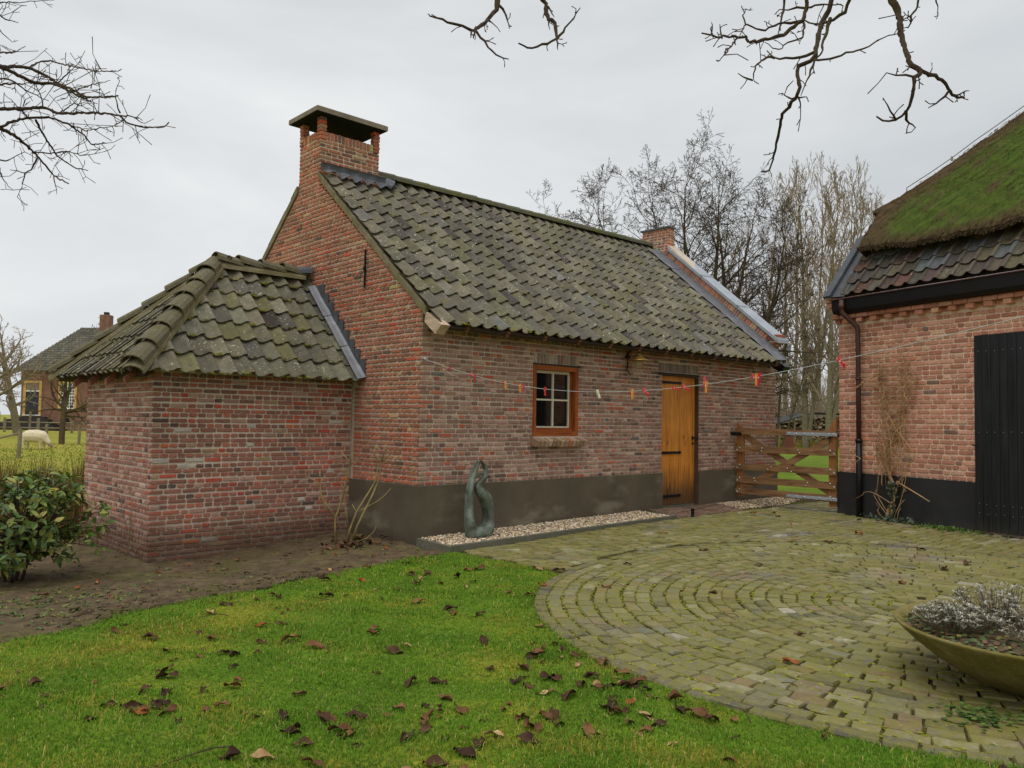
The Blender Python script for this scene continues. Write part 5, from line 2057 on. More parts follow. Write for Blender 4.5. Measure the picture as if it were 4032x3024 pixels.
for wp in ([(1.14, .12, .35), (.80, .14, .52), (.62, .14, .49), (.46, .15, .38)], [(1.10, .1, .15), (.86, .12, .5), (.84, .1, 1.0), (.95, .1, 1.25)], [(1.2, .1, .6), (1.02, .12, 1.0), (1.15, .1, 1.45)],
           [(1.15, .1, .1), (1.27, .11, .4), (1.38, .1, .95), (1.32, .1, 1.4)], [(1.05, .1, .1), (.84, .14, .45), (.9, .14, .85)], [(.98, .12, .08), (.88, .12, .25), (.84, .12, .36)], [(1.22, .1, .1), (1.25, .12, .3), (1.36, .12, .45)],
           [(1.05, .08, .95), (.86, .08, 1.0), (.82, .08, 1.2), (.92, .08, 1.5)], [(.6, .18, 1.04), (.48, .2, 1.12), (.40, .18, 1.2)], [(.6, .18, 1.04), (.5, .19, .98), (.46, .18, .95)]):
    mb.tube([BP(*q) for q in wander(wp, 14, .03, rv)], np.linspace(.007, .003, 14), 5)
mb.tube([BP(1.22, .09, .70), BP(1.45, .14, .62), BP(1.83, .2, .47)], [.011, .009, .007], 6)
mb.tube([BP(1.38, .13, .64), BP(1.36, .16, .56), BP(1.41, .15, .60)], .004, 4)
mb.build('shoots', MAT['vine'], VINE, True)
mb = MB()
mb.tints = True


def leaf_quads(mb, p, d, n, L, W, tint):
    """a small folded leaf: midrib d, normal n"""
    d = d / (np.linalg.norm(d) + 1e-9)
    s = np.cross(d, n)
    s /= np.linalg.norm(s) + 1e-9
    n = np.cross(s, d)
    V = [p, p + d * L * .35 + s * W * .5 + n * W * .12, p + d * L * .75 + s * W * .38 + n * W * .08 - n * L * .05, p + d * L - n * L * .12, p + d * L * .75 - s * W * .38 + n * W * .08 - n * L * .05, p + d * L * .35 - s * W * .5 + n * W * .12, p + d * L * .5 - n * L * .02]
    mb.add(V, [(0, 1, 6), (1, 2, 6), (2, 3, 6), (3, 4, 6), (4, 5, 6), (5, 0, 6)], tint)


for _ in range(150):
    k = rv.random()
    if k < .35:
        p = BP(rv.uniform(1.10, 1.2), rv.uniform(.1, .17), rv.uniform(.12, .7))
    else:
        p = BP(rv.uniform(.62, 1.6), rv.uniform(.05, .26), rv.uniform(.08, .16))
    leaf_quads(mb, p, np.array([rv.uniform(-1, 1), rv.uniform(-1, 1), rv.uniform(-.3, .6)]), BN3 + [0, 0, .6], .055, .055, lin(rv.choice([(52, 66, 44), (66, 82, 54), (44, 54, 38)])))
mb.build('ivy_leaves', MAT['leaf_attr'], VINE)

# ------------------------------------------------------------------ bowl with shrublets
BX, BY = -.302, -6.728
BOWL = empty('concrete_bowl', (BX, BY, 0), "wide round mossy concrete bowl planter on the paving", "planter")
mb = MB()
prof = [(.0, .0), (.26, .0), (.30, .012), (.44, .075), (.58, .16), (.70, .255), (.775, .325), (.792, .342), (.790, .350), (.765, .352), (.745, .340), (.70, .305), (.0, .30)]
mb.lathe(prof, (BX, BY, .018), 56)
mb.build('bowl', MAT['bowl'], BOWL, True)
mb = MB()
n = 30
V = [(BX, BY, .36)]
for k, rr in enumerate((.3, .55, .735)):
    for t in np.linspace(0, 2 * PI, n, endpoint=False):
        V.append((BX + rr * math.cos(t), BY + rr * math.sin(t), (.355, .345, .325)[k] + random.uniform(-.01, .012)))
F = [(0, 1 + i, 1 + (i + 1) % n) for i in range(n)]
for k in range(2):
    F += [(1 + k * n + i, 1 + (k + 1) * n + i, 1 + (k + 1) * n + (i + 1) % n, 1 + k * n + (i + 1) % n) for i in range(n)]
mb.add(V, F)
mb.build('soil', MAT['soil'], BOWL)
clumps = [((-.24, -6.52), .30, .24, "tallest silvery grey shrublet at the back of the concrete bowl"), ((-.62, -6.36), .23, .15, "low sparse grey shrublet at the left edge of the concrete bowl"),
          ((-.55, -6.90), .37, .18, "broad silvery grey shrublet at the front of the concrete bowl"), ((-.12, -7.05), .26, .18, "silvery grey shrublet at the cut-off end of the concrete bowl")]
rs = random.Random(9)
for (px, py), rad, hgt, lab in clumps:
    sh = empty('grey_shrublet', (px, py, .35), lab, "shrublet", "silvery shrublets in the bowl")
    st, lv = MB(), MB()
    lv.tints = True
    for _ in range(170):
        a, q = rs.uniform(0, 2 * PI), rad * math.sqrt(rs.random())
        h = hgt * (1 - .45 * (q / rad) ** 2) * rs.uniform(.65, 1.08)
        b = np.array([px + .55 * q * math.cos(a), py + .55 * q * math.sin(a), .345])
        t = np.array([px + q * math.cos(a), py + q * math.sin(a), .35 + h])
        m = (b + t) / 2 + [rs.uniform(-.015, .015), rs.uniform(-.015, .015), 0]
        st.tube([b, m, t], [.0028, .0022, .0016], 4, caps=False)
        nl = rs.randint(9, 13)
        for k in range(nl + 5):
            ph = k * 2.4 + rs.uniform(0, 1)
            el = rs.uniform(-.1, .9)
            zo = t if k < nl else b + (t - b) * rs.uniform(.5, .9)
            d = np.array([math.cos(ph) * math.cos(el), math.sin(ph) * math.cos(el), math.sin(el)])
            L, W = rs.uniform(.016, .030), .0042
            s_ = np.cross(d, [0, 0, 1.])
            s_ /= np.linalg.norm(s_) + 1e-6
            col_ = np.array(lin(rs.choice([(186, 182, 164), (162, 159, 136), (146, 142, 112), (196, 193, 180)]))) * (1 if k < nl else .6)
            lv.add([zo - s_ * W * .4, zo + s_ * W * .4, zo + d * L * .6 + s_ * W, zo + d * L, zo + d * L * .6 - s_ * W], [(0, 1, 2, 3, 4)], col_)
    st.build('stems', MAT['bark_grey'], sh)
    lv.build('leaves', MAT['leaf_attr'], sh)
mb = MB()
mb.tints = True
for _ in range(1900):
    a, q = rs.uniform(0, 2 * PI), .73 * math.sqrt(rs.uniform(.1, 1))
    p = np.array([BX + q * math.cos(a), BY + q * math.sin(a), .345 + rs.uniform(0, .022) - .012 * q])
    r_, tl = rs.uniform(.009, .018), rs.uniform(-.5, .5)
    th = np.linspace(0, 2 * PI, 7)[:-1] + rs.random()
    V = [p + [math.cos(t) * r_, math.sin(t) * r_, math.cos(t) * r_ * tl] for t in th]
    mb.add(V, [tuple(range(6))], lin(rs.choice([(96, 112, 62), (74, 98, 54), (120, 128, 80), (140, 134, 66), (112, 84, 54)])))
tag(mb.build('ground_cover', MAT['leaf_attr']), "small green fleshy leaves carpeting the soil in the concrete bowl", "ground cover", kind='stuff')
mb = MB()
mb.tints = True
for _ in range(150):
    p = np.array([rs.gauss(-1.13, .10), rs.gauss(-6.66, .09), .02])
    r_ = rs.uniform(.010, .018)
    p[2] += rs.uniform(.0, .03)
    th = np.linspace(0, 2 * PI, 7)[:-1]
    mb.add([p + [math.cos(t) * r_, math.sin(t) * r_, math.cos(t) * r_ * rs.uniform(-.3, .3)] for t in th], [tuple(range(6))], lin(rs.choice([(92, 122, 56), (76, 108, 46), (110, 136, 66)])))
tag(mb.build('weeds', MAT['leaf_attr']), "small green clover-like weeds growing between setts below the bowl", "weeds", kind='stuff')

# ------------------------------------------------------------------ evergreen bush at the left
BUX, BUY = -4.06, 1.35
buz = float(gz(BUX, BUY))
BUSH = empty('evergreen_bush', (BUX, BUY, buz), "glossy leaved evergreen bush at the far left beside the brick annex", "bush")
rb = random.Random(21)
st = MB()
lb = Batch('leaf', 'leaves', BUSH, MAT['leaf_part'], MAT['leaf_attr'])


def leaf_shape(L, W, cup, curl):
    V = [(0, 0, 0), (W * .38, L * .25, W * cup), (W * .5, L * .52, W * cup - L * curl * .3), (W * .3, L * .8, W * cup * .6 - L * curl * .7), (0, L, -L * curl), (-W * .3, L * .8, W * cup * .6 - L * curl * .7), (-W * .5, L * .52, W * cup - L * curl * .3), (-W * .38, L * .25, W * cup), (0, L * .35, 0), (0, L * .7, -L * curl * .5)]
    F = [(0, 1, 8), (1, 2, 9, 8), (2, 3, 9), (3, 4, 9), (4, 5, 9), (5, 6, 9), (6, 7, 8, 9), (7, 0, 8)]
    return V, F


lsh = [lb.shape(*leaf_shape(.100, .054, .16, c)) for c in (.02, .12, .22)]
LEAFC = [(5, (88, 114, 46)), (4, (104, 126, 52)), (3, (66, 90, 38)), (3, (132, 142, 64)), (1.5, (158, 162, 80)), (1, (160, 150, 66)), (1, (74, 108, 64))]
stems = [((0, 0, 0), (.06, .02, .45), .022), ((.05, -.02, 0), (.12, -.1, .5), .018), ((-.08, .05, 0), (-.2, .1, .5), .02), ((-.04, -.06, 0), (-.1, -.2, .4), .016)]
for b, t, r_ in stems:
    b, t = np.array(b) + [BUX, BUY, buz - .02], np.array(t) + [BUX, BUY, buz]
    st.tube([b, (b + t) / 2 + [.02, .01, 0], t], [r_, r_ * .8, r_ * .5], 6)
tips = []
for _ in range(165):
    a, e = rb.uniform(0, 2 * PI), rb.uniform(-.95, 1.0)
    R_ = rb.uniform(.45, 1.06) ** .6
    c = np.array([BUX, BUY, buz + .62]) + R_ * np.array([.80 * math.cos(a) * math.cos(e * 1.3), .80 * math.sin(a) * math.cos(e * 1.3), .56 * math.sin(e * 1.3)])
    tips.append(c)
tips += [np.array([BUX + .25, BUY - .2, buz + 1.14]), np.array([BUX + .33, BUY - .27, buz + 1.08]), np.array([BUX + .18, BUY - .15, buz + 1.10]), np.array([BUX + .72, BUY - .62, buz + .58]), np.array([BUX + .66, BUY - .58, buz + .36]), np.array([BUX + .7, BUY - .6, buz + .75])]
for c in tips:
    root = np.array([BUX + rb.uniform(-.1, .15), BUY + rb.uniform(-.12, .1), buz + rb.uniform(.25, .55)])
    mid = (root + c) / 2 + [0, 0, -.03]
    st.tube([root, mid, c], [.008, .006, .003], 4, caps=False)
    dr_ = c - root
    dr_ /= np.linalg.norm(dr_)
    for k in range(rb.randint(7, 10)):
        f = rb.uniform(.0, .22)
        p = c - dr_ * f + np.array([rb.uniform(-.02, .02) for _ in range(3)])
        ph = k * 2.4 + rb.random()
        s1 = np.cross(dr_, [0, 0, 1.0]); s1 /= np.linalg.norm(s1) + 1e-6
        s2 = np.cross(s1, dr_)
        d = dr_ * rb.uniform(.1, .9) + (s1 * math.cos(ph) + s2 * math.sin(ph)) + np.array([0, 0, -.25])
        d /= np.linalg.norm(d)
        n_ = np.array([0, 0, 1.0]) + dr_ * .6 + np.array([rb.uniform(-.4, .4) for _ in range(3)])
        s = np.cross(d, n_); s /= np.linalg.norm(s) + 1e-6
        n_ = np.cross(s, d)
        sc_ = rb.uniform(.75, 1.2)
        lb.put(rb.choice(lsh), frame4(p, s, d, n_, sc_, sc_, sc_), pick(LEAFC), BUSH, .004 * sc_ * sc_, None)
st.build('stem', MAT['bark_dark'], BUSH, True)
lb.finish()

# ------------------------------------------------------------------ bare shrub beside the annex
SHR = empty('bare_shrub', (-.62, .68, -.03), "thin bare shrub in the soil between annex wall and plinth", "shrub")
mb = MB()
SHRUB = [
    [(-0.669,0.798,-0.028),(-0.705,0.773,0.201),(-0.703,0.775,0.321),(-0.67,0.76,0.415),(-0.615,0.747,0.629),(-0.584,0.68,0.909),(-0.587,0.654,0.979),(-0.613,0.671,1.048),(-0.684,0.731,1.168)],
    [(-0.589,0.654,0.016),(-0.597,0.607,0.168),(-0.555,0.525,0.395),(-0.543,0.514,0.43),(-0.456,0.453,0.609),(-0.379,0.423,0.745),(-0.344,0.404,0.874),(-0.352,0.381,1.005),(-0.403,0.37,1.109),(-0.464,0.373,1.196)],
    [(-0.562,0.608,-0.006),(-0.554,0.504,0.227),(-0.485,0.432,0.442),(-0.402,0.413,0.609),(-0.331,0.404,0.77),(-0.307,0.391,0.882),(-0.318,0.364,1.03),(-0.386,0.365,1.101)],
    [(-0.703,0.775,0.321),(-0.802,0.874,0.508),(-0.837,0.903,0.585),(-0.851,0.929,0.747),(-0.922,0.95,0.783),(-1.014,0.994,0.836)],
    [(-0.587,0.654,0.979),(-0.588,0.615,1.05),(-0.593,0.585,1.116)],
    [(-0.587,0.654,0.979),(-0.549,0.532,1.058)],
    [(-0.851,0.929,0.747),(-0.852,0.922,0.886)],
    [(-0.807,0.884,0.541),(-0.788,0.89,0.592)],
    [(-0.813,0.88,0.516),(-0.805,0.867,0.474),(-0.78,0.84,0.397)],
    [(-0.318,0.364,1.03),(-0.291,0.318,1.161),(-0.293,0.295,1.248)],
    [(-0.318,0.364,1.03),(-0.255,0.33,1.082),(-0.234,0.303,1.148)],
    [(-0.308,0.37,0.995),(-0.252,0.347,1.021),(-0.228,0.331,1.052)],
    [(-0.545,0.51,0.409),(-0.484,0.435,0.459),(-0.45,0.411,0.484),(-0.345,0.373,0.541),(-0.253,0.361,0.606),(-0.171,0.347,0.689)],
    [(-0.554,0.528,0.408),(-0.564,0.562,0.444),(-0.571,0.6,0.492)],
    [(-0.608,0.624,0.21),(-0.615,0.67,0.42),(-0.61,0.728,0.595),(-0.596,0.713,0.639),(-0.631,0.793,0.748)],
    [(-0.555,0.587,0.004),(-0.467,0.414,0.085),(-0.406,0.356,0.163),(-0.383,0.34,0.231)],
]

for i, pl in enumerate(SHRUB):
    P = np.array(pl)
    r0 = .016 if i < 4 else .007
    mb.tube(P, np.linspace(r0, .006 if i < 4 else .0045, len(P)), 6)
mb.build('stem', MAT['shrub_bark'], SHR, True)

# ------------------------------------------------------------------ fallen leaves
rl = random.Random(33)


def dead_leaf(seed):
    r = random.Random(seed)
    L, W = 1.0, r.uniform(.42, .58)
    cu, cv, tw = r.uniform(.3, 1.3), r.uniform(-.7, .9), r.uniform(-.7, .7)
    nu, nv = 9, 5
    V, F = [], []
    for i in range(nu):
        t = i / (nu - 1)
        w = W * (math.sin(PI * min(1, t * .96 + .03)) ** .75) * .5
        for j in range(nv):
            q = (j / (nv - 1) - .5) * 2
            a = q * cu
            x = w * math.sin(a) / max(.2, cu) * 1.1 + .02 * math.sin(9 * t + q * 4)
            z = w * (1 - math.cos(a)) / max(.2, cu) * 1.0 + .13 * cv * math.sin(PI * t) + .07 * math.sin(t * 7 + seed + q * 2) * (.3 + abs(q)) + r.uniform(-.018, .018)
            an = tw * (t - .5)
            V.append((x * math.cos(an) - z * math.sin(an), (t - .5) * L, x * math.sin(an) + z * math.cos(an)))
    zmin = min(v[2] for v in V)
    V = [(x, y, z - zmin) for x, y, z in V]
    for i in range(nu - 1):
        for j in range(nv - 1):
            F.append((i * nv + j, i * nv + j + 1, (i + 1) * nv + j + 1, (i + 1) * nv + j))
    return V, F


LMESH = []
for k in range(14):
    me = bpy.data.meshes.new('fallen_leaf')
    V, F = dead_leaf(k)
    me.from_pydata(V, [], F)
    me.polygons.foreach_set('use_smooth', np.full(len(F), True))
    me.materials.append(MAT['leaf_obj'])
    LMESH.append(me)
KINDS_ = {'dark': ([(76, 54, 40), (62, 45, 35), (86, 62, 46), (70, 50, 38)], "dark brown curled leaf lying on the %s"), 'brown': ([(112, 80, 54), (100, 70, 46), (124, 90, 60)], "mid brown curled leaf lying on the %s"),
          'pale': ([(168, 136, 94), (182, 152, 108), (156, 124, 90)], "pale tan leaf lying on the %s"), 'red': ([(136, 72, 40), (146, 82, 46)], "rusty orange leaf lying on the %s")}


def drop_leaf(x, y, z, size, place, kind=None, tilt=.35):
    kind = kind or rl.choices(['dark', 'brown', 'pale', 'red'], [6, 4, 1.2, .35])[0]
    o = bpy.data.objects.new('fallen_leaf', rl.choice(LMESH))
    COL.objects.link(o)
    o.location = (x, y, z)
    o.rotation_euler = (rl.uniform(-tilt, tilt), rl.uniform(-tilt, tilt), rl.uniform(0, 2 * PI))
    o.scale = (size, size, size)
    cols, lab = KINDS_[kind]
    o.color = lin(rl.choice(cols))
    grp = "fallen leaves on the %s" % place
    if place == 'lawn':
        rr_ = math.hypot(x - CC[0], y - CC[1]) - CR
        dl_ = float(lawn_edge(np.array(x))) - y
        u_, v_, _z = project(np.array([x, y, 0.0]))
        if rr_ < .28: place = "lawn along the sett edging"
        elif dl_ < .35: place = "lawn along the soil border"
        elif v_ > 2820: place = "nearest strip of lawn"
        elif u_ < 700: place = "lawn towards the evergreen bush"
        elif v_ < 2480: place = "far lawn before the annex"
        elif u_ > 1700: place = "lawn near the round yard"
        else: place = "middle of the lawn"
    big = "large " if size > .115 else "small " if size < .085 else ""
    lab = lab.replace("pale tan leaf", "pale tan dry leaf") % place
    tag(o, big + lab, "leaf", grp)


cnt = 0
tries = 0
while cnt < 235 and tries < 20000:
    tries += 1
    if rl.random() < .34:
        cxy = rl.choice([(-2.15, -4.75), (-2.25, -5.1), (-2.4, -5.0), (-2.2, -4.95), (-3.9, -4.6), (-3.2, -5.0), (-2.55, -5.5), (-3.5, -2.9), (-4.3, -3.6), (-1.75, -4.35)])
        x, y = rl.gauss(cxy[0], .20), rl.gauss(cxy[1], .20)
    else:
        x, y = rl.uniform(-5.4, .2), rl.uniform(-7.4, -.7)
    if not in_lawn(np.array(x), np.array(y)):
        continue
    u, v, zc = project(np.array([x, y, 0.02]))
    if not (-60 < u < 4090 and v < 3100 and zc > 1):
        continue
    small = rl.random() < .40
    drop_leaf(x, y, float(gz(x, y)) + .012, rl.uniform(.04, .075) if small else rl.uniform(.08, .145), "lawn")
    cnt += 1
for x, y, s in ((.9, -2.6, .1), (2.9, -1.6, .11), (3.4, -2.4, .1), (6.3, -1.3, .13), (6.0, -1.55, .12), (6.1, -1.05, .1), (3.9, -3.4, .13), (5.0, -3.3, .14), (1.9, -3.6, .09), (4.2, -4.4, .12), (3.2, -5.0, .12), (3.6, -5.1, .16), (2.1, -5.0, .12),
                (-.3, -5.2, .08), (-1.0, -5.5, .12), (.4, -4.0, .11), (-.15, -3.2, .12), (-.55, -2.75, .12), (.1, -2.35, .13), (6.6, -2.6, .12), (6.7, -2.85, .1), (6.5, -3.1, .1), (1.0, -6.2, .1), (5.2, -2.2, .1), (2.2, -2.7, .12)):
    drop_leaf(x, y, float(gz(x, y)) + .02, s, "paving", rl.choice(['dark', 'brown', 'brown', 'red']), .15)
for _ in range(46):
    a = rl.uniform(0, 2 * PI)
    x, y = -.62 + rl.gauss(0, .26), .55 + rl.gauss(0, .16)
    drop_leaf(x, y, float(soil_z(np.array(x), np.array(y))) + rl.uniform(.005, .05), rl.uniform(.07, .12), "soil under the bare shrub", rl.choice(['dark', 'dark', 'dark', 'dark', 'brown']), .7)
for _ in range(26):
    x = rl.uniform(-4.8, -.2)
    y = rl.uniform(-.9, 1.4)
    if y < lawn_edge(np.array(x)) + .08:
        continue
    drop_leaf(x, y, float(soil_z(np.array(x), np.array(y))) + .012, rl.uniform(.06, .11), "garden soil", rl.choice(['dark', 'brown', 'pale', 'red']), .3)
# twigs in the grass and on the paving
for k in range(14):
    x, y = rl.uniform(-4.6, -1.2), rl.uniform(-6.4, -1.8)
    if k > 10: x, y = rl.uniform(-1.0, .5), rl.uniform(-5.0, -2.6)
    a = rl.uniform(0, PI)
    L = rl.uniform(.15, .45)
    pts = [np.array([x + math.cos(a + .25 * math.sin(q * 3 + k)) * L * q, y + math.sin(a + .25 * math.sin(q * 3 + k)) * L * q, float(gz(x, y)) + .03 + .01 * math.sin(q * 5)]) for q in np.linspace(0, 1, 6)]
    o = MB().tube(pts, np.linspace(.0035, .0015, 6), 5).build('fallen_twig', MAT['bark_dark'])
    pl = "lawn" if in_lawn(np.array(x), np.array(y)) else "mossy paving"
    tag(o, ("long " if L > .32 else "short " if L < .22 else "") + "thin dark fallen twig lying on the %s" % pl, "twig", "fallen twigs on the %s" % pl)

# soil clods, small weeds on the soil
mb = MB()
ico = np.array([(0, 0, 1), (.89, 0, .45), (.28, .85, .45), (-.72, .53, .45), (-.72, -.53, .45), (.28, -.85, .45), (.72, .53, -.45), (-.28, .85, -.45), (-.89, 0, -.45), (-.28, -.85, -.45), (.72, -.53, -.45), (0, 0, -1)])
icf = np.array([(0, 1, 2), (0, 2, 3), (0, 3, 4), (0, 4, 5), (0, 5, 1), (1, 6, 2), (2, 7, 3), (3, 8, 4), (4, 9, 5), (5, 10, 1), (6, 7, 2), (7, 8, 3), (8, 9, 4), (9, 10, 5), (10, 6, 1), (11, 7, 6), (11, 8, 7), (11, 9, 8), (11, 10, 9), (11, 6, 10)])
for _ in range(900):
    if rl.random() < .55:
        x, y = rl.gauss(-3.0, .6), 0
        y = float(lawn_edge(np.array(x))) + abs(rl.gauss(.12, .16))
        s = rl.uniform(.012, .05)
    else:
        x, y = rl.uniform(-5.2, -.1), rl.uniform(-1.3, 2.2)
        s = rl.uniform(.006, .022)
    if y < lawn_edge(np.array(x)) + .02 or (x > AX - .05 and y > AY0 - .05):
        continue
    V = ico * (s * RNG.uniform(.7, 1.3, (12, 1))) * [1, 1, .6]
    mb.add(V + [x, y, float(soil_z(np.array(x), np.array(y))) + s * .15], icf)
tag(mb.build('soil_clods', MAT['soil']), "loose dark clods of earth along the bare garden bed", "soil", kind='stuff')
mb = MB()
mb.tints = True
for _ in range(420):
    x, y = rl.uniform(-5.4, -.1), rl.uniform(-1.5, 3.5)
    if rl.random() < .5:
        x, y = rl.gauss(-4.3, .5), rl.gauss(-.6, .5)
    if y < lawn_edge(np.array(x)) + .06 or (x > AX - .03 and y > AY0 - .03):
        continue
    z = float(soil_z(np.array(x), np.array(y)))
    c = lin(rl.choice([(92, 112, 44), (112, 126, 62), (76, 98, 40), (128, 128, 58)]))
    for k in range(rl.randint(4, 8)):
        a = rl.uniform(0, 2 * PI)
        leaf_quads(mb, np.array([x, y, z]), np.array([math.cos(a), math.sin(a), rl.uniform(.2, .8)]), np.array([0, 0, 1.0]), rl.uniform(.02, .05), rl.uniform(.008, .018), c)
tag(mb.build('weeds', MAT['leaf_attr']), "tiny green seedlings scattered over the bare soil bed", "weeds", kind='stuff')
mb = MB()
mb.tints = True
for _ in range(130):
    s = rl.gauss(2.1, .16) if rl.random() < .75 else rl.uniform(1.4, 3.0)
    o_ = abs(rl.gauss(.12, .08)) if rl.random() < .6 else rl.uniform(.05, .5)
    p = BP(s, o_, .07)
    p[2] = float(gz(p[0], p[1])) + .01
    c = lin(rl.choice([(84, 118, 40), (104, 136, 48), (70, 98, 36)]))
    for k in range(5):
        a = rl.uniform(0, 2 * PI)
        leaf_quads(mb, p, np.array([math.cos(a), math.sin(a), rl.uniform(.4, 1.6)]), np.array([0, 0, 1.0]), rl.uniform(.03, .08), .014, c)
tag(mb.build('weeds', MAT['leaf_attr']), "green weed tufts growing along the foot of the black barn plinth", "weeds", kind='stuff')

# ------------------------------------------------------------------ grass blades
NB = 330000
d_ = RNG.random(NB) ** 1.35
depth = 3.3 + d_ * 6.7
lat = (RNG.random(NB) * 1.46 - .72) * depth
hf, hr = np.array([math.cos(YAW), math.sin(YAW)]), np.array([math.sin(YAW), -math.cos(YAW)])
X = CAM[0] + hf[0] * depth + hr[0] * lat
Y = CAM[1] + hf[1] * depth + hr[1] * lat
rc = np.hypot(X - CC[0], Y - CC[1])
jit = RNG.normal(0, .025, NB)
ok = (Y < lawn_edge(X) + .04 + jit) & ~((rc < CR - .02 + jit) | ((X > .05 + jit) & (Y < -.60) & ~((X < 1.7) & (Y < -3.0)))) & (X < 1.5)
X, Y, depth = X[ok], Y[ok], depth[ok]
n = len(X)
Z = gz(X, Y) + .012 * wob(X, Y, .8, 1)
H = RNG.uniform(.012, .034, n) * (1 + .45 * wob(X, Y, 1.3, 4) + .2 * wob(X, Y, 5, 1)) * np.where(RNG.random(n) < .03, 1.7, 1)
Wd = RNG.uniform(.0016, .0030, n) * (depth / 4.5) ** .8
A = RNG.uniform(0, 2 * PI, n)
ln2 = RNG.uniform(.15, 1.1, n)
dx, dy = np.cos(A), np.sin(A)
sxv, syv = -dy, dx
V = np.zeros((n, 5, 3), np.float32)
V[:, 0] = np.stack([X - sxv * Wd, Y - syv * Wd, Z - .004], 1)
V[:, 1] = np.stack([X + sxv * Wd, Y + syv * Wd, Z - .004], 1)
mx, my, mz = X + dx * H * ln2 * .35, Y + dy * H * ln2 * .35, Z + H * .62
V[:, 2] = np.stack([mx + sxv * Wd * .8, my + syv * Wd * .8, mz], 1)
V[:, 3] = np.stack([mx - sxv * Wd * .8, my - syv * Wd * .8, mz], 1)
V[:, 4] = np.stack([X + dx * H * ln2, Y + dy * H * ln2, Z + H * (1.05 - .3 * ln2)], 1)
idx = np.arange(n)[:, None] * 5
mb = MB()
mb.tints = True
g1, g2, g3, g4 = [np.array(lin(c)) for c in ((86, 126, 30), (122, 158, 44), (170, 158, 62), (196, 176, 110))]
w_ = .5 + .5 * wob(X, Y, .9, 2) + .25 * wob(X, Y, 3.1, 6)
yel = np.clip(smooth((w_ - .5) / .45) * .6, 0, 1)
band = np.exp(-((Y - (lawn_edge(X) - .75)) / .30) ** 2) * smooth((-2.4 - X) / .8) * .9
yel = np.clip(yel + band, 0, 1)[:, None]
t = RNG.random((n, 1))
col = g1 * (1 - t) + g2 * t
yv = (RNG.random((n, 1)) < yel * .8)
col = np.where(yv, g3 * (.8 + .4 * t), col)
dead = RNG.random((n, 1)) < .06
col = np.where(dead, g4, col) * RNG.uniform(.8, 1.2, (n, 1)) * (1 + .18 * wob(X, Y, 2.2, 9) + .12 * wob(X, Y, 6.0, 3))[:, None]
col[:, 3] = 1
T = np.repeat(col[:, None, :], 5, 1).reshape(-1, 4)
mb.add(V.reshape(-1, 3), idx + np.array([[0, 1, 2, 3]]), T)
mb.F[3] = [(idx + np.array([[3, 2, 4]]))]
gr = mb.build('grass', MAT['blade'])
tag(gr, "short bright green lawn grass with yellowish patches", "grass", kind='stuff')

# ------------------------------------------------------------------ trees
def unit(v):
    return v / (np.linalg.norm(v) + 1e-12)


def branch(mbs, p, d, L, r0, lvl, P, R):
    """grow one branch and its children; P holds the settings per level"""
    ns = max(3, int(P['seg'][lvl]))
    pts, rad = [np.array(p, float)], [r0]
    d = unit(np.array(d, float))
    for i in range(ns):
        d = unit(d + np.array([R.gauss(0, 1), R.gauss(0, 1), R.gauss(0, 1)]) * P['wob'][lvl] + np.array([0, 0, P['up'][lvl]]))
        pts.append(pts[-1] + d * L / ns)
        rad.append(max(P['rmin'], r0 * (1 - (1 - P['tap'][lvl]) * (i + 1) / ns)))
    mbs[0 if lvl < P['trunk_lv'] else 1].tube(pts, rad, P['sides'][lvl], caps=False)
    if lvl + 1 >= len(P['n']) + 1 or lvl >= len(P['n']):
        return
    for _ in range(2 if lvl else 3):
        ax = unit(pts[-1] - pts[-2])
        branch(mbs, pts[-1], ax + .35 * np.array([R.gauss(0, 1), R.gauss(0, 1), R.gauss(0, 1)]), L * P['ratio'][lvl] * (1 - P['short'][lvl]) * R.uniform(.8, 1.25), max(P['rmin'], rad[-1] * .8), lvl + 1, P, R)
    k = max(1, int(round(P['n'][lvl] * R.uniform(.8, 1.2))))
    for c in range(k):
        t = P['t0'][lvl] + (1 - P['t0'][lvl]) * (c + R.random()) / k
        t = min(t, .995)
        f = t * ns
        i = min(int(f), ns - 1)
        q = pts[i] + (pts[i + 1] - pts[i]) * (f - i)
        ax = unit(pts[i + 1] - pts[i])
        s = unit(np.cross(ax, [R.gauss(0, 1), R.gauss(0, 1), R.gauss(0, 1)]))
        an = math.radians(R.uniform(*P['ang'][lvl]))
        nd = ax * math.cos(an) + s * math.sin(an)
        l2 = L * P['ratio'][lvl] * (1 - P['short'][lvl] * t) * R.uniform(.7, 1.2)
        branch(mbs, q, nd, l2, max(P['rmin'], rad[i] * P['rr'][lvl]), lvl + 1, P, R)


def tree(name, loc, label, group, stems, P, seed, mt, mc):
    R = random.Random(seed)
    t = empty(name, loc, label, "tree", group)
    mbs = [MB(), MB()]
    for (off, d, L, r) in stems:
        branch(mbs, np.array(loc) + np.array(off), d, L, r, 0, P, R)
    mbs[0].build('trunk', mt, t, True)
    mbs[1].build('crown', mc, t)
    return t


POPLAR = dict(seg=[9, 6, 4, 3], wob=[.03, .07, .10, .12], up=[.03, .16, .10, .08], tap=[.12, .25, .4, .5], n=[24, 7, 2], t0=[.12, .15, .2], ang=[(22, 42), (18, 40), (20, 45)], ratio=[.30, .34, .45], short=[.55, .3, .2], rr=[.42, .5, .6],
              sides=[7, 4, 3, 3], rmin=.017, trunk_lv=1)
pp = []
fh, rh = np.array([math.cos(YAW), math.sin(YAW)]), np.array([math.sin(YAW), -math.cos(YAW)])


def far(depth, u):
    lat = (u - 2016) / FPX * depth
    q = CAM[:2] + fh * depth + rh * lat
    return float(q[0]), float(q[1]), float(gz(q[0], q[1]))


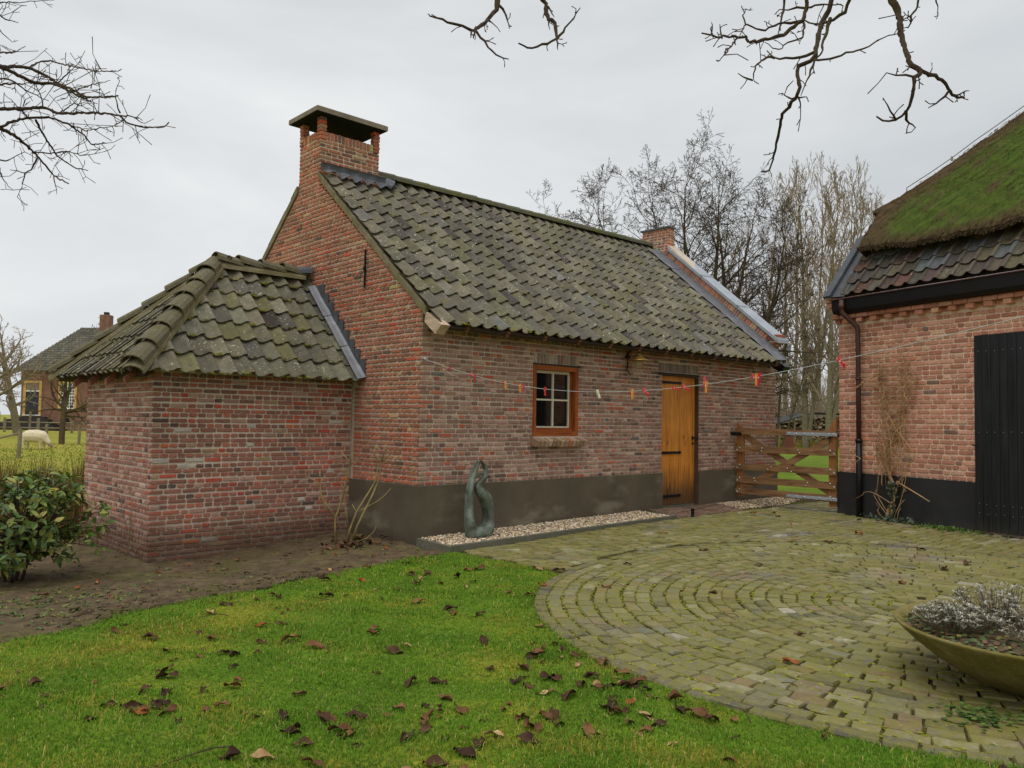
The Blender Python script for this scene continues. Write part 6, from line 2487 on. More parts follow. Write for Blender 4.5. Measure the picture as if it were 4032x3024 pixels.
POPL = ['slender bare grey poplar far behind the gate opening', 'slender bare grey poplar far behind the wood shed', 'slender bare grey poplar far behind the thatched barn', 'slender bare grey poplar far behind the outbuilding roof']
k = 0
for dpt, u, H, br, lab in ((55, 3172, 17.5, 2, "tall bare poplar with forked trunk, left of the pair beside the barn"), (52, 3262, 15.5, 2, "tall bare poplar with forked trunk, nearest the barn corner"), (82, 3010, 24, 1, None), (84, 3090, 23, 1, None), (80, 3120, 25, 1, None), (86, 3215, 26, 1, None), (84, 3290, 24.5, 1, None),
                       (82, 3355, 25, 1, None), (86, 3420, 24, 1, None), (84, 3475, 22.5, 1, None), (88, 2930, 21, 1, None), (86, 2850, 19, 1, None), (90, 2700, 18, 1, None), (90, 2560, 18, 1, None), (88, 2420, 17, 1, None), (90, 3540, 21, 1, None)):
    x, y, z = far(dpt, u)
    if not lab:
        lab = POPL[3] if u < 2960 else POPL[0] if u < 3180 else POPL[1] if u < 3310 else POPL[2]
        far_row = True
    else:
        far_row = False
    if br == 2:
        stems = [((0, 0, -.2), (.02, .0, 1), H * .98, .24), ((.1, -.1, .5), (.16 * rh[0], .16 * rh[1], 1), H * .9, .17)]
    else:
        stems = [((0, 0, -.2), (random.uniform(-.03, .03), random.uniform(-.03, .03), 1), H, .26)]
    tree('poplar_tree', (x, y, z), lab, "far row of bare poplars" if far_row else None, stems, dict(POPLAR, n=[24 if br == 2 else 22, 6, 2]), 100 + k, MAT['bark_grey'], MAT['twig_far'])
    k += 1

# multi-stemmed tree behind the outbuilding
MULTI = dict(seg=[9, 6, 4, 3, 3], wob=[.06, .09, .11, .13, .15], up=[.03, .03, .02, .02, .02], tap=[.10, .3, .4, .5, .6], n=[17, 6, 4, 2], t0=[.22, .12, .15, .2], ang=[(30, 70), (35, 75), (35, 75), (30, 60)], ratio=[.30, .50, .48, .5], short=[.5, .4, .3, .2], rr=[.5, .5, .55, .7],
             sides=[8, 5, 4, 3, 3], rmin=.0058, trunk_lv=1)
x, y, z = far(29.0, 2790)
r3 = np.array([rh[0], rh[1], 0])
f3 = np.array([fh[0], fh[1], 0])
stems = []
for a, b, L, r in ((-.62, .15, 11.6, .15), (-.46, -.1, 12.0, .16), (-.30, .25, 12.4, .16), (-.14, -.2, 12.3, .15), (.02, .15, 11.9, .20), (.10, -.25, 11.8, .15), (.24, .2, 11.6, .17), (.40, -.05, 12.0, .19), (.50, .1, 10.5, .16), (-.78, .05, 9.4, .11), (.68, -.1, 9.0, .11)):
    stems.append(((a * .9 * r3 + b * .8 * f3 + [0, 0, -.2]).tolist(), ((a * .80 if a < 0 else a * .46) * r3 + b * .5 * f3 + [0, 0, 1.0]).tolist(), L * .82, r * 1.05))
tree('multi_stem_tree', (x, y, z), "large bare multi-stemmed tree spreading behind the outbuilding roof", None, stems, MULTI, 5, MAT['bark_moss'], MAT['twig_mid'])
for k, (dpt, u, H) in enumerate(((36, 2960, 6.0), (38, 3060, 6.0), (34, 2890, 5.0))):
    x, y, z = far(dpt, u)
    tree('bare_tree', (x, y, z), ("thin bare sapling seen above the low end of the outbuilding roof", "thin bare sapling seen between outbuilding and gate opening", "thin bare sapling behind the zinc-capped gable")[k], None,
         [((0, 0, -.1), (.05, .02, 1), H, .08), ((.1, 0, 0), (.3 * rh[0], .3 * rh[1], 1), H * .9, .06), ((-.1, 0, 0), (-.3 * rh[0], -.3 * rh[1], 1), H * .85, .06)], dict(MULTI, n=[7, 4, 2], rmin=.0055), 40 + k, MAT['bark_moss'], MAT['twig_mid'])

# the wood beyond: nobody could count its stems
mb = MB()
R = random.Random(77)
for _ in range(1500):
    dpt = R.uniform(66, 100)
    x, y, z = far(dpt, R.uniform(2560, 3700))
    h = R.uniform(2.5, 8.5)
    a, b = R.gauss(0, .12), R.gauss(0, .12)
    mb.tube([(x, y, z - .1), (x + a * h * .4, y + b * h * .4, z + h * .5), (x + a * h * 1.2, y + b * h * 1.2, z + h)], [R.uniform(.02, .06), .02, .008], 3, caps=False)
    for k in range(7):
        t = R.uniform(.1, .95)
        q = np.array([x + a * h * t, y + b * h * t, z + h * t])
        dd = np.array([R.gauss(0, 1), R.gauss(0, 1), R.uniform(.2, 1.4)])
        L = R.uniform(.6, 2.2)
        mb.tube([q, q + unit(dd) * L * .5, q + unit(dd + [0, 0, .3]) * L], [.014, .011, .007], 3, caps=False)
wd_ = mb.build('woodland', MAT['twig_far'])
tag(wd_, "hazy brown mass of bare undergrowth and thin stems beyond the yard", "wood", kind='stuff')

# trees at the left
APPLE = dict(seg=[4, 7, 5, 4, 3], wob=[.04, .14, .18, .2, .2], up=[.0, .02, .07, .10, .08], tap=[.85, .4, .4, .5, .6], n=[8, 9, 6, 3], t0=[.8, .15, .15, .2], ang=[(55, 88), (35, 75), (35, 70), (30, 60)], ratio=[.95, .5, .45, .5], short=[.0, .3, .3, .2], rr=[.55, .5, .5, .7],
             sides=[8, 6, 4, 3, 3], rmin=.010, trunk_lv=2)
tree('fruit_tree', (5.076, 37.641, -.05), "small spreading bare fruit tree before the left window of the farmhouse", None, [((0, 0, -.05), (0, 0, 1), 1.95, .15)], dict(APPLE, n=[6, 6, 3], rmin=.010), 8, MAT['bark_moss'], MAT['bark_moss'])
OAK = dict(seg=[6, 7, 5, 4, 3], wob=[.05, .11, .15, .18, .2], up=[.02, .05, .04, .05, .05], tap=[.55, .35, .4, .5, .6], n=[9, 7, 4, 2], t0=[.28, .15, .15, .2], ang=[(40, 80), (30, 65), (30, 65), (30, 60)], ratio=[.62, .5, .46, .5], short=[.3, .35, .3, .2], rr=[.5, .5, .5, .7],
           sides=[8, 6, 4, 3, 3], rmin=.010, trunk_lv=2)
tree('bare_tree', (6.606, 55.307, -.05), "big bare tree left of the distant brick farmhouse", None, [((0, 0, -.05), (-.06, .05, 1), 5.2, .27)], dict(OAK, n=[9, 6, 4, 2], ratio=[.5, .5, .46, .5]), 12, MAT['bark_grey'], MAT['twig_far'])
x, y, z = far(50, -20)
tree('bare_tree', (x, y, z), "bare tree cut by the left picture edge beyond the field", None, [((0, 0, -.05), (.05, 0, 1), 4.6, .26)], OAK, 13, MAT['bark_grey'], MAT['twig_far'])
for k, (u, H, lab) in enumerate(((415, 8.2, "bare tree rising behind the farmhouse chimney"), (520, 8.4, "bare tree behind the farmhouse, right of its chimney"), (215, 6.0, "low bare tree behind the farmhouse roof hip"))):
    x, y, z = far(98, u)
    tree('bare_tree', (x, y, z), lab, None, [((0, 0, -.05), (.05, 0, 1), H, .36)], dict(OAK, rmin=.018, n=[10, 7, 4, 2]), 30 + k, MAT['bark_dark'], MAT['bark_dark'])

# overhanging trees in front: limbs that end in the picture, trunks just outside it
R_LIMBS = [
    [(-1.18,-5.71,4.37),(-1.17,-5.7,4.27),(-1.22,-5.7,4.17),(-1.35,-5.63,4.05),(-1.48,-5.6,3.99),(-1.67,-5.58,3.91),(-1.65,-5.55,3.96),(-1.76,-5.56,3.92),(-2.08,-5.6,3.8),(-2.18,-5.59,3.79)],
    [(-1.23,-5.71,4.16),(-1.28,-5.57,4.17),(-1.44,-5.55,4.08),(-1.57,-5.5,4.09),(-1.7,-5.54,3.96)],
    [(-1.27,-5.92,4.25),(-1.26,-5.9,4.16),(-1.29,-5.86,4.07),(-1.43,-5.9,3.9),(-1.58,-5.96,3.72),(-1.61,-5.88,3.69),(-1.64,-5.88,3.65),(-1.68,-5.92,3.52),(-1.67,-5.9,3.48),(-1.59,-5.76,3.44),(-1.42,-5.65,3.4),(-1.23,-5.5,3.31),(-1.21,-5.46,3.24),(-1.27,-5.44,3.23)],
    [(-1.39,-6.1,4.14),(-1.36,-6.04,4.04),(-1.33,-5.94,4.04),(-1.3,-5.85,4.06),(-1.23,-5.7,4.16)],
    [(-1.3,-5.92,4.07),(-1.48,-5.96,3.84),(-1.58,-6.0,3.73),(-1.6,-5.96,3.7)],
    [(-1.6,-5.97,3.7),(-1.63,-6.02,3.67),(-1.69,-6.16,3.63),(-1.75,-6.32,3.6),(-1.72,-6.38,3.63),(-1.6,-6.45,3.69)],
    [(-1.53,-5.93,3.78),(-1.55,-5.84,3.77),(-1.6,-5.72,3.79),(-1.59,-5.66,3.86)],
    [(-1.23,-5.71,4.15),(-1.34,-5.77,4.0),(-1.45,-5.7,3.93),(-1.5,-5.71,3.88),(-1.52,-5.65,3.91),(-1.51,-5.6,3.96)],
    [(-1.19,-5.56,4.42),(-1.18,-5.55,4.32),(-1.26,-5.57,4.19),(-1.38,-5.62,4.04)],
    [(-1.6,-5.97,3.7),(-1.69,-5.97,3.54),(-1.67,-5.92,3.48)],
    [(-1.6,-5.72,3.79),(-1.63,-5.69,3.8),(-1.8,-5.71,3.69),(-1.89,-5.74,3.56),(-1.84,-5.75,3.55)],
    [(-1.89,-5.74,3.56),(-2.03,-5.73,3.56)],
    [(-1.67,-5.9,3.48),(-1.68,-5.96,3.46)],
    [(-1.66,-5.9,3.48),(-1.65,-5.91,3.45),(-1.6,-5.87,3.44)],
    [(-1.17,-5.69,4.27),(-1.17,-5.59,4.3),(-1.2,-5.53,4.31)],
    [(-1.17,-5.7,4.27),(-1.22,-5.84,4.22),(-1.32,-6.01,4.11)],
    [(-1.76,-5.56,3.92),(-2.03,-5.66,3.71),(-2.22,-5.72,3.57)],
    [(-1.57,-5.5,4.09),(-1.54,-5.46,4.17),(-1.48,-5.45,4.24)],
    [(-1.67,-5.9,3.48),(-1.66,-5.86,3.48),(-1.69,-5.83,3.51),(-1.69,-5.84,3.54),(-1.68,-5.88,3.58)],
    [(-2.08,-5.6,3.8),(-2.03,-5.55,3.89),(-1.98,-5.52,3.95)],
    [(-1.96,-5.58,3.84),(-1.89,-5.52,3.97)],
    [(-1.46,-6.34,4.0),(-1.44,-6.38,3.89),(-1.61,-6.46,3.68),(-1.83,-6.58,3.42),(-1.82,-6.62,3.37),(-1.69,-6.65,3.37),(-1.52,-6.66,3.36),(-1.52,-6.66,3.33),(-1.39,-6.65,3.35),(-1.25,-6.65,3.38)],
    [(-1.82,-6.62,3.37),(-1.83,-6.64,3.33),(-1.91,-6.63,3.3),(-1.9,-6.64,3.26),(-1.9,-6.62,3.18),(-1.87,-6.58,3.15),(-1.84,-6.52,3.13),(-1.83,-6.46,3.14),(-1.88,-6.44,3.16)],
    [(-1.87,-6.58,3.15),(-1.79,-6.55,3.14),(-1.64,-6.54,3.14)],
    [(-1.52,-6.66,3.33),(-1.62,-6.64,3.25),(-1.71,-6.63,3.2)],
    [(-1.27,-6.43,4.03),(-1.3,-6.43,3.95),(-1.4,-6.43,3.86),(-1.49,-6.41,3.81)],
    [(-1.4,-6.43,3.86),(-1.5,-6.46,3.75),(-1.56,-6.44,3.73)],
    [(-1.91,-6.63,3.3),(-1.98,-6.6,3.29),(-2.0,-6.54,3.32)],
    [(-1.84,-6.52,3.13),(-1.94,-6.53,3.15),(-2.02,-6.53,3.19)],
    [(-1.39,-6.65,3.35),(-1.2,-6.66,3.43)],
    [(-1.07,-6.45,4.1),(-1.08,-6.46,3.99)],
]
C_LIMBS = [
    [(-2.7,-4.42,4.26),(-2.7,-4.42,4.21),(-2.75,-4.44,4.13),(-2.84,-4.49,4.03),(-3.04,-4.61,3.85),(-3.07,-4.62,3.84),(-3.19,-4.64,3.82),(-3.29,-4.63,3.82),(-3.37,-4.61,3.82)],
    [(-3.03,-4.61,3.85),(-2.99,-4.68,3.74),(-2.97,-4.71,3.7),(-2.92,-4.72,3.69),(-2.87,-4.72,3.7)],
    [(-2.7,-4.42,4.21),(-2.63,-4.42,4.18),(-2.64,-4.45,4.12),(-2.66,-4.49,4.04)],
    [(-2.36,-4.45,4.38),(-2.33,-4.48,4.32),(-2.36,-4.53,4.2),(-2.37,-4.61,4.13),(-2.46,-4.71,3.96),(-2.52,-4.68,3.92),(-2.58,-4.66,3.89),(-2.66,-4.65,3.86),(-2.68,-4.6,3.9)],
    [(-2.46,-4.71,3.96),(-2.37,-4.72,4.08),(-2.35,-4.75,4.12),(-2.32,-4.78,4.19)],
    [(-2.33,-4.5,4.3),(-2.34,-4.57,4.2)],
    [(-2.36,-4.53,4.2),(-2.41,-4.6,4.08)],
    [(-2.46,-4.71,3.96),(-2.54,-4.8,3.84)],
    [(-2.83,-4.49,4.03),(-2.8,-4.49,4.02)],
    [(-3.04,-4.61,3.85),(-3.09,-4.66,3.77)],
    [(-3.07,-4.62,3.84),(-3.12,-4.67,3.76)],
]
L_LIMBS = [
    [(-4.7,0.08,4.63),(-4.58,0.21,4.69),(-4.31,0.49,4.85),(-4.2,0.41,4.8),(-4.13,0.15,4.65),(-4.08,-0.2,4.49),(-4.05,-0.51,4.35),(-4.03,-0.95,4.23),(-3.99,-1.2,4.18)],
    [(-4.69,0.12,4.67),(-4.47,0.29,4.69),(-4.29,0.33,4.66),(-4.16,0.22,4.66),(-4.11,0.02,4.57),(-4.07,-0.26,4.44),(-4.04,-0.62,4.28)],
    [(-4.72,-0.16,4.16),(-4.6,0.02,4.24),(-4.37,0.3,4.38),(-4.21,0.31,4.45),(-4.1,0.18,4.38),(-4.03,-0.42,4.24),(-3.98,-0.99,4.09),(-3.94,-1.12,4.05),(-3.87,-1.1,4.0),(-3.74,-1.09,4.01),(-3.55,-0.98,4.09),(-3.5,-0.97,4.15)],
    [(-4.62,0.17,4.1),(-4.55,0.26,4.14),(-4.36,0.62,4.21),(-4.13,1.02,4.21),(-4.04,1.13,4.18),(-3.89,1.23,4.06),(-3.8,1.01,3.95)],
    [(-4.55,0.25,4.15),(-4.47,0.31,4.23),(-4.3,0.43,4.35),(-4.14,0.36,4.38),(-4.04,0.17,4.3),(-3.95,-0.09,4.15),(-3.88,-0.06,4.08),(-3.86,-0.46,4.0)],
    [(-4.23,0.47,4.36),(-4.11,0.69,4.29),(-3.93,0.91,4.18),(-3.82,0.75,4.06),(-3.78,0.4,3.96)],
    [(-4.31,0.49,4.85),(-4.19,0.59,4.98),(-4.12,0.56,5.0),(-4.03,0.03,4.8),(-4.0,-0.71,4.53),(-3.96,-1.01,4.46)],
    [(-4.07,1.12,4.18),(-4.08,1.3,4.1),(-4.14,1.3,4.05),(-4.3,1.13,4.01)],
    [(-4.12,1.02,4.21),(-3.98,0.95,4.21),(-3.91,0.61,4.17),(-3.85,0.32,4.07),(-3.82,-0.26,3.98)],
    [(-4.54,0.98,5.54),(-4.46,1.04,5.51),(-4.39,1.09,5.5),(-4.28,1.17,5.54)],
    [(-4.53,0.86,5.32),(-4.49,0.84,5.27),(-4.39,0.81,5.18)],
    [(-4.52,1.01,5.6),(-4.26,1.32,5.82),(-3.95,1.25,5.93)],
    [(-4.08,-0.2,4.49),(-4.04,-0.66,4.42),(-4.0,-1.01,4.36)],
    [(-3.95,-1.14,4.06),(-3.99,-1.16,4.13),(-4.0,-1.16,4.25),(-3.97,-1.16,4.32)],
    [(-3.94,-1.12,4.05),(-3.88,-1.23,4.03),(-3.76,-1.14,4.02),(-3.69,-1.16,4.08)],
    [(-4.13,0.15,4.65),(-4.07,0.04,4.73),(-4.0,-0.11,4.82)],
    [(-4.1,0.18,4.38),(-4.07,-0.18,4.38),(-4.03,-0.58,4.23)],
    [(-4.04,0.17,4.3),(-3.96,-0.17,4.16),(-3.95,-0.65,4.07),(-3.91,-0.96,4.01)],
    [(-4.52,0.74,3.98),(-4.36,0.98,4.05),(-4.28,1.0,4.12),(-4.21,0.99,4.18)],
    [(-4.14,1.3,4.05),(-4.14,1.39,3.93),(-4.19,1.35,3.8)],
    [(-4.41,1.02,3.94),(-4.33,1.19,3.88),(-4.24,1.3,3.85)],
    [(-3.89,1.23,4.06),(-3.85,1.26,3.88)],
    [(-4.68,-0.06,4.46),(-4.51,0.18,4.58),(-4.35,0.28,4.55),(-4.24,0.28,4.52),(-4.18,0.23,4.49)],
    [(-4.21,0.31,4.45),(-4.24,0.28,4.56),(-4.29,0.33,4.66)],
    [(-4.62,0.34,4.84),(-4.42,0.61,5.0),(-4.27,0.84,5.19)],
    [(-4.71,-0.15,4.36),(-4.61,-0.0,4.45),(-4.29,0.33,4.66)],
    [(-4.3,0.43,4.35),(-4.42,0.24,4.37),(-4.57,0.04,4.39)],
]
R_RADII = [0.013, 0.008, 0.016, 0.011, 0.012, 0.007, 0.009, 0.007, 0.009, 0.007, 0.007, 0.0055, 0.0055, 0.0055, 0.008, 0.007, 0.0055, 0.0055, 0.0055, 0.0055, 0.0055, 0.017, 0.011, 0.008, 0.006, 0.007, 0.0055, 0.0055, 0.0055, 0.0055, 0.0055]
C_RADII = [0.015, 0.008, 0.008, 0.014, 0.008, 0.006, 0.006, 0.006, 0.006, 0.006, 0.006]
L_RADII = [0.021, 0.022, 0.02, 0.022, 0.016, 0.014, 0.01, 0.012, 0.0075, 0.011, 0.009, 0.009, 0.0075, 0.0075, 0.0075, 0.0075, 0.0075, 0.0075, 0.012, 0.0075, 0.0075, 0.0075, 0.012, 0.0075, 0.01, 0.014, 0.0075]
R_B1, R_A3, R_A4, R_A9, R_B5, R_B9 = 21, 2, 3, 8, 25, 30
L_MAIN = [0, 1, 2, 3, 9, 11, 18, 22, 24, 25]



def limb_tree(name, loc, label, trunk, limbs, r_big, seed, twig_n, twig_len, spur_r, up):
    R = random.Random(seed)
    t = empty(name, loc, label, "tree")
    mt, mc = MB(), MB()
    for pts, r0, r1 in trunk:
        P = np.array(pts, float)
        tt = np.linspace(0, len(P) - 1, (len(P) - 1) * 6 + 1)
        i = np.clip(tt.astype(int), 0, len(P) - 2)
        Q = P[i] + (P[i + 1] - P[i]) * (tt - i)[:, None]
        for _ in range(4):
            Q[1:-1] = (Q[:-2] + 2 * Q[1:-1] + Q[2:]) / 4
        mt.tube(Q, np.linspace(r0, r1, len(Q)), 10)
    for pl, r0 in limbs:
        P = np.array(pl, float)
        seg = np.linalg.norm(np.diff(P, axis=0), axis=1)
        tot = seg.sum()
        n = max(4, int(tot / .035))
        cum = np.concatenate([[0], np.cumsum(seg)])
        ds = np.linspace(0, tot, n)
        Q = np.stack([np.interp(ds, cum, P[:, a]) for a in range(3)], 1)
        Q[1:-1] += np.array([[R.gauss(0, .0035) for _ in range(3)] for _ in range(n - 2)])
        r1 = max(.0022, r0 * .32)
        rad = np.linspace(r0, r1, n) * np.array([R.uniform(.88, 1.15) for _ in range(n)])
        mc.tube(Q, rad, 6)
        m = int(tot * twig_n) + 1
        for _ in range(m):
            k = R.randint(1, n - 1)
            ax = unit(Q[k] - Q[k - 1])
            s = unit(np.cross(ax, [R.gauss(0, 1) for _ in range(3)]))
            d = unit(ax * R.uniform(.1, .8) + s + np.array([0, 0, up]))
            L = R.uniform(*twig_len) * (1.0 if R.random() < .8 else 2.2)
            e1 = Q[k] + d * L * .5
            e2 = e1 + unit(d + np.array([R.gauss(0, .35) for _ in range(3)])) * L * .5
            mc.tube([Q[k], e1, e2], [spur_r * 1.3, spur_r, spur_r * 1.2], 4)
            if R.random() < .5:
                e3 = e1 + unit(d + np.array([R.gauss(0, .8) for _ in range(3)])) * L * .35
                mc.tube([e1, e3], [spur_r, spur_r * 1.1], 4)
    mt.build('trunk', MAT['bark_dark'], t, True)
    mc.build('branches', MAT['bark_dark'], t)
    return t


def up_of(pl, dz=.5, side=0.0):
    p = np.array(pl[0], float)
    return p


TR = np.array([-1.587, -8.264, 0.0])
trunk = [([TR + [0, 0, -.1], TR + [.05, .03, 1.5], TR + [-.05, .1, 2.9], TR + [.1, .5, 4.0]], .19, .13)]
A0, B0, C0, D0 = [np.array(R_LIMBS[i][0]) for i in (0, R_B1, R_A3, R_A4)]
hub = TR + np.array([.1, .5, 4.0])
trunk += [([hub, (hub + B0) / 2 + [0, 0, .35], B0], .07, .018), ([hub, (hub + C0) / 2 + [.1, .1, .5], C0 + [.05, -.05, .12], C0], .065, .018), ([hub, (hub + A0) / 2 + [.15, .15, .55], A0 + [.08, -.08, .2], A0], .05, .014),
          ([hub, (hub + D0) / 2 + [.0, .1, .45], D0], .05, .011), ([hub, (hub + np.array(R_LIMBS[R_A9][0])) / 2 + [.2, .2, .6], np.array(R_LIMBS[R_A9][0])], .04, .009), ([hub, (hub + np.array(R_LIMBS[R_B5][0])) / 2 + [.0, .0, .3], np.array(R_LIMBS[R_B5][0])], .04, .008),
          ([hub, (hub + np.array(R_LIMBS[R_B9][0])) / 2 + [.0, .0, .2], np.array(R_LIMBS[R_B9][0])], .03, .006)]
c1, c4 = np.array(C_LIMBS[0][0]), np.array(C_LIMBS[3][0])
trunk += [([hub, hub + np.array([-.6, 1.2, 1.2]), (hub + c1) / 2 + [-.2, .6, .9], c1 + [.05, -.1, .3], c1], .06, .016), ([hub + [-.3, .6, .6], (hub + c4) / 2 + [.0, .5, .8], c4], .04, .013)]
limbs = [(pl, 1.1 * R_RADII[i]) for i, pl in enumerate(R_LIMBS)] + [(pl, 1.1 * C_RADII[i]) for i, pl in enumerate(C_LIMBS)]
limb_tree('overhanging_tree', (TR + [0, 0, 0]).tolist(), "bare overhanging tree whose knobbly dark branches hang from the top of the picture", trunk, limbs, .1, 3, 7.0, (.02, .07), .0026, -.1)
TL = np.array([-9.6, -3.2, 0.0]) + np.array([-1.5, 2.2, 0])
trunk = [([TL + [0, 0, -.1], TL + [.05, 0, 1.6], TL + [.3, .2, 3.0], TL + [.6, .5, 4.6]], .22, .13)]
for i in L_MAIN:
    q = np.array(L_LIMBS[i][0])
    hb_ = TL + np.array([.35, .3, 3.2 + .35 * (i % 4)])
    trunk.append(([hb_, (hb_ + q) / 2 + [0, 0, .12], q], .05, L_RADII[i]))
limb_tree('overhanging_tree', TL.tolist(), "bare tree whose fine dark twigs enter the picture at the upper left", trunk, [(pl, .85 * L_RADII[i]) for i, pl in enumerate(L_LIMBS)], .1, 4, 9.0, (.05, .22), .0027, .05)

# ------------------------------------------------------------------ far left: field, farmhouse, fence, sheep
FO, FXv = np.array([11.24, 77.96]), np.array([.755, -.656])
FNv = np.array([-.656, -.755])
FARM = empty('farmhouse', (11.24, 77.96, 0), "distant brick farmhouse with dark hipped tile roof beyond the field", "house")


def FP(g, o, z):
    q = FO + FXv * g + FNv * o
    return np.array([q[0], q[1], z])


def fbox(name, g0, g1, o0, o1, z0, z1, mat, parent):
    m = MB()
    m.hexa([FP(g0, o0, z0), FP(g1, o0, z0), FP(g1, o1, z0), FP(g0, o1, z0), FP(g0, o0, z1), FP(g1, o0, z1), FP(g1, o1, z1), FP(g0, o1, z1)])
    return m.build(name, mat, parent)


fbox('wall', 0, 20, -10, 0, -.2, 5.6, MAT['far_brick'], FARM)
mb = MB()
mb.add([FP(-.5, .5, 5.45), FP(20.5, .5, 5.45), FP(20.5, -10.5, 5.45), FP(-.5, -10.5, 5.45), FP(3.0, -5, 10.1), FP(18, -5, 10.1)], [(0, 1, 5, 4), (1, 2, 5), (2, 3, 4, 5), (3, 0, 4), (0, 3, 2, 1)])
FR = mb.build('roof', MAT['far_roof'], FARM)
ftb = Batch('roof_tile', 'roof_tiles', FR, MAT['tile_obj'], MAT['tile_attr'], 0)
fts = ftb.shape([(-.16, 0, .05), (.16, 0, .0), (.16, .42, -.02), (-.16, .42, .0), (-.16, .01, -.02), (.16, .01, -.05)], [(0, 1, 2, 3), (4, 5, 1, 0)])
fus = np.array([-FNv[0] * 5.5, -FNv[1] * 5.5, 4.65])
fsl = np.linalg.norm(fus)
fus /= fsl
fx3 = np.array([FXv[0], FXv[1], 0])
fnn = np.cross(fx3, fus)
for r_ in range(19):
    s = r_ * .38
    lo = -.5 + 3.5 * s / fsl
    g = lo + .1
    while g < 9:
        ftb.put(fts, frame4(FP(g, .5, 5.45) + fus * s + fnn * .04, fx3, fus, fnn), pick([(3, (92, 88, 76)), (2, (80, 78, 70)), (1, (104, 98, 80))]), FR, .1, None)
        g += .32
ftb.finish()
fbox('chimney', 4.75, 5.65, -5.6, -4.6, 9.2, 11.45, MAT['far_brick'], FR)
fbox('chimney_pot', 5.0, 5.4, -5.3, -4.9, 11.45, 11.75, MAT['far_step'], FR)
for (g0, g1, z0, z1, nx, nz, kind) in ((.25, 1.92, 1.38, 4.55, 1, 2, 'door'), (3.45, 5.15, 2.0, 4.6, 6, 8, 'window'), (7.2, 8.9, 2.0, 4.6, 6, 8, 'window')):
    w = empty(kind, (0, 0, 0))
    set_parent(w, FARM)
    fbox('frame', g0, g0 + .22, .0, .10, z0, z1, MAT['far_frame'], w)
    fbox('frame', g1 - .22, g1, .0, .10, z0, z1, MAT['far_frame'], w)
    fbox('frame', g0 + .22, g1 - .22, .0, .10, z1 - .2, z1, MAT['far_frame'], w)
    fbox('sill', g0, g1, .0, .14, z0 - .10, z0, MAT['far_white'], w)
    fbox('pane', g0 + .22, g1 - .22, -.02, .03, z0, z1 - .2, MAT['glass'], w)
    if kind == 'window':
        for i in range(nx + 1):
            gg = g0 + .24 + (g1 - g0 - .48) * i / nx
            fbox('glazing_bar', gg - .03, gg + .03, .031, .07, z0, z1 - .2, MAT['far_white'], w)
        for i in range(nz + 1):
            z_ = z0 + .03 + (z1 - z0 - .26) * i / nz
            fbox('glazing_bar', g0 + .22, g1 - .22, .0305, .065, z_ - .03, z_ + (.08 if i == nz // 2 else .03), MAT['far_white'], w)
    else:
        fbox('transom', g0 + .22, g1 - .22, .031, .09, z0 + 2.15, z0 + 2.28, MAT['far_white'], w)
        fbox('curtain', g0 + .24, g1 - .24, .031, .05, z0 + 2.3, z1 - .22, MAT['sheep_face'], w)
for i in range(5):
    fbox('step', -.5 - .3 * i, 2.6 + .45 * i, .15, .6 + .35 * i, -.1, 1.2 - .25 * i, MAT['far_step'], FARM)
mb = MB()
mb.prism([FP(4.15 + .45 * math.cos(t), .02, .62 + .55 * math.sin(t)) for t in np.linspace(0, PI, 9)], np.array([FNv[0], FNv[1], 0]) * .02)
mb.build('cellar_vent', MAT['soot_and_shade'], FARM)

FENCE = empty('field_fence', (9, 66, 0), "weathered post and rail fence between field and distant farmhouse", "fence")
for z in (.34, .78):
    MB().tube([(-4.0, 78.0, z), (9.0, 66.5, z), (24.0, 52.5, z)], .055, 5).build('rail', MAT['fence_wood'], FENCE)
for k in range(15):
    t = k / 14
    x, y = -4 + 28 * t, 78 - 25.5 * t
    MB().box((-.09, -.09, -.1), (.09, .09, 1.15), None, None, (x, y, 0)).build('post', MAT['fence_wood'], FENCE)
for k, (x, y, h, lab) in enumerate(((4.45, 38.1, 1.0, "wooden stake just left of the small fruit tree trunk"), (5.7, 37.0, 1.0, "wooden stake just right of the small fruit tree trunk"), (5.55, 55.9, 1.6, "tall wooden stake left of the big bare tree trunk"), (7.15, 54.6, 1.7, "tall wooden stake right of the big bare tree trunk"), (.94, 26.46, .95, "leaning wooden post in the field just left of the sheep"))):
    o = MB().tube([(x, y, -.15), (x + .03, y, h)], .075, 7).build('stake', MAT['fence_wood'])
    tag(o, lab, "stake")
MB_r = MB().tube([(.94, 26.46, .80), (-.4, 27.2, .35)], .04, 6).build('fallen_rail', MAT['fence_wood'])
tag(MB_r, "broken wooden rail sloping down from the post beside the sheep", "rail")

# sheep, grazing, head to the right
SHP = np.array([2.86, 32.85, -.06])
shx, shy = rh, fh


def SP_(a, b, z):
    q = SHP[:2] + shx * a + shy * b
    return (q[0], q[1], SHP[2] + z)


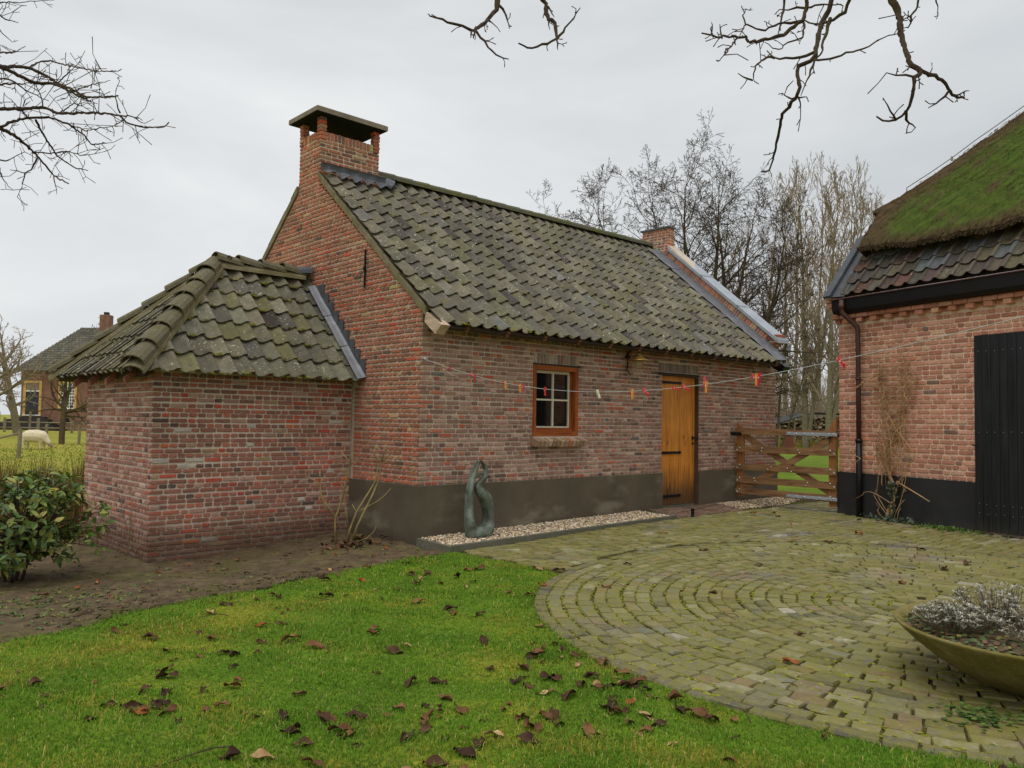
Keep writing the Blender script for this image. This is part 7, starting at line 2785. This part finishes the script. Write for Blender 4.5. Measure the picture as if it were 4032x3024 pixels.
SHEEP = empty('sheep', SHP.tolist(), "white woolly sheep grazing in the field at the far left", "sheep")
spaths = [([SP_(-.52, 0, .52), SP_(-.30, 0, .58), SP_(.0, 0, .58), SP_(.30, 0, .55), SP_(.46, 0, .46)], [.20, .29, .31, .28, .18]), ([SP_(.42, 0, .48), SP_(.56, 0, .34), SP_(.64, .0, .22)], [.17, .12, .09])]
for a in (-.42, .32):
    for b in (-.12, .12):
        k = .04 if b > 0 else -.02
        spaths.append(([SP_(a + k, b, .42), SP_(a + k - .02, b, .24), SP_(a + k, b, .0)], [.10, .055, .04]))
spaths.append(([SP_(-.60, 0, .5), SP_(-.66, 0, .34)], [.06, .03]))
blob_tubes(spaths, .03, 'body', MAT['wool'], SHEEP, sm=4)
blob_tubes([([SP_(.60, 0, .30), SP_(.70, 0, .17), SP_(.76, 0, .07)], [.085, .075, .045]), ([SP_(.62, .06, .29), SP_(.60, .16, .27)], [.03, .02]), ([SP_(.62, -.06, .29), SP_(.60, -.16, .27)], [.03, .02])], .018, 'head', MAT['sheep_face'], SHEEP, sm=3)

# tall dry stems and rough grass between garden and field
mb = MB()
mb.tints = True
R = random.Random(55)
V, Tq = [], []
for _ in range(11000):
    dpt = 14.2 + R.gauss(0, 1.3)
    u = R.uniform(-420, 760)
    lat = (u - 2016) / FPX * dpt
    q = CAM[:2] + fh * dpt + rh * lat
    z = float(gz(q[0], q[1])) - .05
    h = R.uniform(.35, 1.05) * (1.0 if R.random() < .75 else 1.25) * (.55 + .45 * math.sin(u * .02 + 1) ** 2)
    w = R.uniform(.003, .008)
    a = R.uniform(0, PI)
    d = np.array([math.cos(a) * w, math.sin(a) * w, 0])
    tip = np.array([R.gauss(0, .16) * h, R.gauss(0, .16) * h, h])
    p = np.array([q[0], q[1], z])
    c = np.array(lin(R.choice([(126, 102, 62), (108, 86, 52), (150, 124, 78), (94, 74, 44), (104, 94, 48), (84, 66, 42)])))
    V += [p - d, p + d, p + tip * .5 + d * .8, p + tip * .5 - d * .8, p + tip]
    Tq += [c * .8, c * .8, c, c, c * 1.1]
k = len(V) // 5
I = np.arange(k)[:, None] * 5
mb.add(V, I + np.array([[0, 1, 2, 3]]), np.array(Tq))
mb.F[3] = [I + np.array([[3, 2, 4]])]
tag(mb.build('dry_grass', MAT['straw']), "tall dry brown stems and rough grass bordering the field", "grass", kind='stuff')
mb = MB()
mb.tints = True
V, Tq = [], []
for _ in range(10000):      # rough field grass
    dpt = 15.5 + 26 * R.random() ** 1.6
    u = R.uniform(-420, 700)
    lat = (u - 2016) / FPX * dpt
    q = CAM[:2] + fh * dpt + rh * lat
    if q[0] > AX - .05 and q[1] < 6.0: continue
    if q[1] < 3.0 and q[0] > -5.5: continue
    z = float(gz(q[0], q[1])) - .10
    h = R.uniform(.03, .09)
    w = .003 + .0006 * dpt
    a = R.uniform(0, PI)
    d = np.array([math.cos(a) * w, math.sin(a) * w, 0])
    tip = np.array([R.gauss(0, .35) * h, R.gauss(0, .35) * h, h])
    p = np.array([q[0], q[1], z])
    c = np.array(lin(R.choice([(142, 144, 52), (122, 136, 44), (168, 156, 80), (104, 122, 40)])))
    V += [p - d, p + d, p + tip]
    Tq += [c, c, c]
k = len(V) // 3
mb.add(V, np.arange(k)[:, None] * 3 + np.arange(3)[None, :], np.array(Tq))
tag(mb.build('field_tufts', MAT['straw']), "rough yellowish green tufts across the sheep field", "grass", kind='stuff')

# ------------------------------------------------------------------ far right: shed, hedge, post
S0, S1 = np.array([47.4, 21.9]), np.array([53.5, 16.6])
SDv = (S1 - S0) / np.linalg.norm(S1 - S0)
SNv = np.array([-SDv[1], SDv[0]])
if SNv @ fh > 0: SNv = -SNv
SHED = empty('wood_shed', (50.5, 19.2, 0), "low open wood shed with dark roof full of stacked firewood", "shed")


def SQ(g, o, z):
    q = S0 + SDv * g + SNv * o
    return np.array([q[0], q[1], z])


mb = MB()
mb.hexa([SQ(.2, .7, 1.55), SQ(3.0, .7, 2.40), SQ(3.0, -3, 2.40), SQ(.2, -3, 1.55), SQ(.2, .7, 1.63), SQ(3.0, .7, 2.48), SQ(3.0, -3, 2.48), SQ(.2, -3, 1.63)])
mb.hexa([SQ(3.001, .7, 2.40), SQ(8.2, .7, 2.30), SQ(8.2, -3, 2.30), SQ(3.001, -3, 2.40), SQ(3.001, .7, 2.48), SQ(8.2, .7, 2.38), SQ(8.2, -3, 2.38), SQ(3.001, -3, 2.48)])
mb.build('roof', MAT['shed_roof'], SHED)
for g, h in ((.45, 1.58), (1.55, 1.9), (2.75, 2.2), (4.2, 2.3), (5.8, 2.3)):
    mb = MB()
    mb.hexa([SQ(g, .45, -.1), SQ(g + .13, .45, -.1), SQ(g + .13, .58, -.1), SQ(g, .58, -.1), SQ(g, .45, h), SQ(g + .13, .45, h), SQ(g + .13, .58, h), SQ(g, .58, h)])
    mb.build('post', MAT['fence_wood'], SHED)
mb = MB()
mb.hexa([SQ(.3, -2.9, -.1), SQ(8, -2.9, -.1), SQ(8, -2.7, -.1), SQ(.3, -2.7, -.1), SQ(.3, -2.9, 1.5), SQ(8, -2.9, 2.2), SQ(8, -2.7, 2.2), SQ(.3, -2.7, 1.5)])
mb.build('back_wall', MAT['slab_dark'], SHED)
mb = MB()
mb.tints = True
for _ in range(900):
    g = R.uniform(.6, 7.5)
    z = R.uniform(.1, min(2.1, 1.35 + (g - .5) * .3))
    r_ = R.uniform(.05, .11)
    o_ = R.uniform(.15, .42)
    th = np.linspace(0, 2 * PI, 7)[:-1]
    Vf = [SQ(g + r_ * 1.3 * math.cos(t), o_, z + r_ * .8 * math.sin(t)) for t in th]
    mb.prism(Vf, np.array([-SNv[0], -SNv[1], 0]) * .5, lin(R.choice([(176, 150, 116), (196, 176, 146), (140, 112, 84), (112, 92, 72), (92, 76, 62)])))
lg = mb.build('firewood', MAT['log'])
tag(lg, "stacked split firewood under the dark shed roof", "firewood", kind='stuff')
BR = empty('rail_fence', (44, 24, 0), "grey board fence beyond the gate left of the wood shed", "fence")
for z in (1.18, 1.62):
    MB().hexa([(43.0, 26.6, z - .12), (48.0, 22.0, z - .12), (48.05, 22.05, z - .12), (43.05, 26.65, z - .12), (43.0, 26.6, z + .10), (48.0, 22.0, z + .10), (48.05, 22.05, z + .10), (43.05, 26.65, z + .10)]).build('board', MAT['fence_wood'], BR)
for k in range(4):
    MB().box((-.07, -.07, -.1), (.07, .07, 1.75), None, None, (43.2 + 1.5 * k, 26.7 - 1.4 * k, 0)).build('post', MAT['fence_wood'], BR)
mb = MB()
mb.tints = True
for _ in range(2600):
    t = R.random()
    p = np.array([40.5 + 9 * t + R.gauss(0, .4), 24.5 - 8.5 * t + R.gauss(0, .5), -.02])
    h = R.uniform(.2, .85)
    w = .012
    a = R.uniform(0, PI)
    d = np.array([math.cos(a) * w, math.sin(a) * w, 0])
    tip = np.array([R.gauss(0, .3) * h, R.gauss(0, .3) * h, h])
    c = lin(R.choice([(140, 92, 60), (120, 84, 56), (150, 128, 64), (124, 132, 50), (164, 156, 70)]))
    mb.add([p - d, p + d, p + tip], [(0, 1, 2)], c)
tag(mb.build('low_hedge', MAT['straw']), "low brown and green planting bordering the bright back lawn", "hedge", kind='stuff')
x, y, z = far(47, 3105)
o = MB().box((-.22, -.22, -.05), (.22, .22, .92), None, None, (x, y, z)).add([(x - .25, y - .25, z + .92), (x + .25, y - .25, z + .92), (x + .25, y + .25, z + .92), (x - .25, y + .25, z + .92), (x, y, z + 1.02)], [(0, 1, 4), (1, 2, 4), (2, 3, 4), (3, 0, 4), (0, 3, 2, 1)]).build('rusty_pillar', MAT['rust'])
tag(o, "short rusty brown pillar on the far edge of the back lawn", "pillar")
